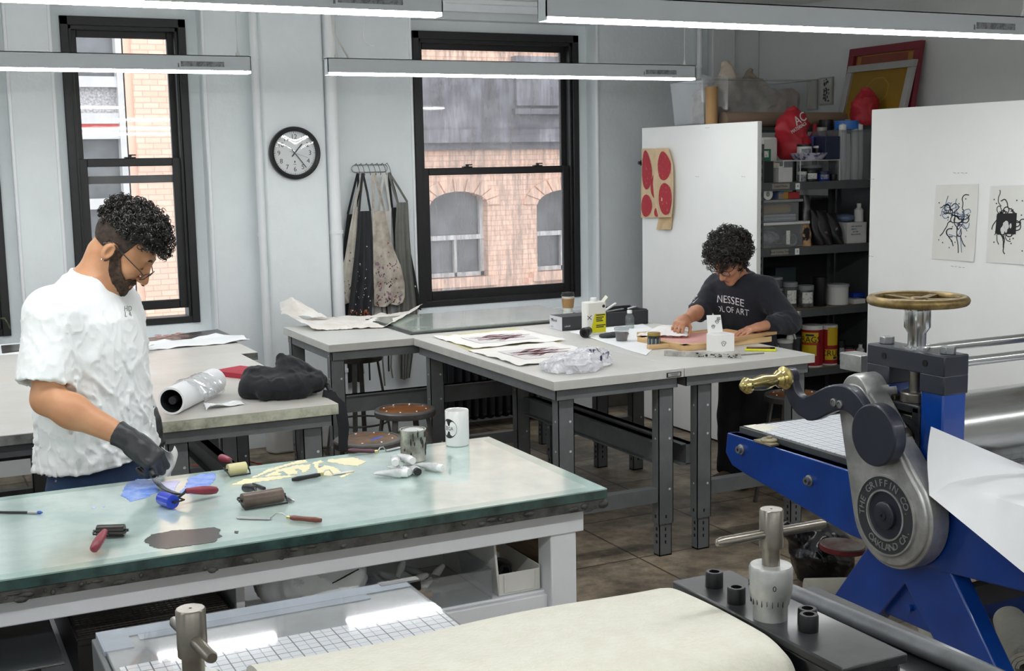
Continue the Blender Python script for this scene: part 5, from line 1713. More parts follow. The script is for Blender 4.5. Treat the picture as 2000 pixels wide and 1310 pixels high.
# papers under the clutter, dark rag, wood blocks
px_sheet('paper_sheet', 'white sheet spread under the yellow can and ink tub', 'paper', [(1112, 648), (1245, 628), (1300, 655), (1262, 695)], ZT - .0004, M_paper, lift=.006)
def rag(P):
    q = sd_ell(P, (3.56, 5.95, ZT + .012), (.09, .045, .02))
    return np.maximum(q + .008 * wav(P, 50, 4), ZT + .002 - P[:, 2])
tag(skin_solid(rag, (3.43, 5.86, ZT - .01), (3.69, 6.04, ZT + .05), .006).build('rag', mat('charcoal_rag', '3f4144', .9)), 'charcoal rag bunched behind the ink tub', 'rag')
M_pine = mat('pale_pine', 'd8b98c', .6, vary=.15, scale=5, col2='c49f6d', stretch=(1, 1, 9))
tag(MB().box(3.66, 3.90, 5.83, 5.87, ZT + .002, ZT + .03).box(3.90, 3.906, 5.832, 5.868, ZT + .004, ZT + .028).build('wood_block', M_pine, bevel=.002), 'pale pine strip lying behind the ink tub and jar', 'wood')
tag(MB().ell((3.925, 5.85, ZT + .018), (.016, .016, .016)).build('cork', mat('olive_cork', '5a5b35', .7)), 'small olive ball at the end of the pine strip', 'stopper')
# silk screen the woman works on
ss = thing('silk_screen', 'wood framed silk screen with pink mesh under the woman’s hands', 'screen frame', (3.85, 5.45, ZT))
ss['label'] = 'wood framed silk screen with pink mesh that the woman is wiping'
A, B, C, D = [Vector((3.59, 5.30, 0)), Vector((4.17, 5.33, 0)), Vector((4.15, 5.75, 0)), Vector((3.57, 5.72, 0))]
def bar(p, q, w, z0, z1):
    d = (q - p).normalized()
    n_ = Vector((-d.y, d.x, 0)) * w
    return [p + Vector((0, 0, z0)), q + Vector((0, 0, z0)), q + n_ + Vector((0, 0, z0)), p + n_ + Vector((0, 0, z0))]
f_ = MB()
for p, q in ((A, B), (B, C), (C, D), (D, A)):
    f_.prism(bar(p, q, .045, ZT + .0012, ZT + .03), (0, 0, .0288))
f_.v = [tuple(v) for v in f_.v]
f_.build('wood_frame', M_pine, ss)
k_ = sum((A, B, C, D), Vector()) / 4
MB().prism([k_ + (p - k_) * .86 + Vector((0, 0, ZT + .022)) for p in (A, B, C, D)], (0, 0, .002)).build('pink_mesh', mat('pink_mesh', 'd8a09a', .6, vary=.08, scale=6), ss)
tag(MB().prism(bar(Vector((3.87, 5.285, 0)), Vector((4.24, 5.375, 0)), .04, ZT + .0305, 0), (0, 0, .014)).build('wooden_batten', mat('tan_slat', 'c3996b', .6, vary=.12)), 'tan wooden batten under the woman’s bent fingers', 'wood')
q0 = on(1268, 683, z=ZT)
tag(MB().prism(bar(q0, q0 + Vector((.20, -.02, 0)), .03, .001 - 0, 0), (0, 0, .022)).build('wood_block', M_pine, bevel=.002), 'pale pine block in front of the gold lidded jar', 'wood')

# tissue box, ruler box, phone, pen
tx = thing('tissue_box', 'white box with its open flap standing, sketched with small drawings', 'box', (3.78, 5.20, ZT))
M_wbox = mat('white_carton', 'ececea', .6, vary=.02)
o_ = (3.715, 5.145)
MB().box(3.695, 3.805, 5.165, 5.255, ZT + .0005, ZT + .092).build('carton', M_wbox, tx, bevel=.002)
MB().prism([(3.702, 5.251, ZT + .092), (3.795, 5.251, ZT + .092), (3.792, 5.267, ZT + .178), (3.706, 5.267, ZT + .182)], (0, .003, 0)).build('flap', M_wbox, tx)
sk = MB()
for (x, z, r_) in ((3.765, .145, .010), (3.738, .122, .009), (3.738, .045, .012)):
    y_ = 5.1645 if z < .09 else 5.2495 + (z - .092) * .185
    sk.tube([(x + r_ * (1 + .3 * math.sin(3 * t)) * math.cos(t), y_, ZT + z + r_ * math.sin(t)) for t in [2 * PI * i / 18 for i in range(18)]], .0012, 5, closed=True)
    sk.tube([(x - r_ * .6, y_, ZT + z), (x, y_, ZT + z + r_ * .5), (x + r_ * .5, y_, ZT + z - r_ * .3)], .001, 5)
for k in range(3):
    sk.box(3.765, 3.787, 5.261, 5.2635, ZT + .165 - k * .006, ZT + .167 - k * .006)
sk.build('drawings', bxm[2], tx)
rb = thing('ink_stained_bar', 'long white bar with black ink marks in front of the white box', 'bar', (3.55, 5.1, ZT))
ra, rb1 = Vector((3.425, 5.235, 0)), Vector((3.685, 4.955, 0))
MB().prism(bar(ra, rb1, .03, ZT + .0005, 0), (0, 0, .024)).build('bar_body', mat('dirty_white_bar', 'c9c7c0', .5, col2='8d8b85', scale=14), rb)
im = MB()
dn = (rb1 - ra).normalized()
nn = Vector((dn.y, -dn.x, 0))
for k in range(34):
    s_ = random.uniform(.42, .98)
    im.obox(ra.lerp(rb1, s_) + nn * .0004 + Vector((0, 0, ZT + random.uniform(.004, .021))), (random.uniform(.004, .014), .001, random.uniform(.001, .006)), rotz(math.atan2(dn.y, dn.x)))
im.build('ink_marks', bxm[2], rb)
ph = thing('phone', 'black phone in a bright yellow case', 'phone', (3.93, 5.13, ZT))
pr = rotz(R(-38))
MB().obox((3.94, 5.125, ZT + .006), (.155, .078, .011), pr).build('yellow_case', mat('yellow_case', 'd9dc1e', .45), ph, bevel=.003)
MB().obox((3.94, 5.125, ZT + .0117), (.142, .066, .0012), pr).build('screen', mat('black_screen', '141516', .12), ph)
tag(MB().cyl(on(1445, 693, z=ZT + .004), on(1492, 689, z=ZT + .004), .0035, n=10).build('pencil', mat('grey_pencil', '8a8782', .5)), 'thin pencil in front of the yellow phone', 'pencil')

# ================================================================== hook rack and aprons on the window wall
YH = YW - .02
hr = thing('hook_rack', 'wire hook rack holding the aprons', 'rack', (2.98, YH, 1.85))
M_rackw = mat('steel_rack_wire', '8f9090', .3, metal=.9)
x0, x1, z0, z1 = 2.85, 3.11, 1.845, 1.895
loop = [(x0 + .025, YH, z1), (x1 - .025, YH, z1)] + [tuple(p) for p in arc((x1 - .025, YH, (z0 + z1) / 2), .025, PI / 2, -PI / 2, 8)][1:] + [(x0 + .025, YH, z0)] + [tuple(p) for p in arc((x0 + .025, YH, (z0 + z1) / 2), .025, -PI / 2, -3 * PI / 2, 8)][1:-1]
MB().tube(loop, .0028, 8, closed=True).build('wire_loop', M_rackw, hr)
hx = [2.87, 2.905, 2.945, 2.985, 3.02, 3.06, 3.095]
for x in hx:
    MB().tube([(x, YH - .002, z1), (x + .004, YH - .03, z1 + .01), (x + .012, YH - .05, z1 - .02), (x + .018, YH - .055, z0 - .005), (x + .016, YH - .065, z0 - .02), (x + .012, YH - .078, z0 - .01)], .0024, 8).build('hook', M_rackw, hr)

def apron(label, rows, depth, m, folds=3, amp=.014, hook=None, strapw=.016, sd=0, splat=None):
    """rows: (photo y, left x, right x) of the hanging cloth; folded sheet in front of the wall"""
    y = YH - depth
    pts = []
    for py, xl, xr in rows:
        a, b = on(xl, py, y=y), on(xr, py, y=y)
        pts.append(((a.z + b.z) / 2, a.x, b.x))
    t = thing('apron', label, 'apron', ((pts[0][1] + pts[0][2]) / 2, y, pts[-1][0]), group='aprons on the wire rack')
    def row(v):
        k = v * (len(pts) - 1)
        i = min(int(k), len(pts) - 2)
        f = k - i
        f = f * f * (3 - 2 * f) * .5 + f * .5
        return [pts[i][q] + (pts[i + 1][q] - pts[i][q]) * f for q in range(3)]
    def fn(u, v):
        z, a, b = row(v)
        e = .2 + .8 * min(1, v * 1.6)
        o = amp * e * (math.sin(u * folds * 2 * PI + sd + 1.2 * math.sin(v * 2 + sd)) + .5 * math.sin(u * folds * 4.3 + sd * 2 + v * 3))
        return (a + (b - a) * u, y + o, z - .006 * math.sin(u * 8 + sd) * v)
    MB().sheet(fn, 34, 40, .0022).build('apron_cloth', m, t)
    s_ = MB()
    hk = Vector((hx[hook], YH - .066, z0 - .012)) if hook is not None else None
    if hk:
        for c in (.06, .94):
            p_ = Vector(fn(c, 0))
            s_.strip([p_, p_.lerp(hk, .5) + Vector((.008 * (c - .5), -.004, 0)), hk + Vector((.004 * (c - .5), 0, .006))], strapw, .002, up=(0, -1, 0))
        s_.build('neck_strap', m, t)
    if splat:
        for (mm, n, sz, v0, v1) in splat:
            q = MB()
            rn = random.Random(sd + n)
            for k in range(n):
                u, v = rn.uniform(.08, .92), rn.uniform(v0, v1)
                p_ = Vector(fn(u, v)) + Vector((0, -.0022, 0))
                q.ell(p_, (rn.uniform(.3, 1) * sz, .0012, rn.uniform(.3, 1.6) * sz), roty(rn.uniform(-1, 1)), 8, 5)
            q.build('paint_stain', mm, t)['kind'] = 'stuff'
    return t
M_apb = mat('black_apron_cotton', '1b1c1f', .9, vary=.25, scale=10)
M_apc = mat('charcoal_apron_cotton', '2e2f33', .9, vary=.25, scale=10)
M_apg = mat('grey_apron_cotton', '74756f', .9, vary=.2, scale=9)
M_apt = mat('stained_cream_cotton', 'bdb5a9', .9, col2='8d8379', scale=9, lo=.36, hi=.58)
M_apt2 = mat('pale_stained_cotton', 'c3bdb2', .9, col2='9a948b', scale=7, lo=.3, hi=.55)
M_sw = mat('white_paint_spot', 'e2e2e0', .6)
M_sr = mat('red_paint_spot', 'a3353f', .6)
M_sk_ = mat('dark_paint_spot', '3b3238', .7)
M_so = mat('orange_paint_spot', 'b06a2a', .6)
apron('long white apron just showing behind the others', [(412, 738, 764), (470, 738, 764), (560, 735, 762), (616, 732, 762)], .012, mat('white_apron', 'cfcdc8', .9), 1, .006, 5, sd=3)
apron('black apron behind the cream one nearest the pipe', [(418, 678, 700), (470, 672, 700), (540, 668, 700), (640, 676, 712), (745, 680, 705)], .03, M_apb, 2, .008, 0, sd=1)
apron('cream apron with rounded corner nearest the pipe', [(404, 691, 701), (450, 682, 702), (500, 674, 704), (540, 664, 704), (560, 660, 704), (580, 663, 703), (592, 674, 700)], .055, M_apt2, 2, .008, 1, sd=2, splat=[(M_sk_, 16, .007, .3, .98)])
apron('grey striped apron folded long beside the window', [(395, 775, 797), (450, 772, 800), (530, 772, 806), (615, 776, 816), (700, 778, 806), (740, 780, 800)], .035, M_apg, 4, .012, 6, sd=4)
apron('black apron hanging at the window side behind the grey one', [(405, 765, 780), (480, 770, 800), (540, 780, 812), (605, 800, 823)], .012, M_apb, 2, .006, 6, sd=6, splat=[(M_sw, 14, .005, .4, .95)])
apron('paint-stained cream apron with rounded hem in the middle of the rack', [(412, 727, 752), (440, 727, 757), (480, 728, 766), (520, 728, 782), (555, 729, 790), (580, 730, 790), (592, 730, 786), (597, 732, 776)], .07, M_apt, 2, .009, 3, sd=5,
      splat=[(M_sk_, 60, .006, .4, .95), (M_sr, 12, .007, .15, .9), (mat('mauve_spot', '8d6b80', .7), 26, .01, .35, .8)])
apron('dark charcoal apron with bright paint at its hem, folded narrow', [(412, 700, 725), (450, 698, 727), (510, 692, 730), (545, 688, 733), (580, 684, 727), (625, 678, 727)], .09, M_apc, 3, .014, 1, sd=7,
      splat=[(M_sw, 26, .005, .3, .95), (M_so, 14, .009, .9, .99), (M_sr, 10, .011, .92, .99)])
ties = MB()
for k, px in enumerate((706, 718, 747, 756, 763)):
    p_ = on(px, 650, y=YH - .03)
    MB_ = MB().strip([(p_.x, YH - .03, .95), (p_.x + .01, YH - .035, .75), (p_.x - .006 + .01 * (k % 2), YH - .03, .6 - .03 * k), (p_.x + .004, YH - .032, .45 - .05 * (k % 3))], .012, .002, up=(0, -1, 0))
    tag(MB_.build('apron_tie', M_apb if k % 2 else M_apg), ['narrow grey tie string hanging under the bench behind the stool', 'black tie string hanging under the bench behind the stool'][k % 2], 'strap', 'apron strings hanging under the bench')

# ------------------------------------------------------------------ wall clock
ck = on(574, 299, y=8.08)
rc_ = .17
ct = thing('wall_clock', 'round black rimmed wall clock on the white pillar', 'clock', (ck.x, 8.08, ck.z))
cy = 8.078
MB().lathe([(rc_ - .012, 0), (rc_, .0), (rc_ + .003, .012), (rc_, .034), (rc_ - .012, .045), (rc_ - .026, .036), (rc_ - .03, .018), (rc_ - .012, .0)], (ck.x, cy, ck.z), (0, -1, 0), n=64).build('rim', M_black, ct)
fc = MB()
fc.lathe([(.0, .012), (rc_ - .02, .012), (rc_ - .02, .006), (.0, .006)], (ck.x, cy, ck.z), (0, -1, 0), n=48)
fc.build('face', mat('clock_face', 'dfe3e4', .5, vary=.02), ct)
nm = MB()
yf = cy - .0128
for k in range(1, 13):
    a = R(90 - 30 * k)
    nm.text(str(k), (ck.x + .105 * math.cos(a), yf, ck.z + .105 * math.sin(a)), (1, 0, 0), (0, 0, 1), .044, .0008)
for k in range(60):
    a = R(6 * k)
    nm.obox((ck.x + .134 * math.cos(a), yf, ck.z + .134 * math.sin(a)), (.006 if k % 5 else .009, .0006, .0016 if k % 5 else .003), roty(-a))
nm.box(ck.x - .01, ck.x + .01, yf - .0003, yf + .0003, ck.z - .074, ck.z - .071).box(ck.x - .004, ck.x + .004, yf - .0003, yf + .0003, ck.z - .062, ck.z - .05)
nm.build('numerals', M_blackh, ct)
def hand(a, L, w, y, tail=.03):
    d = Vector((math.sin(a), 0, math.cos(a)))
    c = Vector((ck.x, y, ck.z))
    return MB().strip([c - d * tail, c + d * L], w, .0012, up=(0, 1, 0)).cyl(c + Vector((0, .001, 0)), c - Vector((0, .002, 0)), w, n=16)
hand(R(41), .078, .0075, cy - .018).build('hour_hand', M_blackh, ct)
hand(R(142), .12, .0055, cy - .021).build('minute_hand', M_blackh, ct)
hand(R(110), .092, .0018, cy - .024, .04).build('second_hand', mat('grey_hand', '8a8c8e', .4), ct)
MB().lathe([(.0, .040), (rc_ - .03, .036), (rc_ - .03, .034), (.0, .0385)], (ck.x, cy, ck.z), (0, -1, 0), n=48).build('clock_glass', clear('clock_lens', 'ffffff', .01, 'ffffff', .02, .15), ct)
# ================================================================== white partitions
M_panel = mat('white_partition_paint', 'f0f1ef', .6, vary=.03, scale=2.5, bump=.05, bscale=30)
XP = 4.88
def partition(name, label, y0, y1, zt, marks):
    t = thing(name, label, 'partition', (XP + .02, (y0 + y1) / 2, 0), group='white partition boards')
    MB().box(XP, XP + .035, y0, y1, .012, zt).build('board', M_panel, t, bevel=.004)
    b = MB()
    for px, py in marks:
        q = on(px, py, x=XP)
        b.cyl((XP - .0015, q.y - .008, q.z), (XP - .0015, q.y + .008, q.z + .002), .0012, n=6).cyl((XP - .001, q.y - .03, q.z + .001), (XP - .001, q.y - .018, q.z), .0012, n=6)
    b.build('staple', mat('grey_staple', '9b9d9c', .4, metal=.5), t)
    MB().box(XP + .035, XP + .30, y0 + .01, y0 + .05, 0, .03).box(XP + .035, XP + .30, y1 - .05, y1 - .01, 0, .03).build('foot', M_steel, t)
    return t
PA = partition('partition', 'white partition with the red patterned cloth pinned to it', 6.40, 7.745, 2.121, [(1360, 345), (1450, 345), (1380, 250), (1395, 500)])
PB = partition('partition', 'white partition with two ink drawings behind the blue press', 4.17, 5.385, 2.147, [(1865, 338), (1860, 520), (1875, 522), (1700, 350), (1880, 338), (1698, 500)])
lp = on(1252, 318, x=XP)
tag(MB().box(XP - .002, XP + .04, 7.746, 7.77, lp.z - .02, lp.z + .02).lathe([(.012, 0), (.012, .02), (.0, .02)], (XP - .002, 7.758, lp.z), (-1, 0, 0), n=12).build('latch', M_dark), 'small dark latch on the edge of the partition with the red cloth', 'latch')

# red-patterned cloth
M_cloth = mat('cream_cloth', 'd9bf9b', .85, vary=.12, scale=12)
M_cred = mat('brick_red_print', 'a92f3a', .8, col2='c77a74', scale=40, lo=.25, hi=.42)
rc1 = [(1254, 1288, 290), (1255, 1300, 330), (1254, 1305, 370), (1255, 1303, 400), (1256, 1298, 425)]
rc2 = [(1288, 1311, 289), (1284, 1320, 320), (1282, 1322, 360), (1285, 1322, 395), (1292, 1320, 424)]
ctg = thing('textile_print', 'cream cloth printed with brick red ovals pinned up on the white partition', 'cloth', on(1288, 425, x=XP - .01))
def pinned(rows, lift, sd):
    L = [(on(a, y, x=XP - .006), on(b, y, x=XP - .006)) for a, b, y in rows]
    def fn(u, v):
        k = v * (len(L) - 1)
        i = min(int(k), len(L) - 2)
        f = k - i
        a, b = L[i][0].lerp(L[i + 1][0], f), L[i][1].lerp(L[i + 1][1], f)
        q = a.lerp(b, u)
        return q + Vector((-lift - .012 * abs(math.sin(u * 4.5 + sd + v)) * (.3 + v), 0, 0))
    return fn
fa, fb_ = pinned(rc1, .003, 0), pinned(rc2, .022, 2)
MB().sheet(fb_, 18, 24, .002).sheet(fa, 18, 24, .002).build('cloth', M_cloth, ctg)
ov = MB()
def oval_on(fn, u0, v0, ru, rv):
    N = 22
    c = Vector(fn(u0, v0)) + Vector((-.004, 0, 0))
    ring = [Vector(fn(max(0.01, min(.99, u0 + ru * math.cos(2 * PI * k / N))), max(0.01, min(.99, v0 + rv * math.sin(2 * PI * k / N))))) + Vector((-.004, 0, 0)) for k in range(N)]
    ov.add([c] + ring, [(0, (k + 1) % N + 1, k + 1) for k in range(N)])
for u, v, a, b in ((.25, .26, .22, .24), (.68, .48, .28, .2), (.24, .78, .21, .2), (.75, .88, .2, .1)):
    oval_on(fa, u, v, a, b)
for u, v, a, b in ((.55, .25, .36, .2), (.6, .72, .33, .24)):
    oval_on(fb_, u, v, a, b)
ov.build('red_oval', M_cred, ctg)
tl = pinned([(1290, 1316, 418), (1288, 1314, 434), (1286, 1312, 448)], .004, 1)
MB().sheet(tl, 8, 8, .0015).build('frayed_tail', mat('frayed_tan', 'd3b78f', .9), ctg)

def drawing(label, quad, sd, square=None, tint='2f3540', tint2='6f86a8'):
    P = [on(x, y, x=XP - .002) for x, y in quad]
    t = thing('ink_drawing', label, 'drawing', P[3])
    def S(u, v):
        return P[0].lerp(P[1], u).lerp(P[3].lerp(P[2], u), v)
    MB().sheet(lambda u, v: S(u, v) + Vector((-.0015 - .012 * max(0, v - .85) / .15 * (u > .6) * (u - .6), 0, 0)), 14, 14, .0008).build('sheet', mat('drawing_paper', 'e2e2dc', .8, vary=.04), t)
    rn = random.Random(sd)
    for nm_, m_, n, w in (('ink_line', mat('ink_line_' + tint, tint, .6), 18, .0052), ('pale_line', mat('ink_line_' + tint2, tint2, .6), 14, .0042)):
        b = MB()
        for k in range(n):
            u, v = .5 + rn.uniform(-.2, .2), .46 + rn.uniform(-.2, .2)
            a = rn.uniform(0, 6.28)
            cv = rn.uniform(-1, 1)
            pts = []
            for i in range(14):
                pts.append(S(min(.95, max(.05, u)), min(.93, max(.06, v))) + Vector((-.0028, 0, 0)))
                u += .030 * math.cos(a)
                v += .020 * math.sin(a)
                a += cv * .5 + rn.uniform(-.35, .35)
                if rn.random() < .15:
                    cv = -cv
            b.strip(pts, w, .0008, up=(-1, 0, 0))
        for k in range(10):
            q = S(rn.uniform(.1, .9), rn.uniform(.08, .85)) + Vector((-.0026, 0, 0))
            b.ell(q, (.0008, .004, .004), nu=8, nv=5)
        b.build(nm_, m_, t)
    if square:
        u0, u1, v0, v1 = square
        b = MB()
        q = [S(u0, v0), S(u1, v0 - .01), S(u1, v1), S(u0 - .02, v1)]
        b.prism([p + Vector((-.0032, 0, 0)) for p in q], (-.0006, 0, 0))
        b.build('black_square', mat('solid_black_ink', '161617', .7), t)
        w = MB()
        for k in range(9):
            c = S((u0 + u1) / 2 + rn.uniform(-.08, .12), (v0 + v1) / 2 + rn.uniform(-.02, .12))
            w.ell(c + Vector((-.0042, 0, 0)), (.0006, rn.uniform(.006, .016), rn.uniform(.006, .018)), nu=10, nv=5)
        w.build('white_figure', mat('drawing_white', 'd9d9d6', .8), t)
    return t
drawing('ink drawing of tangled blue-grey curls pinned to the white partition', [(1829, 361), (1912, 359), (1903, 511), (1820, 505)], 3)
drawing('ink drawing with a solid black square at its middle', [(1935, 363), (2012, 361), (2004, 517), (1926, 512)], 8, (.22, .72, .36, .62), '222224', '3a3a3d')
sc_ = MB().box(XP - .004, XP, 4.60, 4.62, 1.24, 1.25)

# ================================================================== steel shelving behind the partitions
M_shelf = mat('grey_shelf_steel', '56585a', .5, metal=.15, vary=.2, scale=7)
M_tan = mat('shelf_board_tan', '8b7a60', .7, vary=.2, scale=6)
SY = 6.46
SX0, SX1 = 4.945, 5.90
ZS = [1.735, 1.315, .905, .505, .09]
su = thing('shelving_unit', 'grey steel shelving full of jars and bins between the white partitions', 'shelf', ((SX0 + SX1) / 2, SY + .22, 0))
for x in (SX0, SX1):
    for y in (SY, SY + .43):
        sg = 1 if x == SX0 else -1
        sy_ = 1 if y == SY else -1
        u = MB().box(min(x, x + sg * .035), max(x, x + sg * .035), min(y, y + sy_ * .003), max(y, y + sy_ * .003), 0, 1.98).box(min(x, x + sg * .003), max(x, x + sg * .003), min(y, y + sy_ * .035), max(y, y + sy_ * .035), 0, 1.98)
        for k in range(38):
            u.box(x + sg * .013, x + sg * .021, y - .0006, y + .001, .05 + k * .05, .075 + k * .05, 1)
        u.build('upright', [M_shelf, M_hole], su)
for k, z in enumerate(ZS):
    s_ = MB().box(SX0 + .004, SX1 - .004, SY + .004, SY + .426, z - .006, z, 1).box(SX0 + .004, SX1 - .004, SY - .004, SY + .0, z - .05, z + .002, 0).box(SX0 + .004, SX1 - .004, SY + .0, SY + .01, z - .05, z - .04)
    s_.box(SX0 + .004, SX0 + .008, SY, SY + .42, z - .05, z, 0).box(SX1 - .008, SX1 - .004, SY, SY + .42, z - .05, z, 0)
    sh_ = s_.build('shelf_board', [M_shelf, M_tan], su)
    if k < 3:
        a = on((1507, 1505, 1530)[k], (366, 492, 610)[k], y=SY)
        l_ = MB().box(a.x, a.x + .14, SY - .0055, SY - .004, z - .04, z - .006, 0)
        l_.text(('Liquid Media', 'Block Cutting Tools', 'Powder')[k], (a.x + .07, SY - .0058, z - .022), (1, 0, 0), (0, 0, 1), .02, .0005, 1)
        c = on((1557, 1556, 1556)[k], (363, 487, 610)[k], y=SY).x
        l_.box(c - .017, c + .017, SY - .0056, SY - .004, z - .046, z - .006, 2).text(('4', '3', '2')[k], (c, SY - .0059, z - .026), (1, 0, 0), (0, 0, 1), .026, .0005, 1)
        l_.build('shelf_label', [mat('tan_label', '8f8c82', .6), M_blackh, M_tcap], sh_)
MB().box(SX0, SX1, SY + .431, SY + .436, 0, 1.6).build('back_panel', mat('dark_shelf_back', '1c1d20', .8), su)

def X(px, py, d):
    return on(px, py, y=SY + d).x
def shelf_box(name, label, cat, px0, px1, pyt, z, d, dep, m, h=None, parent=None, group=None, bev=.002):
    x0, x1 = X(px0, pyt, d), X(px1, pyt, d)
    zt = z + h if h else on((px0 + px1) / 2, pyt, y=SY + d).z
    b = MB().box(x0, x1, SY + d, SY + d + dep, z + .001, zt)
    if parent is not None:
        return b.build(name, m, parent, bevel=bev), (x0, x1, zt)
    return tag(b.build(name, m, bevel=bev), label, cat, group), (x0, x1, zt)
def jar(name, label, cat, px0, px1, pyt, z, d, body, lid, lidh=.018, label_m=None, group=None, neck=None, over=.002):
    x0, x1 = X(px0, pyt, d), X(px1, pyt, d)
    r = (x1 - x0) / 2
    c = Vector(((x0 + x1) / 2, SY + d + r, z + .001))
    zt = on((px0 + px1) / 2, pyt, y=SY + d + r).z - z
    t = thing(name, label, cat, c, group=group)
    if neck:
        MB().lathe([(.0, 0), (r * .95, 0), (r, .004), (r, zt * neck), (r * .5, zt * (neck + .12)), (r * .42, zt - lidh), (.0, zt - lidh)], c, n=28).build('body', body, t)
        MB().lathe([(r * .48, zt - lidh), (r * .48, zt - .002), (r * .44, zt), (.0, zt)], c, n=24).build('cap', lid, t)
    else:
        MB().lathe([(.0, 0), (r * .95, 0), (r, .003), (r, zt - lidh), (.0, zt - lidh)], c, n=28).build('body', body, t)
        MB().lathe([(r + over, zt - lidh), (r + over, zt - .002), (r, zt), (.0, zt)], c, n=28).build('lid', lid, t)
    if label_m:
        b = MB()
        n = 8
        h0, h1 = zt * .2, min(zt * .7, zt - lidh - .004)
        if neck:
            h0, h1 = zt * .08, zt * neck * .75
        for k in range(n):
            a0, a1 = R(-150 + 10 * k), R(-150 + 10 * (k + 1))
            b.add([c + Vector(((r + .0008) * math.cos(a), (r + .0008) * math.sin(a), h)) for a, h in ((a0, h0), (a1, h0), (a1, h1), (a0, h1))], [(0, 1, 2, 3)])
        b.build('label', label_m, t)
    return t
M_w = mat('white_plastic', 'd9d9d6', .4, vary=.04)
M_g = mat('grey_plastic', '8d8f91', .45, vary=.1)
M_k = mat('black_plastic', '17181b', .4, vary=.2)
M_navyp = mat('navy_plastic', '1e2a44', .45, vary=.1)
M_bluep = mat('cobalt_plastic', '1f3fa8', .4, vary=.1)
M_binp = clear('storage_bin_plastic', 'f4f6f7', .10, 'd6d8da', .12, .4)
M_redc2 = mat('red_carrier_bag', 'b5202f', .55, vary=.2, scale=7)
M_lab = mat('white_sticker', 'dcdcd8', .6, col2='9a9a98', scale=70, lo=.35, hi=.5)
M_labk = mat('printed_dark_label', '4a4d58', .6, col2='a9adb5', scale=60)
# --- top shelf
z = ZS[0]
b_, e_ = shelf_box('black_bin', 'black bin at the upright end of the top shelf under the green box', 'bin', 1486, 1511, 315, z, .03, .2, M_k)
gb2 = thing('green_box', 'green box with white barcode label on the black bin', 'box', (5.0, SY + .1, e_[2]))
shelf_box('carton', '', '', 1487, 1506, 291, e_[2], .04, .15, mat('green_carton', '1d6b48', .6), parent=gb2)
q = on(1490, 298, y=SY + .039)
MB().box(q.x, q.x + .045, SY + .0385, SY + .0395, q.z - .03, q.z + .01).build('label', M_lab, gb2)
shelf_box('cream_box', 'cream carton squeezed behind the white box on the top shelf', 'box', 1511, 1523, 318, z, .10, .15, mat('cream_card', 'c9c3b6', .7))
wbx = thing('white_box', 'white carton with a round white lid on it, on the top shelf', 'box', (5.15, SY + .08, z))
_, e_ = shelf_box('carton', '', '', 1521, 1548, 327, z, .03, .13, mat('white_card_box', 'd2d2d0', .6), parent=wbx)
MB().lathe([(.022, 0), (.022, .008), (.0, .008)], ((e_[0] + e_[1]) / 2, SY + .09, e_[2]), n=24).build('round_lid', M_w, wbx)
# white wire riser
rs = thing('wire_riser', 'white wire rack stacked with bowls over the jars on the top shelf', 'rack', (5.35, SY + .12, z))
xa_, xb_ = X(1530, 330, .05), X(1640, 330, .05)
zr = on(1600, 313, y=SY + .05).z
for i, x in enumerate((xa_, X(1563, 330, .05), xb_)):
    MB().tube([(x, SY + .05, z + .002), (x, SY + .05, zr), (x, SY + .27, zr), (x, SY + .27, z + .002)], .004, 8).build('wire_leg', M_w, rs)
dk = MB()
for k in range(9):
    dk.tube([(xa_, SY + .05 + .0275 * k, zr), (xb_, SY + .05 + .0275 * k, zr)], .0028, 6)
dk.build('wire_deck', M_w, rs)
jar('jar', 'white lidded jar with printed band under the wire rack', 'jar', 1565, 1579, 335, z, .07, M_labk, M_w, .02)
jar('jar', 'black jar with square number sticker under the wire rack', 'jar', 1581, 1604, 331, z, .07, M_k, M_k, .02, M_lab)
jar('jar', 'cobalt blue jar with printed label under the wire rack', 'jar', 1606, 1626, 334, z, .07, M_bluep, M_navyp, .02, M_labk)
jar('jar', 'dark jar with broad pale lid in the back row under the wire rack', 'jar', 1580, 1616, 322, z, .17, M_k, M_g, .02)
jar('jar', 'small black jar beside the wire rack leg', 'jar', 1627, 1637, 340, z, .07, M_k, M_k, .015)
zt_ = zr + .004
pw = thing('patterned_tray', 'shallow purple and white patterned bowl on the wire rack', 'bowl', (5.38, SY + .13, zt_))
c_ = Vector((X(1581, 305, .13), SY + .14, zt_ + .001))
rr = (X(1612, 305, .13) - X(1551, 305, .13)) / 2 * .95
MB().lathe([(.0, 0), (rr * .75, 0), (rr, .042), (rr - .004, .044), (rr * .7, .006), (.0, .005)], c_, n=36).build('bowl', mat('purple_white_pattern', 'c9c6d6', .5, col2='4a4470', scale=34, lo=.42, hi=.52), pw)
jar('jar', 'white jar with black rim standing in the patterned bowl', 'jar', 1569, 1592, 282, zt_ + .0055, .10, M_w, M_k, .014, M_labk)
jar('jar', 'small white lidded jar beside the one in the patterned bowl', 'jar', 1595, 1607, 285, zt_ + .0055, .13, M_k, M_w, .014)
shelf_box('navy_folder', 'dark navy file box standing on the wire rack', 'file box', 1613, 1641, 266, zt_, .06, .12, M_navyp)
jar('tub', 'cobalt blue tub behind the navy file box', 'tub', 1585, 1613, 266, zt_ + .05, .20, M_bluep, M_bluep, .01)
shelf_box('support_box', 'dark carton under the blue tub on the wire rack', 'box', 1588, 1611, 290, zt_, .20, .1, M_k, h=.048)
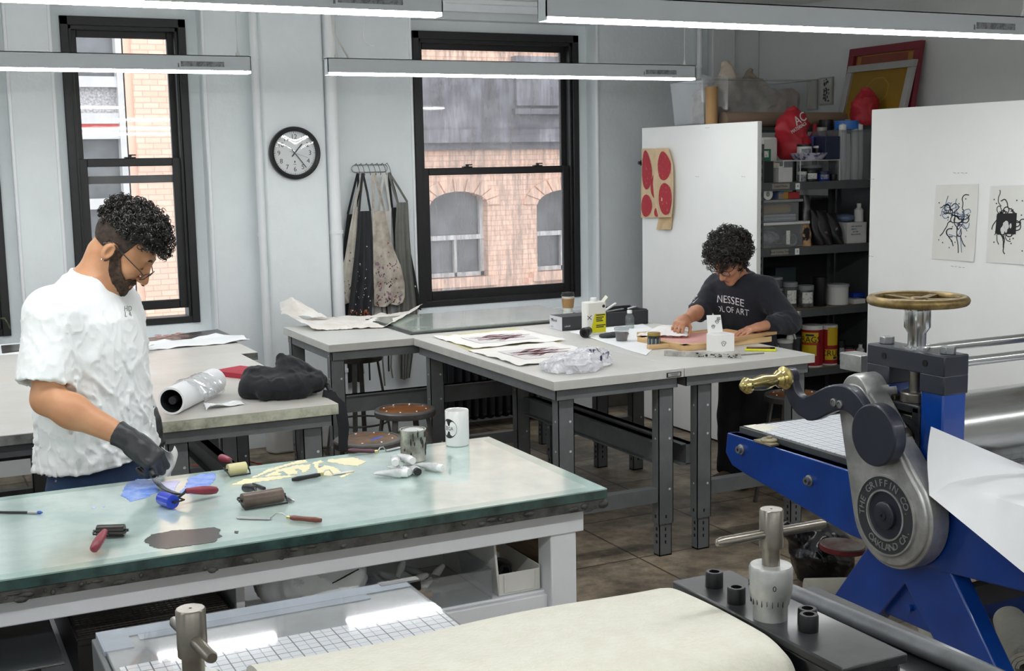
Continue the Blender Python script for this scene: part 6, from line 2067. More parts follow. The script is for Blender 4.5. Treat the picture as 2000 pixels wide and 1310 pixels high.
# clear bin full of white tubes
cbn = thing('clear_bin', 'tall clear bin of white plastic tubes at the far end of the top shelf', 'bin', (5.76, SY + .15, z))
x0_, x1_ = X(1645, 300, .03), SX1 - .02
zc_ = on(1670, 254, y=SY + .03).z
w_ = MB().box(x0_, x1_, SY + .03, SY + .033, z + .001, zc_).box(x0_, x0_ + .003, SY + .033, SY + .33, z + .001, zc_).box(x1_ - .003, x1_, SY + .033, SY + .33, z + .001, zc_).box(x0_, x1_, SY + .33, SY + .333, z + .001, zc_).box(x0_ + .003, x1_ - .003, SY + .033, SY + .33, z + .001, z + .004)
w_.box(x0_ - .008, x1_ + .008, SY + .022, SY + .03, zc_ - .014, zc_)
w_.build('bin_wall', M_binp, cbn)
for k, (fx, hh) in enumerate(((.16, .36), (.38, .30), (.60, .33), (.82, .36))):
    xc_ = x0_ + (x1_ - x0_) * fx
    t_ = MB().lathe([(.0, 0), (.026, 0), (.030, .1), (.024, hh), (.0, hh + .01)], (xc_, SY + .075 + .02 * (k % 2), z + .005), n=20)
    tag(t_.build('plastic_bottle', M_w), 'long white plastic bottle standing in the tall clear bin', 'bottle', 'white bottles in the tall clear bin')
# red carrier bags
def red_bag(label, c, s_, sd, words=None):
    t = thing('carrier_bag', label, 'bag', c)
    c = np.array(c)
    def fn(P):
        q = (P - c) / s_
        d = sd_cone(q, (0, 0, .08), (-.01, 0, .20), .10, .085)
        d = smin(d, sd_cone(q, (-.05, 0, .14), (-.10, -.01, .18), .05, .025), .05)
        d = smin(d, sd_cone(q, (.02, 0, .2), (.0, 0, .285), .06, .02), .05)
        w = wav(q, 22, sd)
        d = d + .012 * w - .012 * np.exp(-(w * 5) ** 2) + .006 * np.abs(wav(q, 45, sd + 1))
        return np.maximum(d * s_, c[2] + .002 - P[:, 2])
    skin_solid(fn, c - np.array((.19, .16, .01)) * s_, c + np.array((.19, .16, .33)) * s_, .009).build('bag_cloth', M_redc2, t)
    if words:
        b = MB()
        b.text('AC', tuple(c + np.array((-.06, -.135, .235)) * s_), (.9, .2, .38), (-.3, .35, .9), .085, .002)
        b.text('MATERIALS', tuple(c + np.array((-.07, -.135, .185)) * s_), (.9, .2, .38), (-.3, .35, .9), .032, .002)
        b.build('printed_words', M_w, t)
    return t
red_bag('red carrier bag with white lettering heaped on the top shelf', (X(1555, 290, .24), SY + .27, zr + .006), 1.12, 31, True)
shelf_box('white_pouch', 'white plastic pouch leaning behind the green box', 'pouch', 1489, 1520, 268, z, .27, .06, M_w, bev=.015)
jar('bottle', 'red bottle lying among caps behind the blue tub', 'bottle', 1590, 1604, 242, zt_ + .05, .34, M_redc2, M_redc2, .03, neck=.6)
jar('cup', 'white paper cup behind the navy file box', 'cup', 1603, 1620, 249, zt_, .33, M_w, M_w, .004)
jar('bottle', 'black capped bottle behind the white paper cup', 'bottle', 1612, 1633, 234, zt_, .38, M_navyp, M_k, .05)
zb2 = zc_ + .003
MB().box(x0_ + .0, x1_ - .0, SY + .035, SY + .328, zc_ + .0002, zc_ + .004).build('lid', M_binp, cbn)
jar('jug', 'squat bright blue capped tub on the clear bin', 'tub', 1651, 1687, 236, zc_ + .004, .06, mat('bright_blue_cap', '2f6fc0', .4, vary=.08), mat('bright_blue_cap', '2f6fc0', .4), .01)
red_bag('red carrier bag slumped on the clear bin in front of the yellow screen', (X(1682, 220, .26), SY + .22, zc_ + .005), .92, 44)
# --- second shelf
z = ZS[1]
def clear_bin(label, px0, px1, pyt, z, d, dep, lid_px, lid_m):
    t = thing('storage_bin', label, 'bin', (X((px0 + px1) / 2, pyt, d), SY + d + dep / 2, z))
    x0, x1 = X(px0, pyt, d), X(px1, pyt, d)
    zt = on((px0 + px1) / 2, pyt, y=SY + d).z
    b = MB().box(x0, x1, SY + d, SY + d + .003, z + .001, zt).box(x0, x1, SY + d + dep - .003, SY + d + dep, z + .001, zt).box(x0, x0 + .003, SY + d, SY + d + dep, z + .001, zt).box(x1 - .003, x1, SY + d, SY + d + dep, z + .001, zt).box(x0, x1, SY + d, SY + d + dep, z + .001, z + .004)
    b.build('bin_wall', M_binp, t)
    MB().box(x0 - .006, X(lid_px, pyt, d), SY + d - .012, SY + d + dep + .01, zt, zt + .018).build('lid', lid_m, t, bevel=.004)
    return t, x0, x1, zt + .018
t1, x0, x1, zt1 = clear_bin('clear bin with white lid, grey tools and green cloth inside, on the second shelf', 1491, 1568, 439, z, .03, .28, 1580, M_w)
tag(MB().ell(((x0 + x1) / 2 - .04, SY + .16, z + .058), (.10, .08, .05), nu=18, nv=10).build('tool_heap', mat('grey_tools', '6a6d70', .6, col2='b9bcbd', scale=20)), 'heap of grey tools inside the white lidded bin', 'tools')
tag(MB().ell(((x0 + x1) / 2 - .02, SY + .20, z + .125), (.08, .06, .014), nu=18, nv=8).build('green_cloth', mat('green_cloth', '3f7a5c', .8)), 'green cloth lying on the tools in the white lidded bin', 'cloth')
tag(MB().lathe([(.028, 0), (.04, 0), (.04, .05), (.028, .05), (.028, 0)], (x1 - .06, SY + .06, z + .046), (0, 1, 0), n=28).build('tape_roll', M_g), 'grey tape roll inside the white lidded bin', 'tape')
tag(MB().box(x1 - .135, x1 - .105, SY + .0275, SY + .0295, z + .02, z + .11).build('bin_label', M_lab), 'long white sticker on the front of the white lidded bin', 'label')
t2, x0, x1, zt2 = clear_bin('clear bin of papers stacked on the white lidded bin', 1491, 1560, 395, zt1, .03, .26, 1567, M_g)
for k in range(4):
    tag(MB().box(x0 + .008, x1 - .01, SY + .045, SY + .27, zt1 + .0055 + .011 * k, zt1 + .0155 + .011 * k).build('paper_stack', mat('pale_paper_%d' % (k % 2), ('9ca3b0', 'c3c3c2')[k % 2], .7)), 'ream of pale paper in the clear bin below the yellow roll', 'paper', 'paper reams in the clear bin')
tag(MB().cyl((x0 + .01, SY + .10, zt1 + .082), (x1 - .03, SY + .10, zt1 + .082), .030, n=28).build('yellow_roll', mat('mustard_roll', 'a8803a', .6, vary=.15)), 'mustard yellow roll lying in the clear paper bin', 'roll')
q = on(1497, 390, y=SY + .02)
tag(MB().lathe([(.016, 0), (.037, 0), (.037, .06), (.016, .06), (.016, 0)], (q.x + .012, SY + .02, zt2 + .0375), (0, 1, 0), n=36).build('tape_roll', M_w), 'white roll of tape standing on the clear paper bin', 'tape')
shelf_box('toy_box', 'mustard and blue packet on the clear paper bin', 'packet', 1521, 1540, 374, zt2, .05, .1, mat('mustard_blue_packet', 'b08a3e', .5, col2='4a78b0', scale=12, lo=.45, hi=.55))
shelf_box('red_box', 'red packet with blue stripe on the clear paper bin', 'packet', 1541, 1562, 375, zt2, .05, .1, mat('red_blue_packet', 'b03030', .5, col2='5577b5', scale=10, lo=.35, hi=.42))
def pouch(label, px0, px1, pyt, z, d, m, lean=0.0, name='pouch'):
    x0, x1 = X(px0, pyt + 40, d), X(px1, pyt + 40, d)
    zt = on((px0 + px1) / 2, pyt, y=SY + d).z
    h = zt - z
    def fn(u, v):
        a = 2 * PI * u
        k = 1 - v
        return ((x0 + x1) / 2 + lean * v * h + (x1 - x0) / 2 * math.cos(a) * (.8 + .2 * math.sin(PI * min(1, v * 1.3))), SY + d + .05 + .045 * math.sin(a) * (k ** .7 * .95 + .05) + .004 * math.sin(14 * u + 9 * v), z + .002 + h * v)
    return tag(MB().sheet(fn, 28, 14, .001).build(name, m), label, 'pouch')
pouch('silver-grey foil pouch standing behind the white lidded bin', 1576, 1594, 382, z, .10, mat('foil_pouch', '6a6a69', .35, metal=.4, vary=.4, scale=20))
pouch('tan and black paper sack standing next to the white lidded bin', 1570, 1592, 432, z, .02, mat('tan_black_sack', 'c19a6f', .7, col2='15151a', scale=7, lo=.46, hi=.5))
pouch('black glossy pouch leaning on the tan sack', 1597, 1622, 410, z, .04, M_k, -.15)
pouch('black pouch with pink and grey print in the middle of the second shelf', 1612, 1636, 412, z, .02, mat('pink_print_pouch', '1b1b20', .4, col2='a87f95', scale=16, lo=.3, hi=.38), -.22)
pouch('black pouch with red and white label leaning towards the white carton', 1634, 1658, 416, z, .02, mat('red_print_pouch', '17171a', .4, col2='b9a3a5', scale=13, lo=.28, hi=.36), -.3)
wc = thing('white_carton', 'white carton with printed end near the end of the second shelf', 'box', (5.8, SY + .1, z))
_, e_ = shelf_box('carton', '', '', 1655, 1693, 434, z, .05, .2, mat('white_card_box', 'd2d2d0', .6), parent=wc)
pr_ = MB()
for k, (a, b) in enumerate(((.2, .75), (.2, .5), (.3, .55), (.2, .7))):
    pr_.box(e_[0] + (e_[1] - e_[0]) * a, e_[0] + (e_[1] - e_[0]) * b, SY + .0492, SY + .0498, e_[2] - .03 - .018 * k, e_[2] - .022 - .018 * k)
pr_.build('print', M_labk, wc)
tag(MB().ell(((e_[0] + e_[1]) / 2 - .03, SY + .14, e_[2] + .028), (.07, .06, .028), nu=18, nv=9).build('blue_plastic', clear('bluish_film', 'cfdaf0', .4, '8fa2c4', .2, .4)), 'bluish plastic film lump on the printed white carton', 'plastic wrap')
jar('bottle', 'white bottle standing on the printed white carton', 'bottle', 1677, 1691, 397, e_[2], .07, M_w, M_w, .02, neck=.65)
# --- third shelf
z = ZS[2]
shelf_box('teal_box', 'dark teal box at the back of the third shelf', 'box', 1515, 1555, 522, z, .30, .1, mat('dark_teal_box', '2b3a3d', .6))
jar('tub', 'lower of two stacked cloudy tubs beside the woman’s shoulder', 'tub', 1508, 1536, 562, z, .10, M_binp, M_g, .016)['label'] = 'lower of the two stacked cloudy tubs behind the woman'
jar('tub', 'upper of the two stacked cloudy tubs behind the woman', 'tub', 1509, 1535, 540, on(1520, 562, y=SY + .14).z + .004, .10, M_binp, M_g, .016)
jar('jar', 'small empty glass jar at the shelf edge behind the woman', 'jar', 1531, 1547, 588, z, .01, M_cg, M_cg, .008)
jar('canister', 'clear canister with white label and black drop on it', 'canister', 1541, 1563, 550, z, .06, M_binp, M_g, .03, M_lab)
jar('canister', 'clear canister of grey lumps with low white label', 'canister', 1571, 1596, 556, z, .05, mat('grey_lumps', '7b7977', .6, col2='3d3c3d', scale=24), M_g, .03, M_lab)
jar('pot', 'tall black pot in the middle of the third shelf', 'pot', 1600, 1621, 540, z, .06, M_k, M_k, .01)
jar('bottle', 'white bottle half hidden by the white bucket', 'bottle', 1622, 1632, 561, z, .14, M_w, M_w, .02)
jar('bucket', 'white plastic bucket with grey lid on the third shelf', 'bucket', 1633, 1667, 553, z, .03, M_w, mat('bucket_lid_grey', 'b9bbbe', .4), .018, None, None, None, .006)
shelf_box('grey_board', 'grey board standing at the back above the bucket', 'board', 1646, 1688, 487, z, .38, .02, mat('grey_board', '6a6865', .7, vary=.08))
tag(MB().ell((X(1680, 555, .28), SY + .28, z + .09), (.075, .09, .085), nu=20, nv=12).build('navy_cloth', mat('navy_cloth', '0f1630', .9)), 'navy cloth lump behind the white bucket', 'cloth')
shelf_box('blue_tray', 'bright blue tray beside the white bucket', 'tray', 1668, 1690, 563, z + .035, .10, .1, M_bluep, h=.03)
shelf_box('white_dish', 'low white dish under the bright blue tray', 'dish', 1669, 1691, 575, z, .04, .16, M_w, h=.033)
# --- fourth shelf
z = ZS[3]
jar('bottle', 'squat white bottle on the low shelf next to the spray bottle', 'bottle', 1505, 1527, 646, z + .0, .06, M_w, M_w, .035, neck=.62)
sp = jar('spray_bottle', 'spray bottle with white trigger head on the low shelf', 'spray bottle', 1531, 1555, 662, z, .05, clear('spray_plastic', 'e4e8ea', .5, 'a9adb0', .15, .3), M_w, .02)
cx_, cy_ = X(1543, 640, .09), SY + .09
zz = on(1543, 662, y=SY + .09).z
MB().lathe([(.026, 0), (.024, .015), (.016, .03), (.013, .06), (.0, .06)], (cx_, cy_, zz), n=20).build('neck', M_w, sp)
MB().prism([(cx_ - .028, cy_ - .012, zz + .055), (cx_ + .055, cy_ - .012, zz + .06), (cx_ + .06, cy_ - .012, zz + .078), (cx_ + .01, cy_ - .012, zz + .095), (cx_ - .03, cy_ - .012, zz + .08)], (0, .024, 0)).strip([(cx_ + .02, cy_, zz + .06), (cx_ + .035, cy_, zz + .03), (cx_ + .048, cy_, zz - .005)], .014, .008, up=(0, 1, 0)).build('trigger_head', M_w, sp, bevel=.003)
jar('tub', 'grey cylindrical tub behind the spray bottle', 'tub', 1556, 1580, 655, z, .16, mat('mid_grey_tub', '55585b', .5), M_g, .01)
M_tubr = mat('rag_tub_red', '9c1420', .4, vary=.08)
M_tuby = mat('rag_tub_yellow', 'd9b81c', .4)
def rag_tub(label, px0, px1, pyt, d, word, up=True):
    x0, x1 = X(px0, pyt + 40, d), X(px1, pyt + 40, d)
    r = (x1 - x0) / 2
    c = Vector(((x0 + x1) / 2, SY + d + r, ZS[3] + .001))
    h = on((px0 + px1) / 2, pyt, y=SY + d + r).z - ZS[3]
    t = thing('wipes_tub', label, 'tub', c, group=None)
    MB().lathe([(.0, 0), (r, 0), (r, h * .93), (r * .97, h), (.0, h)], c, n=40).build('tub_body', M_w, t)
    def patch(nm_, poly, m_, rr):
        b = MB()
        N = 40
        for s0, s1, h0, h1, g0, g1 in poly:
            for k in range(N):
                a0, a1 = s0 + (s1 - s0) * k / N, s0 + (s1 - s0) * (k + 1) / N
                f0, f1 = k / N, (k + 1) / N
                b.add([c + Vector((rr * math.cos(R(a0)), rr * math.sin(R(a0)), h * (h0 + (g0 - h0) * f0))), c + Vector((rr * math.cos(R(a1)), rr * math.sin(R(a1)), h * (h0 + (g0 - h0) * f1))),
                       c + Vector((rr * math.cos(R(a1)), rr * math.sin(R(a1)), h * (h1 + (g1 - h1) * f1))), c + Vector((rr * math.cos(R(a0)), rr * math.sin(R(a0)), h * (h1 + (g1 - h1) * f0)))], [(0, 1, 2, 3)])
        b.build(nm_, m_, t)
    patch('red_label', [(-210, -40, .04, .90, .04, .90)], M_tubr, r + .0006)
    if up:
        patch('yellow_panel', [(-195, -95, .60, .84, .60, .84), (-195, -105, .28, .54, .28, .54)], M_tuby, r + .0012)
        patch('stripe', [(-190, -100, .55, .59, .55, .59)], mat('rust_stripe', 'b3461f', .5), r + .0014)
        patch('badge', [(-165, -120, .755, .80, .755, .80)], M_navyp, r + .0018)
    else:
        patch('yellow_panel', [(-140, -60, .50, .95, .5, .95), (-155, -60, .14, .40, .14, .40)], M_tuby, r + .0012)
        patch('badge', [(-100, -70, .16, .22, .16, .22)], M_navyp, r + .0018)
    b = MB()
    ac = -138 if up else -112
    zc = h * (.665 if up else .30)
    b.text(word, (0, 0, 0), (1, 0, 0), (0, 1, 0), .055, .001)
    for i, v in enumerate(b.v):
        a = R(ac) + v[0] / r
        b.v[i] = tuple(c + Vector(((r + .0022) * math.cos(a), (r + .0022) * math.sin(a), zc + v[1])))
    b.build('lettering', M_blackh, t)
    return t
rag_tub('red and yellow tub lettered RAGS on the low shelf', 1583, 1616, 633, .02, 'RAGS')
rag_tub('red and yellow wipes tub standing next to the RAGS tub', 1617, 1643, 633, .03, 'SCRUBS', False)
jar('bottle', 'dark bottle next to the wipes tub', 'bottle', 1642, 1653, 664, z, .02, M_k, M_k, .02, M_labk)
jar('jar', 'shallow olive-yellow tub under the pink jar', 'tub', 1657, 1675, 697, z, .02, mat('olive_yellow_tub', '8d8a4a', .5), M_k, .012)
jar('jar', 'pink jar with dark lid on the olive-yellow tub', 'jar', 1656, 1676, 675, on(1666, 697, y=SY + .05).z + .003, .02, mat('pink_paste', 'b56a72', .5), M_k, .014)
jar('bottle', 'white bottle near the partition on the low shelf', 'bottle', 1680, 1693, 672, z, .04, M_w, M_w, .02, neck=.7)

# ------------------------------------------------------------------ tall shelving against the far corner, with things on top
zt = 2.10
tu = thing('tall_shelving', 'tall dark shelving behind the first partition, its top piled with bins', 'shelf', (5.5, 7.3, 0))
u = MB()
for x in (4.945, 6.21):
    for y in (6.95, 7.68):
        u.box(x - .02 if x > 5 else x, x if x > 5 else x + .02, y - .0 if y < 7 else y - .02, y + .02 if y < 7 else y, 0, zt)
u.build('frame', M_shelf, tu)
for k in range(5):
    MB().box(4.95, 6.205, 6.952, 7.678, .12 + k * .49, .14 + k * .49).build('shelf_board', M_shelf, tu)
tw = thing('side_cabinet', 'narrow grey cabinet under the leaning screens by the wall', 'cabinet', (6.1, 6.5, 0))
MB().box(5.93, 6.26, 6.02, 6.93, .05, 2.10).build('cabinet_body', M_shelf, tw, bevel=.004)
MB().box(5.925, 5.93, 6.04, 6.91, .1, 2.06).box(5.915, 5.925, 6.10, 6.12, 1.0, 1.15).build('door', M_shelf, tw)
zt = 2.101
ft, bt = 7.09, 7.48
xa_, xb_ = on(1372, 190, y=ft).x, on(1582, 190, y=ft).x
zb_ = on(1470, 156, y=ft).z
bn = thing('fabric_bin', 'big clear bin stuffed with beige cloth on top of the tall shelving', 'bin', ((xa_ + xb_) / 2, (ft + bt) / 2, zt))
w_ = MB()
def wall(x0, x1, y0, y1):
    w_.prism([(x0 + .02 * (x0 < 5.5), y0, zt + .002), (x1 - .02, y0, zt + .002), (x1, y0 - .008, zb_), (x0, y0 - .008, zb_)], (0, .003, 0))
w_.prism([(xa_ + .03, ft + .02, zt), (xb_ - .03, ft + .02, zt), (xb_, ft, zb_), (xa_, ft, zb_)], (0, .003, 0))
w_.prism([(xa_ + .03, bt - .02, zt), (xb_ - .03, bt - .02, zt), (xb_, bt, zb_), (xa_, bt, zb_)], (0, .003, 0))
w_.prism([(xa_ + .03, ft + .02, zt), (xa_ + .03, bt - .02, zt), (xa_, bt, zb_), (xa_, ft, zb_)], (.003, 0, 0))
w_.prism([(xb_ - .03, ft + .02, zt), (xb_ - .03, bt - .02, zt), (xb_, bt, zb_), (xb_, ft, zb_)], (-.003, 0, 0))
w_.box(xa_ + .03, xb_ - .03, ft + .02, bt - .02, zt, zt + .003)
w_.tube([(xa_, ft, zb_), (xb_, ft, zb_), (xb_, bt, zb_), (xa_, bt, zb_)], .008, 8, closed=True)
w_.build('bin_wall', M_binp, bn)
def cloths(P):
    q = sd_box(P, ((xa_ + xb_) / 2 + .04, (ft + bt) / 2, zt + .14), ((xb_ - xa_) / 2 - .07, .14, .125), .05)
    q = smin(q, sd_cone(P, (5.30, 7.28, zb_ - .03), (5.28, 7.28, zb_ + .10), .10, .03), .07)
    q = smin(q, sd_cone(P, (5.50, 7.28, zb_ - .03), (5.48, 7.28, zb_ + .06), .10, .03), .06)
    w = wav(P, 18, 61)
    return np.maximum(q + .014 * w - .012 * np.exp(-(w * 5) ** 2) + .006 * wav(P, 50, 62), zt + .006 - P[:, 2])
tag(skin_solid(cloths, (xa_ - .02, ft - .02, zt), (xb_ + .02, bt + .02, zb_ + .2), .011).build('cloth_heap', mat('beige_cloth', 'c9bcae', .9, col2='7a6c60', scale=4, lo=.35, hi=.6)), 'heap of beige and brown cloth bulging out of the big clear bin', 'cloth')
def film(u, v):
    return (xa_ - .03 + .22 * u, ft - .03 - .015 * math.sin(6 * u), zb_ + .02 - .17 * v - .05 * u * v + .015 * fbm((u, v, 5), 6))
tag(MB().sheet(film, 16, 14, .001).build('plastic_wrap', M_wrap), 'torn clear film hanging over the corner of the big clear bin', 'plastic wrap')
q = on(1390, 238, y=6.9)
kt = (on(1390, 200, y=7.02).x, 6.965 - .03, zt)
tag(MB().lathe([(.036, 0), (.040, 0), (.040, on(1390, 168, y=6.95).z - zt), (.036, on(1390, 168, y=6.95).z - zt), (.036, 0)], (kt[0], 7.02, 2.101), n=36).build('cardboard_tube', mat('kraft_tube', 'b08a5c', .7, vary=.1)), 'brown cardboard tube standing in front of the big clear bin', 'tube')

pr0, pr1 = on(1412, 240, y=6.93), on(1640, 236, y=6.93)
tag(MB().cyl((pr0.x + .06, 7.01, 2.152), (6.15, 7.01, 2.152), .05, n=32).build('paper_roll', mat('kraft_paper_roll', '8f7a67', .8, vary=.12)), 'long roll of brown kraft paper lying across behind the red carrier bag', 'paper roll')
# screens leaning on the wall
def leaning(name, label, quad, xtop, xbot, th, m_frame, m_mesh, bw, extra=None):
    tl, tr = on(*quad[0], x=xtop), on(*quad[1], x=xtop)
    y0, y1 = tl.y, tr.y
    ztop = (tl.z + tr.z) / 2
    t = thing(name, label, 'screen frame', ((xtop + xbot) / 2, (y0 + y1) / 2, 2.102))
    def Pt(s_, h, off=0):                      # s along y from tl to tr, h from bottom
        return Vector((xbot + (xtop - xbot) * h - off, y0 + (y1 - y0) * s_, 2.102 + (ztop - 2.102) * h))
    H = Vector((xtop - xbot, 0, ztop - 2.102)).length
    W = abs(y1 - y0)
    u, v = bw / W, bw / H
    f_ = MB()
    for s0, s1, h0, h1 in ((0, 1, 1 - v, 1), (0, 1, 0, v), (0, u, v, 1 - v), (1 - u, 1, v, 1 - v)):
        f_.prism([Pt(s0, h0), Pt(s1, h0), Pt(s1, h1), Pt(s0, h1)], (-th, 0, 0))
    f_.build('frame_bars', m_frame, t, bevel=.003)
    MB().prism([Pt(u, v, th * .3), Pt(1 - u, v, th * .3), Pt(1 - u, 1 - v, th * .3), Pt(u, 1 - v, th * .3)], (-.002, 0, 0)).build('mesh', m_mesh, t)
    return Pt, t, th
Pt, t, th = leaning('silk_screen', 'dark red screen frame leaning on the wall behind the yellow screen', [(1668, 95), (1808, 80)], 6.262, 6.17, .04, mat('dark_red_frame', '7d2230', .5, vary=.15), mat('rust_red_mesh', '8a4030', .5, vary=.12), .055)
y_ = MB()
for s0, s1, h0, h1 in ((.10, .16, .1, .90), (.82, .9, .1, .90), (.1, .9, .885, .905)):
    y_.prism([Pt(s0, h0, th * .3 + .003), Pt(s1, h0, th * .3 + .003), Pt(s1, h1, th * .3 + .003), Pt(s0, h1, th * .3 + .003)], (-.0008, 0, 0))
y_.build('amber_stripe', mat('amber_tape', 'a8742f', .5), t)
Pt, t, th = leaning('silk_screen', 'silver framed screen with mustard yellow mesh leaning on the red one', [(1664, 129), (1794, 116)], 6.20, 6.09, .035, mat('silver_frame', 'b3b1ae', .4, metal=.3, vary=.1), mat('mustard_mesh', '9a7416', .5, vary=.15, scale=5), .05)
o_ = MB()
for a0, r_, w2 in ((0, .19, .015),):
    N = 8
    for k in range(N):
        a, b = 2 * PI * k / N + .4, 2 * PI * (k + 1) / N + .4
        q = []
        for rr, tt in ((r_, a), (r_, b), (r_ - w2, b), (r_ - w2, a)):
            q.append(Pt(.5 + rr * math.cos(tt), .55 + rr * 1.25 * math.sin(tt), th * .3 + .0028))
        o_.prism(q, (-.0006, 0, 0))
o_.build('pale_octagon', mat('pale_mustard', 'b08c2c', .5), t)
# small framed notes on the wall
for k, (px0, px1, py0, py1, lab) in enumerate(((1578, 1598, 156, 214, 'small pale framed sheet on the wall beside the big bin'), (1603, 1628, 152, 204, 'small framed sheet with dark sketch on the wall above the red bags'))):
    a, b = on(px0, py0, x=XR - .001), on(px1, py1, x=XR - .001)
    t = thing('framed_sheet', lab, 'picture', (XR, (a.y + b.y) / 2, b.z))
    MB().box(XR - .014, XR - .0005, b.y, a.y, b.z, a.z).build('mount', mat('grey_mount', 'a8a6a1', .6), t, bevel=.002)
    s_ = MB().box(XR - .0148, XR - .014, b.y + .012, a.y - .012, b.z + .012, a.z - .012)
    s_.build('sheet', mat('pale_sheet', 'bdbab2', .7), t)
    if k:
        rn = random.Random(2)
        d_ = MB()
        for j in range(26):
            d_.ell((XR - .0152, b.y + (a.y - b.y) * rn.uniform(.25, .65), b.z + (a.z - b.z) * rn.uniform(.12, .92)), (.0006, rn.uniform(.004, .012), rn.uniform(.004, .014)), nu=8, nv=5)
        d_.build('sketch', mat('dark_sketch', '4a4850', .7), t)

# ================================================================== stored under the ink table
zs = .566
M_scr = mat('yellow_screen_mesh', 'b99f0e', .5, vary=.1)
ys = thing('silk_screen', 'screen with bright yellow mesh leaning at the back under the ink table', 'screen frame', (1.5, 3.85, zs))
MB().box(1.26, 1.655, 3.86, 3.864, zs + .03, .80).build('mesh', M_scr, ys)
MB().box(1.23, 1.26, 3.85, 3.88, zs, .81).box(1.655, 1.69, 3.85, 3.88, zs, .81).box(1.26, 1.655, 3.85, 3.88, zs, zs + .03).build('frame_bars', M_w, ys, bevel=.002)
cbx = thing('clear_bin', 'low clear bin of odd tools under the ink table', 'bin', (1.42, 3.45, zs))
x0, x1, y0, y1, h = 1.235, 1.572, 3.365, 3.74, .095
MB().box(x0, x1, y0, y0 + .003, zs, zs + h).box(x0, x1, y1 - .003, y1, zs, zs + h).box(x0, x0 + .003, y0, y1, zs, zs + h).box(x1 - .003, x1, y0, y1, zs, zs + h).box(x0, x1, y0, y1, zs, zs + .003).tube([(x0, y0, zs + h), (x1, y0, zs + h), (x1, y1, zs + h), (x0, y1, zs + h)], .005, 8, closed=True).build('bin_wall', M_binp, cbx)
def junk(label, p, d, L, m, name, cat, r=.012):
    tag(MB().lathe([(.0, 0), (r, .004), (r * .7, L * .4), (r * 1.1, L * .7), (r * .6, L - .004), (.0, L)], p, d, n=14).build(name, m), label, cat, 'tools in the low clear bin')
rn = random.Random(5)
for k in range(9):
    p = Vector((rn.uniform(1.28, 1.47), rn.uniform(3.40, 3.55), zs + .016 + .012 * (k // 3)))
    d = Vector((rn.uniform(-1, 1), rn.uniform(-.3, .5), rn.uniform(-.02, .25)))
    L = rn.uniform(.09, .15)
    d.normalize()
    p.x = min(max(p.x, 1.25 + max(0, -d.x) * L), 1.555 - max(0, d.x) * L)
    junk(['pale handled tool lying in the low clear bin', 'tan handled tool lying in the low clear bin', 'grey tool lying in the low clear bin'][k % 3], p, d, L, [M_w, mat('tan_tool', 'b08c6a', .5), M_g][k % 3], 'hand_tool', 'tool', .012)
wd = thing('desk_tray', 'white desk tray with sloping sides under the ink table', 'tray', (1.67, 3.42, zs))
a0, a1 = 1.585, 1.742
t_ = MB().box(a0 + .012, a1, 3.37, 3.374, zs + .004, zs + .07).box(a0 + .012, a1, 3.37, 3.66, zs + .0005, zs + .006).box(a1 - .004, a1, 3.37, 3.66, zs, zs + .08)
t_.prism([(a0 + .012, 3.372, zs), (a0 + .012, 3.66, zs), (a0 - .016, 3.66, zs + .2), (a0 - .016, 3.60, zs + .2), (a0, 3.376, zs + .17)], (.008, 0, 0))
t_.box(a0 + .03, a0 + .034, 3.366, 3.37, zs + .01, zs + .066).box(a1 - .02, a1 - .016, 3.366, 3.37, zs + .01, zs + .066).box(a0 + .03, a1 - .016, 3.366, 3.37, zs + .008, zs + .012)
t_.build('tray_shell', mat('off_white_plastic', 'd6d5cf', .45, vary=.06), wd, bevel=.002)
tag(MB().lathe([(.018, 0), (.03, 0), (.03, .03), (.018, .03), (.018, 0)], (1.66, 3.50, zs + .037), (.3, -1, 0), n=24).build('tape_roll', M_k), 'black tape roll lying in the white desk tray', 'tape')
tag(MB().ell((1.69, 3.56, zs + .03), (.04, .05, .024), nu=16, nv=8).build('bag_of_screws', clear('grey_bag_film', 'cfd2d2', .45, '9a9a96', .2, .4)), 'bag of small parts in the white desk tray', 'bag')
# white sack of soiled paper
def sack(P):
    q = sd_ell(P, (1.065, 3.60, zs + .09), (.165, .16, .10))
    q = smin(q, sd_cone(P, (1.12, 3.5, zs + .08), (1.165, 3.46, zs + .12), .06, .04), .05)
    w = wav(P, 22, 71)
    return np.maximum(q + .016 * w - .012 * np.exp(-(w * 5) ** 2) + .006 * wav(P, 60, 72), zs + .002 - P[:, 2])
sk = thing('paper_sack', 'crumpled white sack with black scribbles under the ink table', 'bag', (1.02, 3.6, zs))
skin_solid(sack, (.78, 3.38, zs - .01), (1.26, 3.8, zs + .24), .010).build('sack_paper', mat('smudged_white_paper', 'e4e8e7', .7, col2='5c6163', scale=9, lo=.3, hi=.44), sk)
dr = MB()
for k in range(4):
    dr.obox((1.10 + .012 * k, 3.415 - .003 * k, zs + .125 + .006 * k), (.05, .002, .003), rotz(.25) @ roty(-.2))
dr.build('scribble', M_blackh, sk)
sb = MB().box(.79, .815, 3.40, 3.9, zs, zs + .19)
tag(sb.build('white_board', mat('white_board_edge', 'c9cacb', .6), bevel=.002), 'white board standing between the sack and the mesh tray', 'board')
tag(MB().box(.82, .85, 3.39, 3.8, zs, zs + .05).build('wood_strip', mat('brown_strip', '6a4c36', .7)), 'brown wood strip at the foot of the white sack', 'wood')
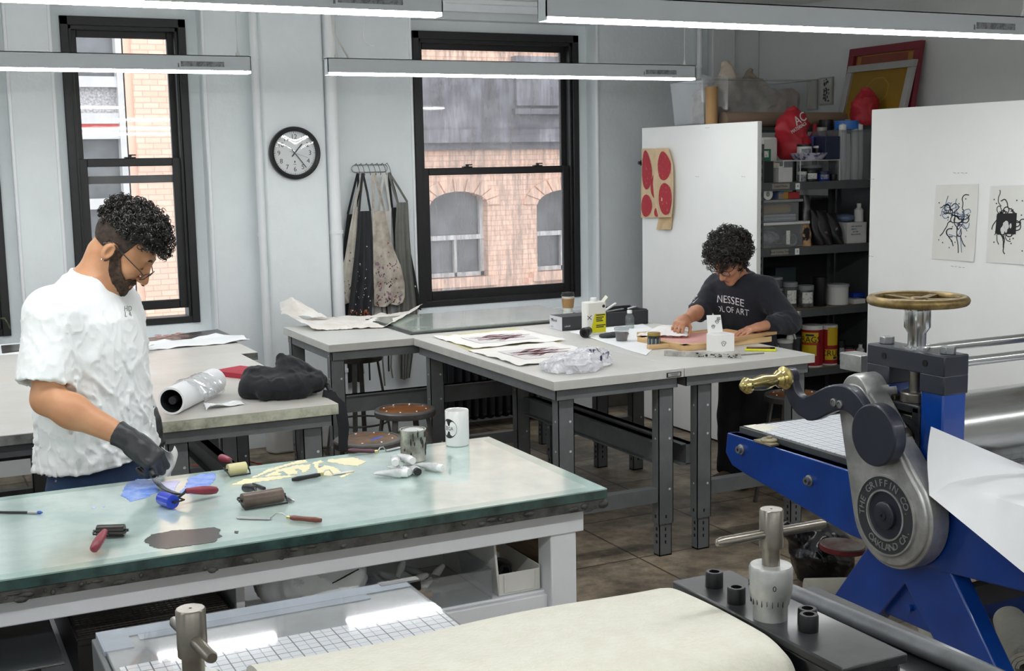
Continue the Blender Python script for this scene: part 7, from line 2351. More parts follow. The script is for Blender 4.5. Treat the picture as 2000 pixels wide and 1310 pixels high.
# mesh tray and dark trays
mt = thing('mesh_tray', 'black tray lined with dark wire mesh under the ink table', 'tray', (.55, 3.55, zs))
zt = .70
MB().box(.345, .35, 3.265, 3.9, zs, zt).box(.35, .765, 3.265, 3.27, zs, zt).box(.76, .765, 3.27, 3.9, zs, zt - .02).box(.35, .76, 3.27, 3.9, zs, zs + .005).box(.345, .43, 3.258, 3.265, zt - .012, zt + .002).tube([(.347, 3.9, zt), (.347, 3.267, zt), (.765, 3.267, zt)], .005, 8).build('tray_box', mat('black_tray', '1b1a1a', .5, vary=.4), mt)
ms = MB()
for k in range(26):
    x = .36 + .0156 * k
    ms.box(x - .0016, x + .0016, 3.275, 3.89, zt - .022, zt - .019)
for k in range(34):
    y = 3.28 + .0182 * k
    ms.box(.352, .758, y - .0016, y + .0016, zt - .019, zt - .016)
ms.build('wire_mesh', mat('dark_wire', '4a453e', .5, metal=.4), mt)
ac = MB().box(-.5, .30, 3.14, 3.56, .690, .696)
tag(ac.build('acrylic_sheet', mat('smoked_acrylic', '3c4043', .2, vary=.15, coat=.5), bevel=.006), 'smoked dark acrylic sheet with rounded corner beside the mesh tray', 'sheet')
tag(MB().box(-.48, .26, 3.345, 3.86, zs, .689).build('crate', mat('dark_grey_crate', '2f3032', .6), bevel=.004), 'dark crate carrying the smoked acrylic sheet', 'crate')
# ================================================================== people
M_skin = mat('warm_skin', 'c99670', .5, vary=.10, scale=9, sss=.12, col2='bd8762')
M_skinw = mat('light_brown_skin', 'c39072', .5, vary=.10, scale=9, sss=.12, col2='b07c5f')
M_tee = mat('white_cotton_tee', 'e9ecec', .85, vary=.02, scale=5, sheen=.15, bump=.08, bscale=300)
M_jean = mat('blue_denim', '2c4468', .85, vary=.25, scale=14, bump=.12, bscale=260)
M_hairb = mat('black_curly_hair', '17140f', .38, vary=.35, scale=40, spec=.6)
M_fade = mat('short_faded_hair', '4a3a2f', .8, col2='241d19', scale=60, lo=.35, hi=.65)
M_beard = mat('dark_beard', '5b4536', .8, col2='2a1e16', scale=70, lo=.35, hi=.65, bump=.5, bscale=220)
M_glove = mat('black_nitrile', '2b2d2f', .42, vary=.15, scale=22, bump=.1, bscale=80)
M_lens = clear('spectacle_lens', 'ffffff', .03, 'eef2f4', .05, .5)
M_specs = mat('dark_spectacle_frame', '3a3532', .35, metal=.4)
M_eye = mat('eye_white', 'd9d4cd', .3)
M_iris = mat('dark_iris', '1d1410', .2)
M_lip = mat('lip_tone', '94584c', .5, vary=.08)
M_sweat = mat('navy_sweatshirt', '191c26', .9, vary=.15, scale=8, sheen=.12, bump=.12, bscale=240)
M_pants = mat('black_trousers', '14151a', .9, vary=.2, scale=8)
M_shoe = mat('brown_suede', '54422f', .8, vary=.2)

def loft(P, keys, F, flip=1):
    """limbless trunk: keys (z, cx, cy, half depth along F, half width)"""
    K = np.array(keys, float)
    z = P[:, 2]
    g = lambda i: np.interp(z, K[:, 0], K[:, i])
    dx, dy = P[:, 0] - g(1), P[:, 1] - g(2)
    f = dx * F[0] + dy * F[1]
    r = dx * F[1] - dy * F[0]
    a, b = g(3), g(4)
    e = 2.3
    rad = (np.abs(f / a) ** e + np.abs(r / b) ** e) ** (1 / e)
    d = (rad - 1) * np.minimum(a, b)
    return np.maximum(d, np.maximum(K[0, 0] - z, z - K[-1, 0]))

class Head:
    def __init__(s, E, alpha_F, pitch, k=1.0):
        F = Vector((alpha_F[0], alpha_F[1], 0)).normalized()
        z = Vector((0, 0, 1))
        s.E, s.k = Vector(E), k
        s.f = F * math.cos(pitch) - z * math.sin(pitch)
        s.u = F * math.sin(pitch) + z * math.cos(pitch)
        s.r = Vector((F.y, -F.x, 0))
        s.M = np.array([s.f, s.r, s.u]).T           # columns f, r, u
    def at(s, f, r, u):
        return s.E + (s.f * f + s.r * r + s.u * u) * s.k
    def loc(s, P):
        return ((P - np.array(s.E)) @ s.M) / s.k
    def sd(s, P, fem=False):
        q = s.loc(P)
        d = sd_ell(q, (.002, 0, .055), (.098, .077, .088))
        d = smin(d, sd_ell(q, (.052, 0, .015), (.056, .064, .075)), .03)          # face
        d = smin(d, sd_ell(q, (.048, 0, -.062), (.048, .050, .046)), .035)         # jaw
        d = smin(d, sd_ell(q, (.083, 0, -.093), (.019, .022, .018)), .028)         # chin
        d = smin(d, sd_cone(q, (.096, -.03, .040), (.096, .03, .040), .013, .013), .018)   # brow ridge
        for sg in (-1, 1):
            d = smin(d, sd_ell(q, (.078, sg * .040, -.012), (.022, .022, .018)), .02)      # cheekbone
            d = smax(d, -sd_ell(q, (.113, sg * .031, .022), (.020, .019, .014)), .014)     # socket
            d = smin(d, sd_ell(q, (.090, sg * .031, .020), (.0135, .014, .0125)), .004)    # closed-down lid
            e = sd_ell(q, (-.004, sg * .080, .002), (.019, .010, .032))                    # ear
            e = smax(e, -sd_ell(q, (.003, sg * .091, .004), (.0115, .010, .022)), .003)
            d = smin(d, e, .006)
        d = smin(d, sd_cone(q, (.104, 0, .030), (.127, 0, -.022), .0085, .0130), .012)     # nose
        for sg in (-1, 1):
            d = smin(d, sd_ell(q, (.114, sg * .0125, -.027), (.011, .0078, .0075)), .006)
        d = smin(d, sd_ell(q, (.0985, 0, -.052), (.012, .022, .0065)), .007)                # lips
        d = smin(d, sd_ell(q, (.0965, 0, -.064), (.0125, .019, .0075)), .007)
        d = smax(d, -sd_cone(q, (.112, -.02, -.0575), (.112, .02, -.0575), .0025, .0025), .003)
        return d * s.k

class Hand:
    """right-handed frame: d towards the knuckles, n out of the back of the hand, s towards the thumb"""
    def __init__(s, W, d, n, curls, thumb=(.5, .6, .3), left=False, k=1.0, spread=1.0):
        s.W = np.array(W, float)
        s.d = np.array(Vector(d).normalized())
        n = np.array(n, float)
        n = n - s.d * (n @ s.d)
        s.n = n / np.linalg.norm(n)
        s.s = np.cross(s.n, s.d) * (-1 if left else 1)
        s.k = k
        s.seg = []
        for i, (b, L) in enumerate(((.030, (.044, .027, .021)), (.0105, (.048, .031, .023)), (-.0095, (.045, .029, .022)), (-.028, (.036, .022, .019)))):
            p = np.array((.088 - .004 * abs(i - 1), b, .0))
            a = 0.0
            r = .0098 - .0008 * (i == 3)
            side = (1.5 - i) * .05 * spread
            for j in range(3):
                a += curls[i][j]
                v = np.array((math.cos(a), side * math.cos(a), -math.sin(a)))
                q = p + v * L[j]
                s.seg.append((p, q, r, r - .0011))
                p = q
                r -= .0011
        p = np.array((.022, .030, -.004))
        a0, a1, a2 = thumb
        v = np.array((math.cos(a0) * .9, math.sin(a0), -.25 - a1 * .3))
        for L, r, tw in ((.042, .0125, 0), (.033, .0108, a1), (.027, .0098, a2)):
            v = v + np.array((.35 * tw, -.75 * tw, -.35 * tw))
            v = v / np.linalg.norm(v)
            q = p + v * L
            s.seg.append((p, q, r, r - .001))
            p = q
    def sd(s, P, grow=0.0):
        q = (P - s.W) / s.k
        q = np.stack([q @ s.d, q @ s.s, q @ s.n], 1)
        d = sd_box(q, (.048, .001, 0), (.046, .040, .0135), .013)
        d = smin(d, sd_cone(q, (-.015, 0, 0), (.03, 0, 0), .026, .028), .02)
        d = smin(d, sd_ell(q, (.035, .028, -.008), (.032, .018, .015)), .014)
        for p0, p1, r0, r1 in s.seg:
            d = smin(d, sd_cone(q, p0, p1, r0, r1), .0045)
        return d * s.k - grow

def curls(hd, c, rad, n, cr, th, mask, sd, jit=.01):
    """many small ringlets rooted over the scalp, one mesh"""
    rn = random.Random(sd)
    b = MB()
    k = 0
    while k < n:
        v = Vector((rn.gauss(0, 1), rn.gauss(0, 1), rn.gauss(0, 1))).normalized()
        p = Vector((c[0] + v.x * rad[0], c[1] + v.y * rad[1], c[2] + v.z * rad[2]))
        if not mask(p):
            continue
        k += 1
        p += v * rn.uniform(-jit * 1.6, jit)
        ax = (v + Vector((rn.uniform(-1, 1), rn.uniform(-1, 1), rn.uniform(-1, 1))) * .9).normalized()
        u, w = frame(ax)
        r0 = cr * rn.uniform(.6, 1.2)
        t0 = rn.uniform(0, 6.28)
        turns = rn.uniform(1.0, 1.9)
        N = 13
        L = cr * rn.uniform(.5, 2.2)
        pts = []
        for i in range(N):
            t = t0 + turns * 2 * PI * i / (N - 1)
            q = p + (u * math.cos(t) + w * math.sin(t)) * r0 * (1 - .3 * i / N) + ax * L * i / N
            pts.append(hd.at(q.x, q.y, q.z))
        b.tube(pts, [th * (1 - .5 * abs(i / (N - 1) * 2 - 1) ** 3) for i in range(N)], 4)
    return b

def specs(hd, t, pf, pu, w, h, drop=0):
    fr, ln = MB(), MB()
    for sg in (-1, 1):
        ring = []
        for i in range(24):
            a = 2 * PI * i / 24
            x, y = math.cos(a), math.sin(a)
            x = math.copysign(abs(x) ** .55, x) * w
            y = math.copysign(abs(y) ** .55, y) * h
            ring.append(hd.at(pf - abs(sg * .036 + x) * .10 + y * drop, sg * .036 + x, pu + y))
        fr.tube(ring, .0017 * hd.k, 6, closed=True)
        c = sum(ring, Vector()) / 24
        ln.add([c] + ring, [(0, i + 1, (i + 1) % 24 + 1) for i in range(24)])
        fr.tube([hd.at(pf - .007, sg * (.036 + w), pu + h * .5), hd.at(pf - .02, sg * .080, pu + .014), hd.at(.02, sg * .0835, .026), hd.at(-.012, sg * .083, .030), hd.at(-.03, sg * .083, .012)], .0018 * hd.k, 6)
    fr.tube([hd.at(pf - .001, -.036 + w, pu + .004), hd.at(pf + .003, 0, pu + .007), hd.at(pf - .001, .036 - w, pu + .004)], .0016 * hd.k, 6)
    fr.build('spectacles', M_specs, t)
    ln.build('spectacle_lenses', M_lens, t)

def face_bits(hd, t, brow_m, lid=.004):
    for sg in (-1, 1):
        b = MB()
        b.strip([hd.at(.1115 - .0012 * abs(k), sg * (.016 + .0058 * k), .044 + .004 * math.sin(k * .6)) for k in range(6)], [.004, .008, .0085, .008, .006, .002], .003, up=tuple(hd.f))
        b.build('eyebrow', brow_m, t)
        e = MB().strip([hd.at(.1045 - .0011 * abs(k - 2), sg * (.019 + .006 * k), .013 - .0015 * (2 - abs(k - 2))) for k in range(5)], .002, .002, up=tuple(hd.f))
        e.build('eyelashes', M_hairb, t)

# ------------------------------------------------------------------ the man at the ink table
man = thing('person', 'man in white T-shirt, jeans and black gloves scraping blue ink at the glass table', 'person', (.585, 4.42, 0))
Fm = Vector((.664, -.749, 0)).normalized()
Rm = Vector((Fm.y, -Fm.x, 0))
hm = Head((.669, 4.367, 1.627), (.918, -.397), R(40), 1.07)
SR, SL = Vector((.445, 4.285, 1.435)), Vector((.672, 4.555, 1.43))
EL, WR = Vector((.402, 4.188, 1.175)), Vector((.618, 4.045, 1.052))
EL2, WR2 = Vector((.705, 4.63, 1.17)), Vector((.772, 4.50, 1.01))
# he pinches the handle of the scraper in his right hand, the left hangs with a rag
hand_r = Hand(WR + Vector((.010, -.006, -.012)), (.62, -.36, -.60), (.10, -.62, .70), [(.75, 1.35, .8), (.85, 1.4, .8), (.95, 1.4, .8), (1.0, 1.35, .8)], (.35, .9, .5), k=1.12)
hand_l = Hand(WR2, (.25, -.25, -.95), (.8, -.4, .3), [(.5, .8, .5)] * 4, (.5, .6, .3), left=True, k=1.05)
trunk = [(.80, .575, 4.415, .125, .185), (.95, .572, 4.42, .115, .165), (1.10, .57, 4.42, .115, .16), (1.30, .57, 4.415, .125, .185), (1.42, .575, 4.41, .11, .19), (1.47, .58, 4.41, .085, .16), (1.53, .59, 4.40, .06, .08)]
def body(P):
    d = smin(loft(P, trunk, Fm), sd_cone(P, (.575, 4.41, 1.44), (.60, 4.395, 1.50), .10, .075), .06)
    d = smin(d, sd_cone(P, (.585, 4.402, 1.49), tuple(hm.at(-.022, 0, -.03)), .066, .059), .04)
    d = smin(d, sd_cone(P, (.575, 4.41, 1.49), tuple(SR), .055, .06), .05)
    d = smin(d, sd_cone(P, (.575, 4.41, 1.49), tuple(SL), .055, .06), .05)
    for a, b, c, hd_ in ((SR, EL, WR, hand_r), (SL, EL2, WR2, hand_l)):
        d = smin(d, sd_cone(P, tuple(a), tuple(b), .062, .047), .03)
        d = smin(d, sd_cone(P, tuple(b), tuple(b.lerp(c, .32)), .046, .052), .03)
        d = smin(d, sd_cone(P, tuple(b.lerp(c, .3)), tuple(c), .052, .0315), .03)
        d = smin(d, hd_.sd(P), .012)
    for sg in (-1, 1):
        h_ = Vector((.575, 4.415, .84)) + Rm * sg * .09
        kn = h_ + Vector((.0, .0, -.38)) + Fm * .02 + Rm * sg * .015
        an = h_ + Vector((0, 0, -.76)) - Fm * .02 + Rm * sg * .02
        d = smin(d, sd_cone(P, tuple(h_), tuple(kn), .088, .058), .05)
        d = smin(d, sd_cone(P, tuple(kn), tuple(an), .058, .038), .03)
        d = smin(d, sd_cone(P, tuple(an + Vector((0, 0, -.03))), tuple(an + Fm * .15 + Vector((0, 0, -.05))), .035, .025), .03)
    return smin(d, hm.sd(P), .018)
skin_solid(body, (.28, 3.85, .0), (.98, 4.75, 1.86), .0042).build('body', M_skin, man, angle=180)

hemk = [(.908, .575, 4.41, .162, .224), (.93, .575, 4.41, .163, .224), (1.0, .575, 4.415, .155, .215), (1.15, .572, 4.415, .152, .210), (1.30, .572, 4.41, .150, .215), (1.40, .575, 4.41, .138, .22), (1.46, .578, 4.41, .112, .195), (1.50, .583, 4.405, .092, .13), (1.545, .59, 4.40, .078, .088)]
Nk = np.array((.594, 4.397, 1.527))
nax = np.array(hm.at(-.03, 0, 0)) - Nk
nax = nax / np.linalg.norm(nax)
SEr = Vector((.400, 4.222, 1.222))
SEl = Vector((.688, 4.61, 1.22))
def tee(P):
    z = P[:, 2]
    d = loft(P, hemk, Fm)
    for a, b in ((SR, SEr), (SL, SEl)):
        sl = sd_cone(P, tuple(a), tuple(b), .083, .088)
        ab = np.array(b - a)
        L = np.linalg.norm(ab)
        tt = (P - np.array(a)) @ (ab / L)
        sl = np.maximum(sl, tt - L)
        sl = np.maximum(sl, -(sd_cone(P, tuple(a.lerp(b, .75)), tuple(b + (b - a) * .2), .066, .078)))
        d = smin(d, sl, .035)
    d = smin(d, sd_cone(P, (.578, 4.408, 1.475), tuple(SR), .078, .078), .05)
    d = smin(d, sd_cone(P, (.578, 4.408, 1.475), tuple(SL), .078, .078), .05)
    # cloth folds: long drape lines on the front, diagonal pulls at the sleeve, crumple above the hem
    q = P * np.array((1, 1, .42))
    w = wav(q, 26, 3)
    low = np.clip((1.36 - z) / .35, 0, 1)
    w3 = wav(P * np.array((1, 1, .5)), 52, 13)
    nkm = np.clip((1.49 - z) / .06, 0, 1)
    d = d - .010 * (.25 + .75 * low) * nkm * np.exp(-(w * 6) ** 2) + .004 * low * w - .0055 * low * np.exp(-(w3 * 6) ** 2)
    w2 = wav(P * np.array((1, 1, .9)), 40, 8)
    d = d + .0025 * w2 * (.3 + .7 * low) * nkm - .003 * nkm * np.exp(-(wav(P * np.array((1, 1, .8)), 75, 31) * 6) ** 2)
    d = np.maximum(d, .908 + .02 * np.clip((P[:, 0] - .5) / .25, -.2, 1) - z)
    hem = np.exp(-((z - .93) / .006) ** 2) * .002
    d = d + hem
    # neck opening and its ribbed collar
    t = (P - Nk) @ nax
    rr = np.linalg.norm(P - Nk - t[:, None] * nax, axis=1)
    d = smax(d, -np.maximum(rr - .071, -(t + .035)), .008)
    ring = np.sqrt((rr - .0765) ** 2 + (t - .004) ** 2 * .45) - .0075
    d = smin(d, ring, .008)
    return d
tshirt = skin_solid(tee, (.28, 4.05, .855), (.94, 4.75, 1.60), .0055).build('t_shirt', M_tee, man, angle=180)
# sleeve-to-shoulder seam, small grey mark on the chest
lgm = MB()
pr_ = [('H', 0, 0), ('D', 1, 0), ('L', 0, 1), ('A', 1, 1)]
for ch, i, j in pr_:
    c = on(246 + 8 * i, 603 + 11 * j, y=4.3)
    ray = c - CAM_P
    h_ = hit(tee, CAM_P + ray * .9, ray, 1.6, .01)
    if h_ is not None:
        k0 = len(lgm.v)
        lgm.text(ch, Vector(h_) - ray.normalized() * .004, tuple(Fm.cross(Vector((0, 0, 1))) * -1), (.05, 0, 1), .026, .0012)
if lgm.v:
    lgm.build('chest_print', mat('grey_shirt_print', '8d8f88', .8), man)
# jeans
def jeans(P):
    d = loft(P, [(.78, .575, 4.415, .14, .185), (.86, .575, 4.415, .138, .18), (.96, .575, 4.415, .130, .175), (1.0, .575, 4.415, .128, .172)], Fm)
    for sg in (-1, 1):
        h_ = Vector((.575, 4.415, .82)) + Rm * sg * .092
        kn = h_ + Vector((.0, .0, -.36)) + Fm * .02 + Rm * sg * .015
        an = h_ + Vector((0, 0, -.775)) - Fm * .015 + Rm * sg * .02
        d = smin(d, sd_cone(P, tuple(h_), tuple(kn), .100, .078), .05)
        d = smin(d, sd_cone(P, tuple(kn), tuple(an), .078, .068), .04)
    return np.maximum(d + .004 * wav(P, 34, 9), .045 - P[:, 2])
skin_solid(jeans, (.26, 4.1, .03), (.90, 4.75, 1.02), .009).build('jeans', M_jean, man, angle=180)
for sg in (-1, 1):
    a_ = Vector((.575, 4.415, .05)) + Rm * sg * .112 - Fm * .03
    def shoe(P):
        return np.maximum(smin(sd_cone(P, tuple(a_ - Fm * .02), tuple(a_ + Fm * .19), .048, .042), sd_cone(P, tuple(a_), tuple(a_ + Vector((0, 0, .05))), .05, .045), .03), .002 - P[:, 2])
    skin_solid(shoe, tuple(a_ - Vector((.28, .28, .06))), tuple(a_ + Vector((.28, .28, .14))), .012).build('shoe', mat('grey_trainer', '3a3b3d', .7), man, angle=180)
# gloves
def glove(hd_, c, e):
    ax = np.array(e - c)
    ax = ax / np.linalg.norm(ax)
    def fn(P):
        d = hd_.sd(P, .0022)
        d = smin(d, sd_cone(P, tuple(c), tuple(c + (e - c) * .13), .0375, .0425), .012)
        w = wav(P, 90, 14)
        d = d + .0012 * w
        return np.maximum(d, (P - np.array(c)) @ ax - .036)
    return fn
for hd_, c, e, nm_ in ((hand_r, WR, EL, 'glove'), (hand_l, WR2, EL2, 'glove')):
    m_ = np.array(c)
    skin_solid(glove(hd_, c, e), m_ - .20, m_ + .16, .0034).build(nm_, M_glove, man, angle=180)
MB().tube([tuple(WR2 + (EL2 - WR2) * .16 + Vector((.036 * math.cos(a), .036 * math.sin(a), 0))) for a in [2 * PI * k / 20 for k in range(20)]], .005, 8, closed=True).build('wrist_band', mat('olive_strap', '6f6a3c', .6), man)
# hair: short faded sides, curls on top; beard
def fade(P):
    q = hm.loc(P)
    d = hm.sd(P) - .0022
    m_ = np.maximum(q[:, 0] - (.045 + .25 * (q[:, 2] - .05)), -(q[:, 2] + .035 + .35 * np.clip(-q[:, 0] + .01, -.03, .02)))
    side = np.maximum(q[:, 0] - .030, -.02 - q[:, 2])
    reg = np.minimum(np.maximum(m_, .022 - q[:, 2]), np.maximum(np.maximum(q[:, 0] + .022, -.055 - q[:, 2]), -9 + 0 * q[:, 0]))
    reg = np.minimum(reg, np.maximum(np.maximum(np.abs(q[:, 0] - .024) - .013, np.abs(q[:, 2] - .01) - .04), 0 * q[:, 0] - 9))
    ear = sd_ell(q, (-.002, 0, .0), (.026, .2, .036))
    return smax(np.maximum(d, reg), -ear * hm.k, .004)
c_ = np.array(hm.E)
skin_solid(fade, c_ - .19, c_ + .21, .0036).build('faded_hair', M_fade, man, angle=180)
def topcap(P):
    q = hm.loc(P)
    d = sd_ell(q, (.008, 0, .088), (.108, .080, .080))
    return np.maximum(d, -(q[:, 2] - .068 - .10 * (q[:, 0] - .0))) * hm.k + .004 * wav(P, 80, 5)
skin_solid(topcap, c_ - .12, c_ + .28, .005).build('hair_cap', M_hairb, man, angle=180)
curls(hm, (.010, 0, .090), (.116, .086, .088), 1150, .0085, .0016, lambda p: p.z > .066 + .10 * p.x, 21).build('curly_hair', M_hairb, man)
def beard(P):
    q = hm.loc(P)
    d = hm.sd(P) - .0045 - .0015 * wav(P, 160, 6)
    f_, r_, u_ = q[:, 0], np.abs(q[:, 1]), q[:, 2]
    line = np.interp(f_, (-.02, .012, .03, .055, .085, .099, .12), (-.045, .020, .012, -.022, -.044, -.038, -.036))
    reg = np.maximum(np.maximum(u_ - line + .004 * wav(P, 140, 7), .002 - f_), -(sd_ell(q, (-.006, 0, .0), (.022, .2, .033))))
    lips = sd_ell(q, (.102, 0, -.0585), (.02, .0225, .0115))
    under = -(u_ + .125)
    return np.maximum(smax(np.maximum(d, np.maximum(reg, under)), -lips * hm.k, .003), -(f_ + .0))
skin_solid(beard, c_ - .20, c_ + .16, .0034).build('beard', M_beard, man, angle=180)
face_bits(hm, man, M_hairb)
MB().ell(hm.at(.1085, 0, -.054), (.003, .014, .003), Matrix((hm.f, hm.r, hm.u)).transposed(), 14, 8).ell(hm.at(.1075, 0, -.062), (.0035, .013, .0035), Matrix((hm.f, hm.r, hm.u)).transposed(), 14, 8).build('lips', M_lip, man)
specs(hm, man, .128, -.002, .027, .014, .25)
MB().ell(hm.at(-.004, .084, -.030), (.0035, .0035, .0035), nu=10, nv=6).build('ear_stud', mat('bright_stud', 'f2f2f0', .1, metal=.9), man)
# scraper in his hand, rag in the other
sc0 = Vector(on(300, 928, y=3.965))
sc1 = on(350, 964, z=ZG + .004)
scr = thing('ink_scraper', 'dark curved steel scraper blade held to the blue ink by the gloved hand', 'scraper', sc1)
dv = (sc1 - sc0)
k = 9
MB().strip([sc0.lerp(sc1, i / k) + Vector((-.012, .008, -.008)) * math.sin(PI * i / k) for i in range(k + 1)], [.028 + .012 * i / k for i in range(k + 1)], .0018, up=(.55, -.55, .65)).build('blade', mat('blued_steel', '3d4650', .25, metal=.7, vary=.2), scr)
MB().tube([sc0 - dv.normalized() * .085 + Vector((.01, .02, .035)), sc0 - dv.normalized() * .03 + Vector((0, .008, .012)), sc0 + dv.normalized() * .006], [.010, .011, .008], 12).build('handle', M_blackh, scr)
def ragf(u, v):
    b = Vector((.80, 4.465, .915))
    return b + Vector((-.03 + .07 * u + .012 * math.sin(v * 5), -.02 + .03 * math.sin(u * 6 + v * 2), -.12 * v + .01 * math.sin(7 * u)))
tag(MB().sheet(ragf, 16, 14, .002).build('rag', M_tee), 'white rag hanging from the man’s far gloved hand', 'rag')
bpy.data.objects['rag.001']['label'] = 'white rag hanging from the gloved hand further from the glass table' if 'rag.001' in bpy.data.objects else ''

# ------------------------------------------------------------------ the woman at the silk screen
wom = thing('person', 'woman with curly black hair and navy sweatshirt bending over the silk screen', 'person', (4.31, 5.8, 0))
Fw = Vector((-.90, -.44, 0)).normalized()
Rw = Vector((Fw.y, -Fw.x, 0))
hw = Head((4.170, 5.695, 1.330), (-.95, -.30), R(38), .98)
CH = Vector((4.285, 5.765, 1.165))
sR, sL = CH + Rw * .145, CH - Rw * .15
eR, wR = Vector((4.09, 5.875, 1.045)), Vector((3.84, 5.67, 1.020))
eL, wL = Vector((4.39, 5.465, .995)), Vector((4.18, 5.405, .998))
hw_r = Hand(wR + Vector((0, 0, .012)), (-.78, -.57, -.26), (-.15, -.35, .92), [(.55, .6, .4), (.5, .7, .4), (.5, .7, .4), (.55, .7, .4)], (.7, .5, .3), k=.94)
hw_l = Hand(wL + Vector((-.015, 0, -.002)), (-.93, .10, -.14), (-.05, -.1, .95), [(.22, .35, .3), (.18, .32, .3), (.2, .36, .3), (.25, .4, .3)], (.9, .1, .1), left=True, k=.94, spread=2.2)
wtr = [(.74, 4.37, 5.82, .115, .155), (.90, 4.36, 5.81, .105, .135), (1.05, 4.32, 5.785, .10, .13), (1.14, 4.29, 5.77, .10, .145), (1.19, 4.275, 5.76, .085, .14), (1.235, 4.265, 5.755, .055, .07)]
def wbody(P):
    d = loft(P, wtr, Fw)
    d = smin(d, sd_cone(P, (4.268, 5.757, 1.20), tuple(hw.at(-.02, 0, -.03)), .056, .048), .03)
    for s_, e, w_, hd_ in ((sR, eR, wR, hw_r), (sL, eL, wL, hw_l)):
        d = smin(d, sd_cone(P, tuple(CH + Vector((0, 0, .02))), tuple(s_), .06, .052), .04)
        d = smin(d, sd_cone(P, tuple(s_), tuple(e), .050, .040), .03)
        d = smin(d, sd_cone(P, tuple(e), tuple(e.lerp(w_, .35)), .040, .040), .02)
        d = smin(d, sd_cone(P, tuple(e.lerp(w_, .33)), tuple(w_), .040, .026), .02)
        d = smin(d, hd_.sd(P), .010)
    for sg in (-1, 1):
        h_ = Vector((4.37, 5.82, .76)) + Rw * sg * .075
        kn = h_ + Vector((0, 0, -.36)) + Fw * .02
        an = h_ + Vector((0, 0, -.69)) - Fw * .01 + Fw * (.05 if sg > 0 else 0)
        d = smin(d, sd_cone(P, tuple(h_), tuple(kn), .078, .052), .04)
        d = smin(d, sd_cone(P, tuple(kn), tuple(an), .052, .036), .03)
        d = smin(d, sd_cone(P, tuple(an + Vector((0, 0, -.035))), tuple(an + Fw * .13 + Vector((0, 0, -.045))), .030, .022), .02)
    return smin(d, hw.sd(P), .014)
skin_solid(wbody, (3.62, 5.25, 0), (4.62, 6.1, 1.52), .0062).build('body', M_skinw, wom, angle=180)
swk = [(.79, 4.365, 5.815, .145, .180), (.86, 4.36, 5.812, .142, .176), (1.0, 4.33, 5.79, .138, .165), (1.10, 4.30, 5.775, .132, .172), (1.17, 4.283, 5.765, .115, .168), (1.215, 4.272, 5.758, .085, .115), (1.25, 4.262, 5.752, .068, .075)]
Nw = np.array((4.262, 5.753, 1.236))
nw_ = np.array(hw.at(-.02, 0, 0)) - Nw
nw_ = nw_ / np.linalg.norm(nw_)
cuffR, cuffL = eR.lerp(wR, .02), eL.lerp(wL, .72)
def sweat(P):
    d = loft(P, swk, Fw)
    for s_, e, c in ((sR, eR, cuffR), (sL, eL, cuffL)):
        d = smin(d, sd_cone(P, tuple(CH + Vector((0, 0, .025))), tuple(s_), .070, .070), .04)
        d = smin(d, sd_cone(P, tuple(s_), tuple(e), .073, .064), .035)
        d = smin(d, sd_cone(P, tuple(e), tuple(c), .062, .048), .025)
    w = wav(P * np.array((1, 1, .6)), 34, 17)
    d = d + .005 * w - .006 * np.exp(-(w * 4) ** 2) * np.clip((1.15 - P[:, 2]) / .1, 0, 1)
    t = (P - Nw) @ nw_
    rr = np.linalg.norm(P - Nw - t[:, None] * nw_, axis=1)
    d = smax(d, -np.maximum(rr - .060, -(t + .03)), .006)
    d = smin(d, np.sqrt((rr - .066) ** 2 + (t - .002) ** 2 * .4) - .007, .006)
    return d
skin_solid(sweat, (3.98, 5.35, .77), (4.62, 6.1, 1.30), .0065).build('sweatshirt', M_sweat, wom, angle=180)
# arched lettering wrapped on the chest
cx0 = Vector((4.31, 5.78, 0))
fa = math.atan2(Fw.y, Fw.x) - R(20)
def wrap_text(b, txt, z0, size, arch, sq=1.0):
    k0 = len(b.v)
    b.text(txt, (0, 0, 0), (1, 0, 0), (0, 1, 0), size, .0)
    out = []
    for (x, y, _) in b.v[k0:]:
        x *= sq
        a = fa + x / .125                       # reading left to right as seen from the front
        zz = z0 + y - arch * x * x
        o = Vector((cx0.x + .3 * math.cos(a), cx0.y + .3 * math.sin(a), zz))
        h_ = hit(sweat, o, (-math.cos(a), -math.sin(a), 0), .34, .006)
        h_ = h_ if h_ is not None else o
        out.append(tuple(Vector(h_) + Vector((math.cos(a), math.sin(a), 0)) * .003))
    b.v[k0:] = out
    keep = [i for i, f in enumerate(b.f) if all((Vector(b.v[f[j]]) - Vector(b.v[f[j - 1]])).length < .05 and f[j] >= 0 for j in range(len(f)))]
    b.f = [b.f[i] for i in keep]
    b.mi = [b.mi[i] for i in keep]
tx = MB()
wrap_text(tx, 'TENNESSEE', 1.110, .060, 1.6, .74)
wrap_text(tx, 'SCHOOL OF ART', 1.052, .050, .9, .70)
tx.build('sweatshirt_lettering', mat('white_screen_print', 'dcdde0', .7), wom, angle=180)
def trous(P):
    d = loft(P, [(.70, 4.37, 5.82, .125, .16), (.80, 4.368, 5.818, .125, .158), (.92, 4.36, 5.81, .115, .148)], Fw)
    for sg in (-1, 1):
        h_ = Vector((4.37, 5.82, .75)) + Rw * sg * .078
        kn = h_ + Vector((0, 0, -.35)) + Fw * .02
        an = h_ + Vector((0, 0, -.65)) + Fw * (.04 if sg > 0 else 0)
        d = smin(d, sd_cone(P, tuple(h_), tuple(kn), .092, .080), .04)
        d = smin(d, sd_cone(P, tuple(kn), tuple(an), .080, .076), .03)
    return np.maximum(d + .004 * wav(P, 30, 19), .07 - P[:, 2])
skin_solid(trous, (4.1, 5.55, .05), (4.62, 6.1, .95), .010).build('trousers', M_pants, wom, angle=180)
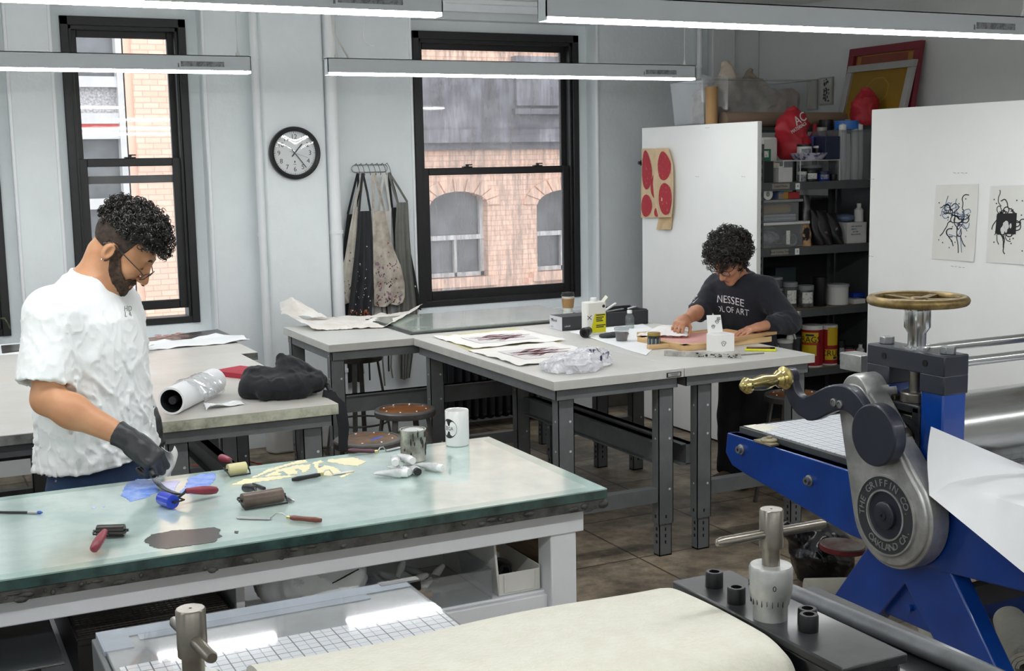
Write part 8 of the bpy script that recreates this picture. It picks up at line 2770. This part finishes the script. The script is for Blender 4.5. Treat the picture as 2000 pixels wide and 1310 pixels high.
for sg in (-1, 1):
    a_ = Vector((4.37, 5.82, .052)) + Rw * sg * .075 + Fw * (.05 if sg > 0 else 0)
    def shoe(P):
        return np.maximum(smin(sd_cone(P, tuple(a_ - Fw * .03), tuple(a_ + Fw * .165), .043, .040), sd_cone(P, tuple(a_), tuple(a_ + Vector((0, 0, .05))), .048, .043), .03), .002 - P[:, 2])
    skin_solid(shoe, tuple(a_ - Vector((.26, .26, .06))), tuple(a_ + Vector((.26, .26, .14))), .012).build('shoe', M_shoe, wom, angle=180)
def wcap(P):
    q = hw.loc(P)
    d = sd_ell(q, (-.012, 0, .082), (.120, .110, .098))
    d = smin(d, sd_ell(q, (-.05, 0, .02), (.07, .105, .075)), .04)
    face = sd_ell(q, (.10, 0, -.02), (.075, .072, .095))
    return smax(d, -face, .01) * hw.k + .007 * wav(P, 60, 23)
cw = np.array(hw.E)
skin_solid(wcap, cw - .21, cw + .26, .006).build('hair_mass', M_hairb, wom, angle=180)
curls(hw, (-.014, 0, .070), (.138, .128, .116), 1100, .0125, .0018, lambda p: not (p.x > .035 and p.z < .055 - .2 * (p.x - .035)) and p.z > -.055, 5, .014).build('curly_hair', M_hairb, wom)
face_bits(hw, wom, M_hairb)
MB().ell(hw.at(.1075, 0, -.054), (.003, .014, .003), Matrix((hw.f, hw.r, hw.u)).transposed(), 14, 8).ell(hw.at(.1065, 0, -.062), (.0035, .013, .0035), Matrix((hw.f, hw.r, hw.u)).transposed(), 14, 8).build('lips', M_lip, wom)
specs(hw, wom, .122, .012, .024, .019, .1)
wv = (eL - wL).normalized()
u_, w_ = frame(wv)
MB().tube([wL + wv * .035 + (u_ * math.cos(a) + w_ * math.sin(a)) * .031 for a in [2 * PI * k / 22 for k in range(22)]], .008, 8, closed=True).build('watch_strap', M_k, wom)
MB().lathe([(.016, 0), (.016, .008), (.0, .009)], wL + wv * .035 + Vector((0, -.012, .032)), (-.1, -.3, 1), n=20).build('watch_face', mat('watch_face', '3b4452', .2, metal=.3), wom)
# tissue in her right hand
def tw(u, v):
    a = Vector((3.84, 5.62, ZT + .036)).lerp(Vector((3.64, 5.80, ZT + .034)), u)
    return a + Vector((-.07 * v, -.08 * v, .0 + .05 * math.sin(PI * min(1, u * 1.15)) * (1 - v) ** .8 * .9 + .012 * abs(fbm((u, v, 4), 5))))
tag(MB().sheet(tw, 26, 14, .001).build('tissue', mat('thin_tissue', 'e6e3e2', .8, vary=.03)), 'white tissue the woman is drawing across the pink screen', 'tissue')
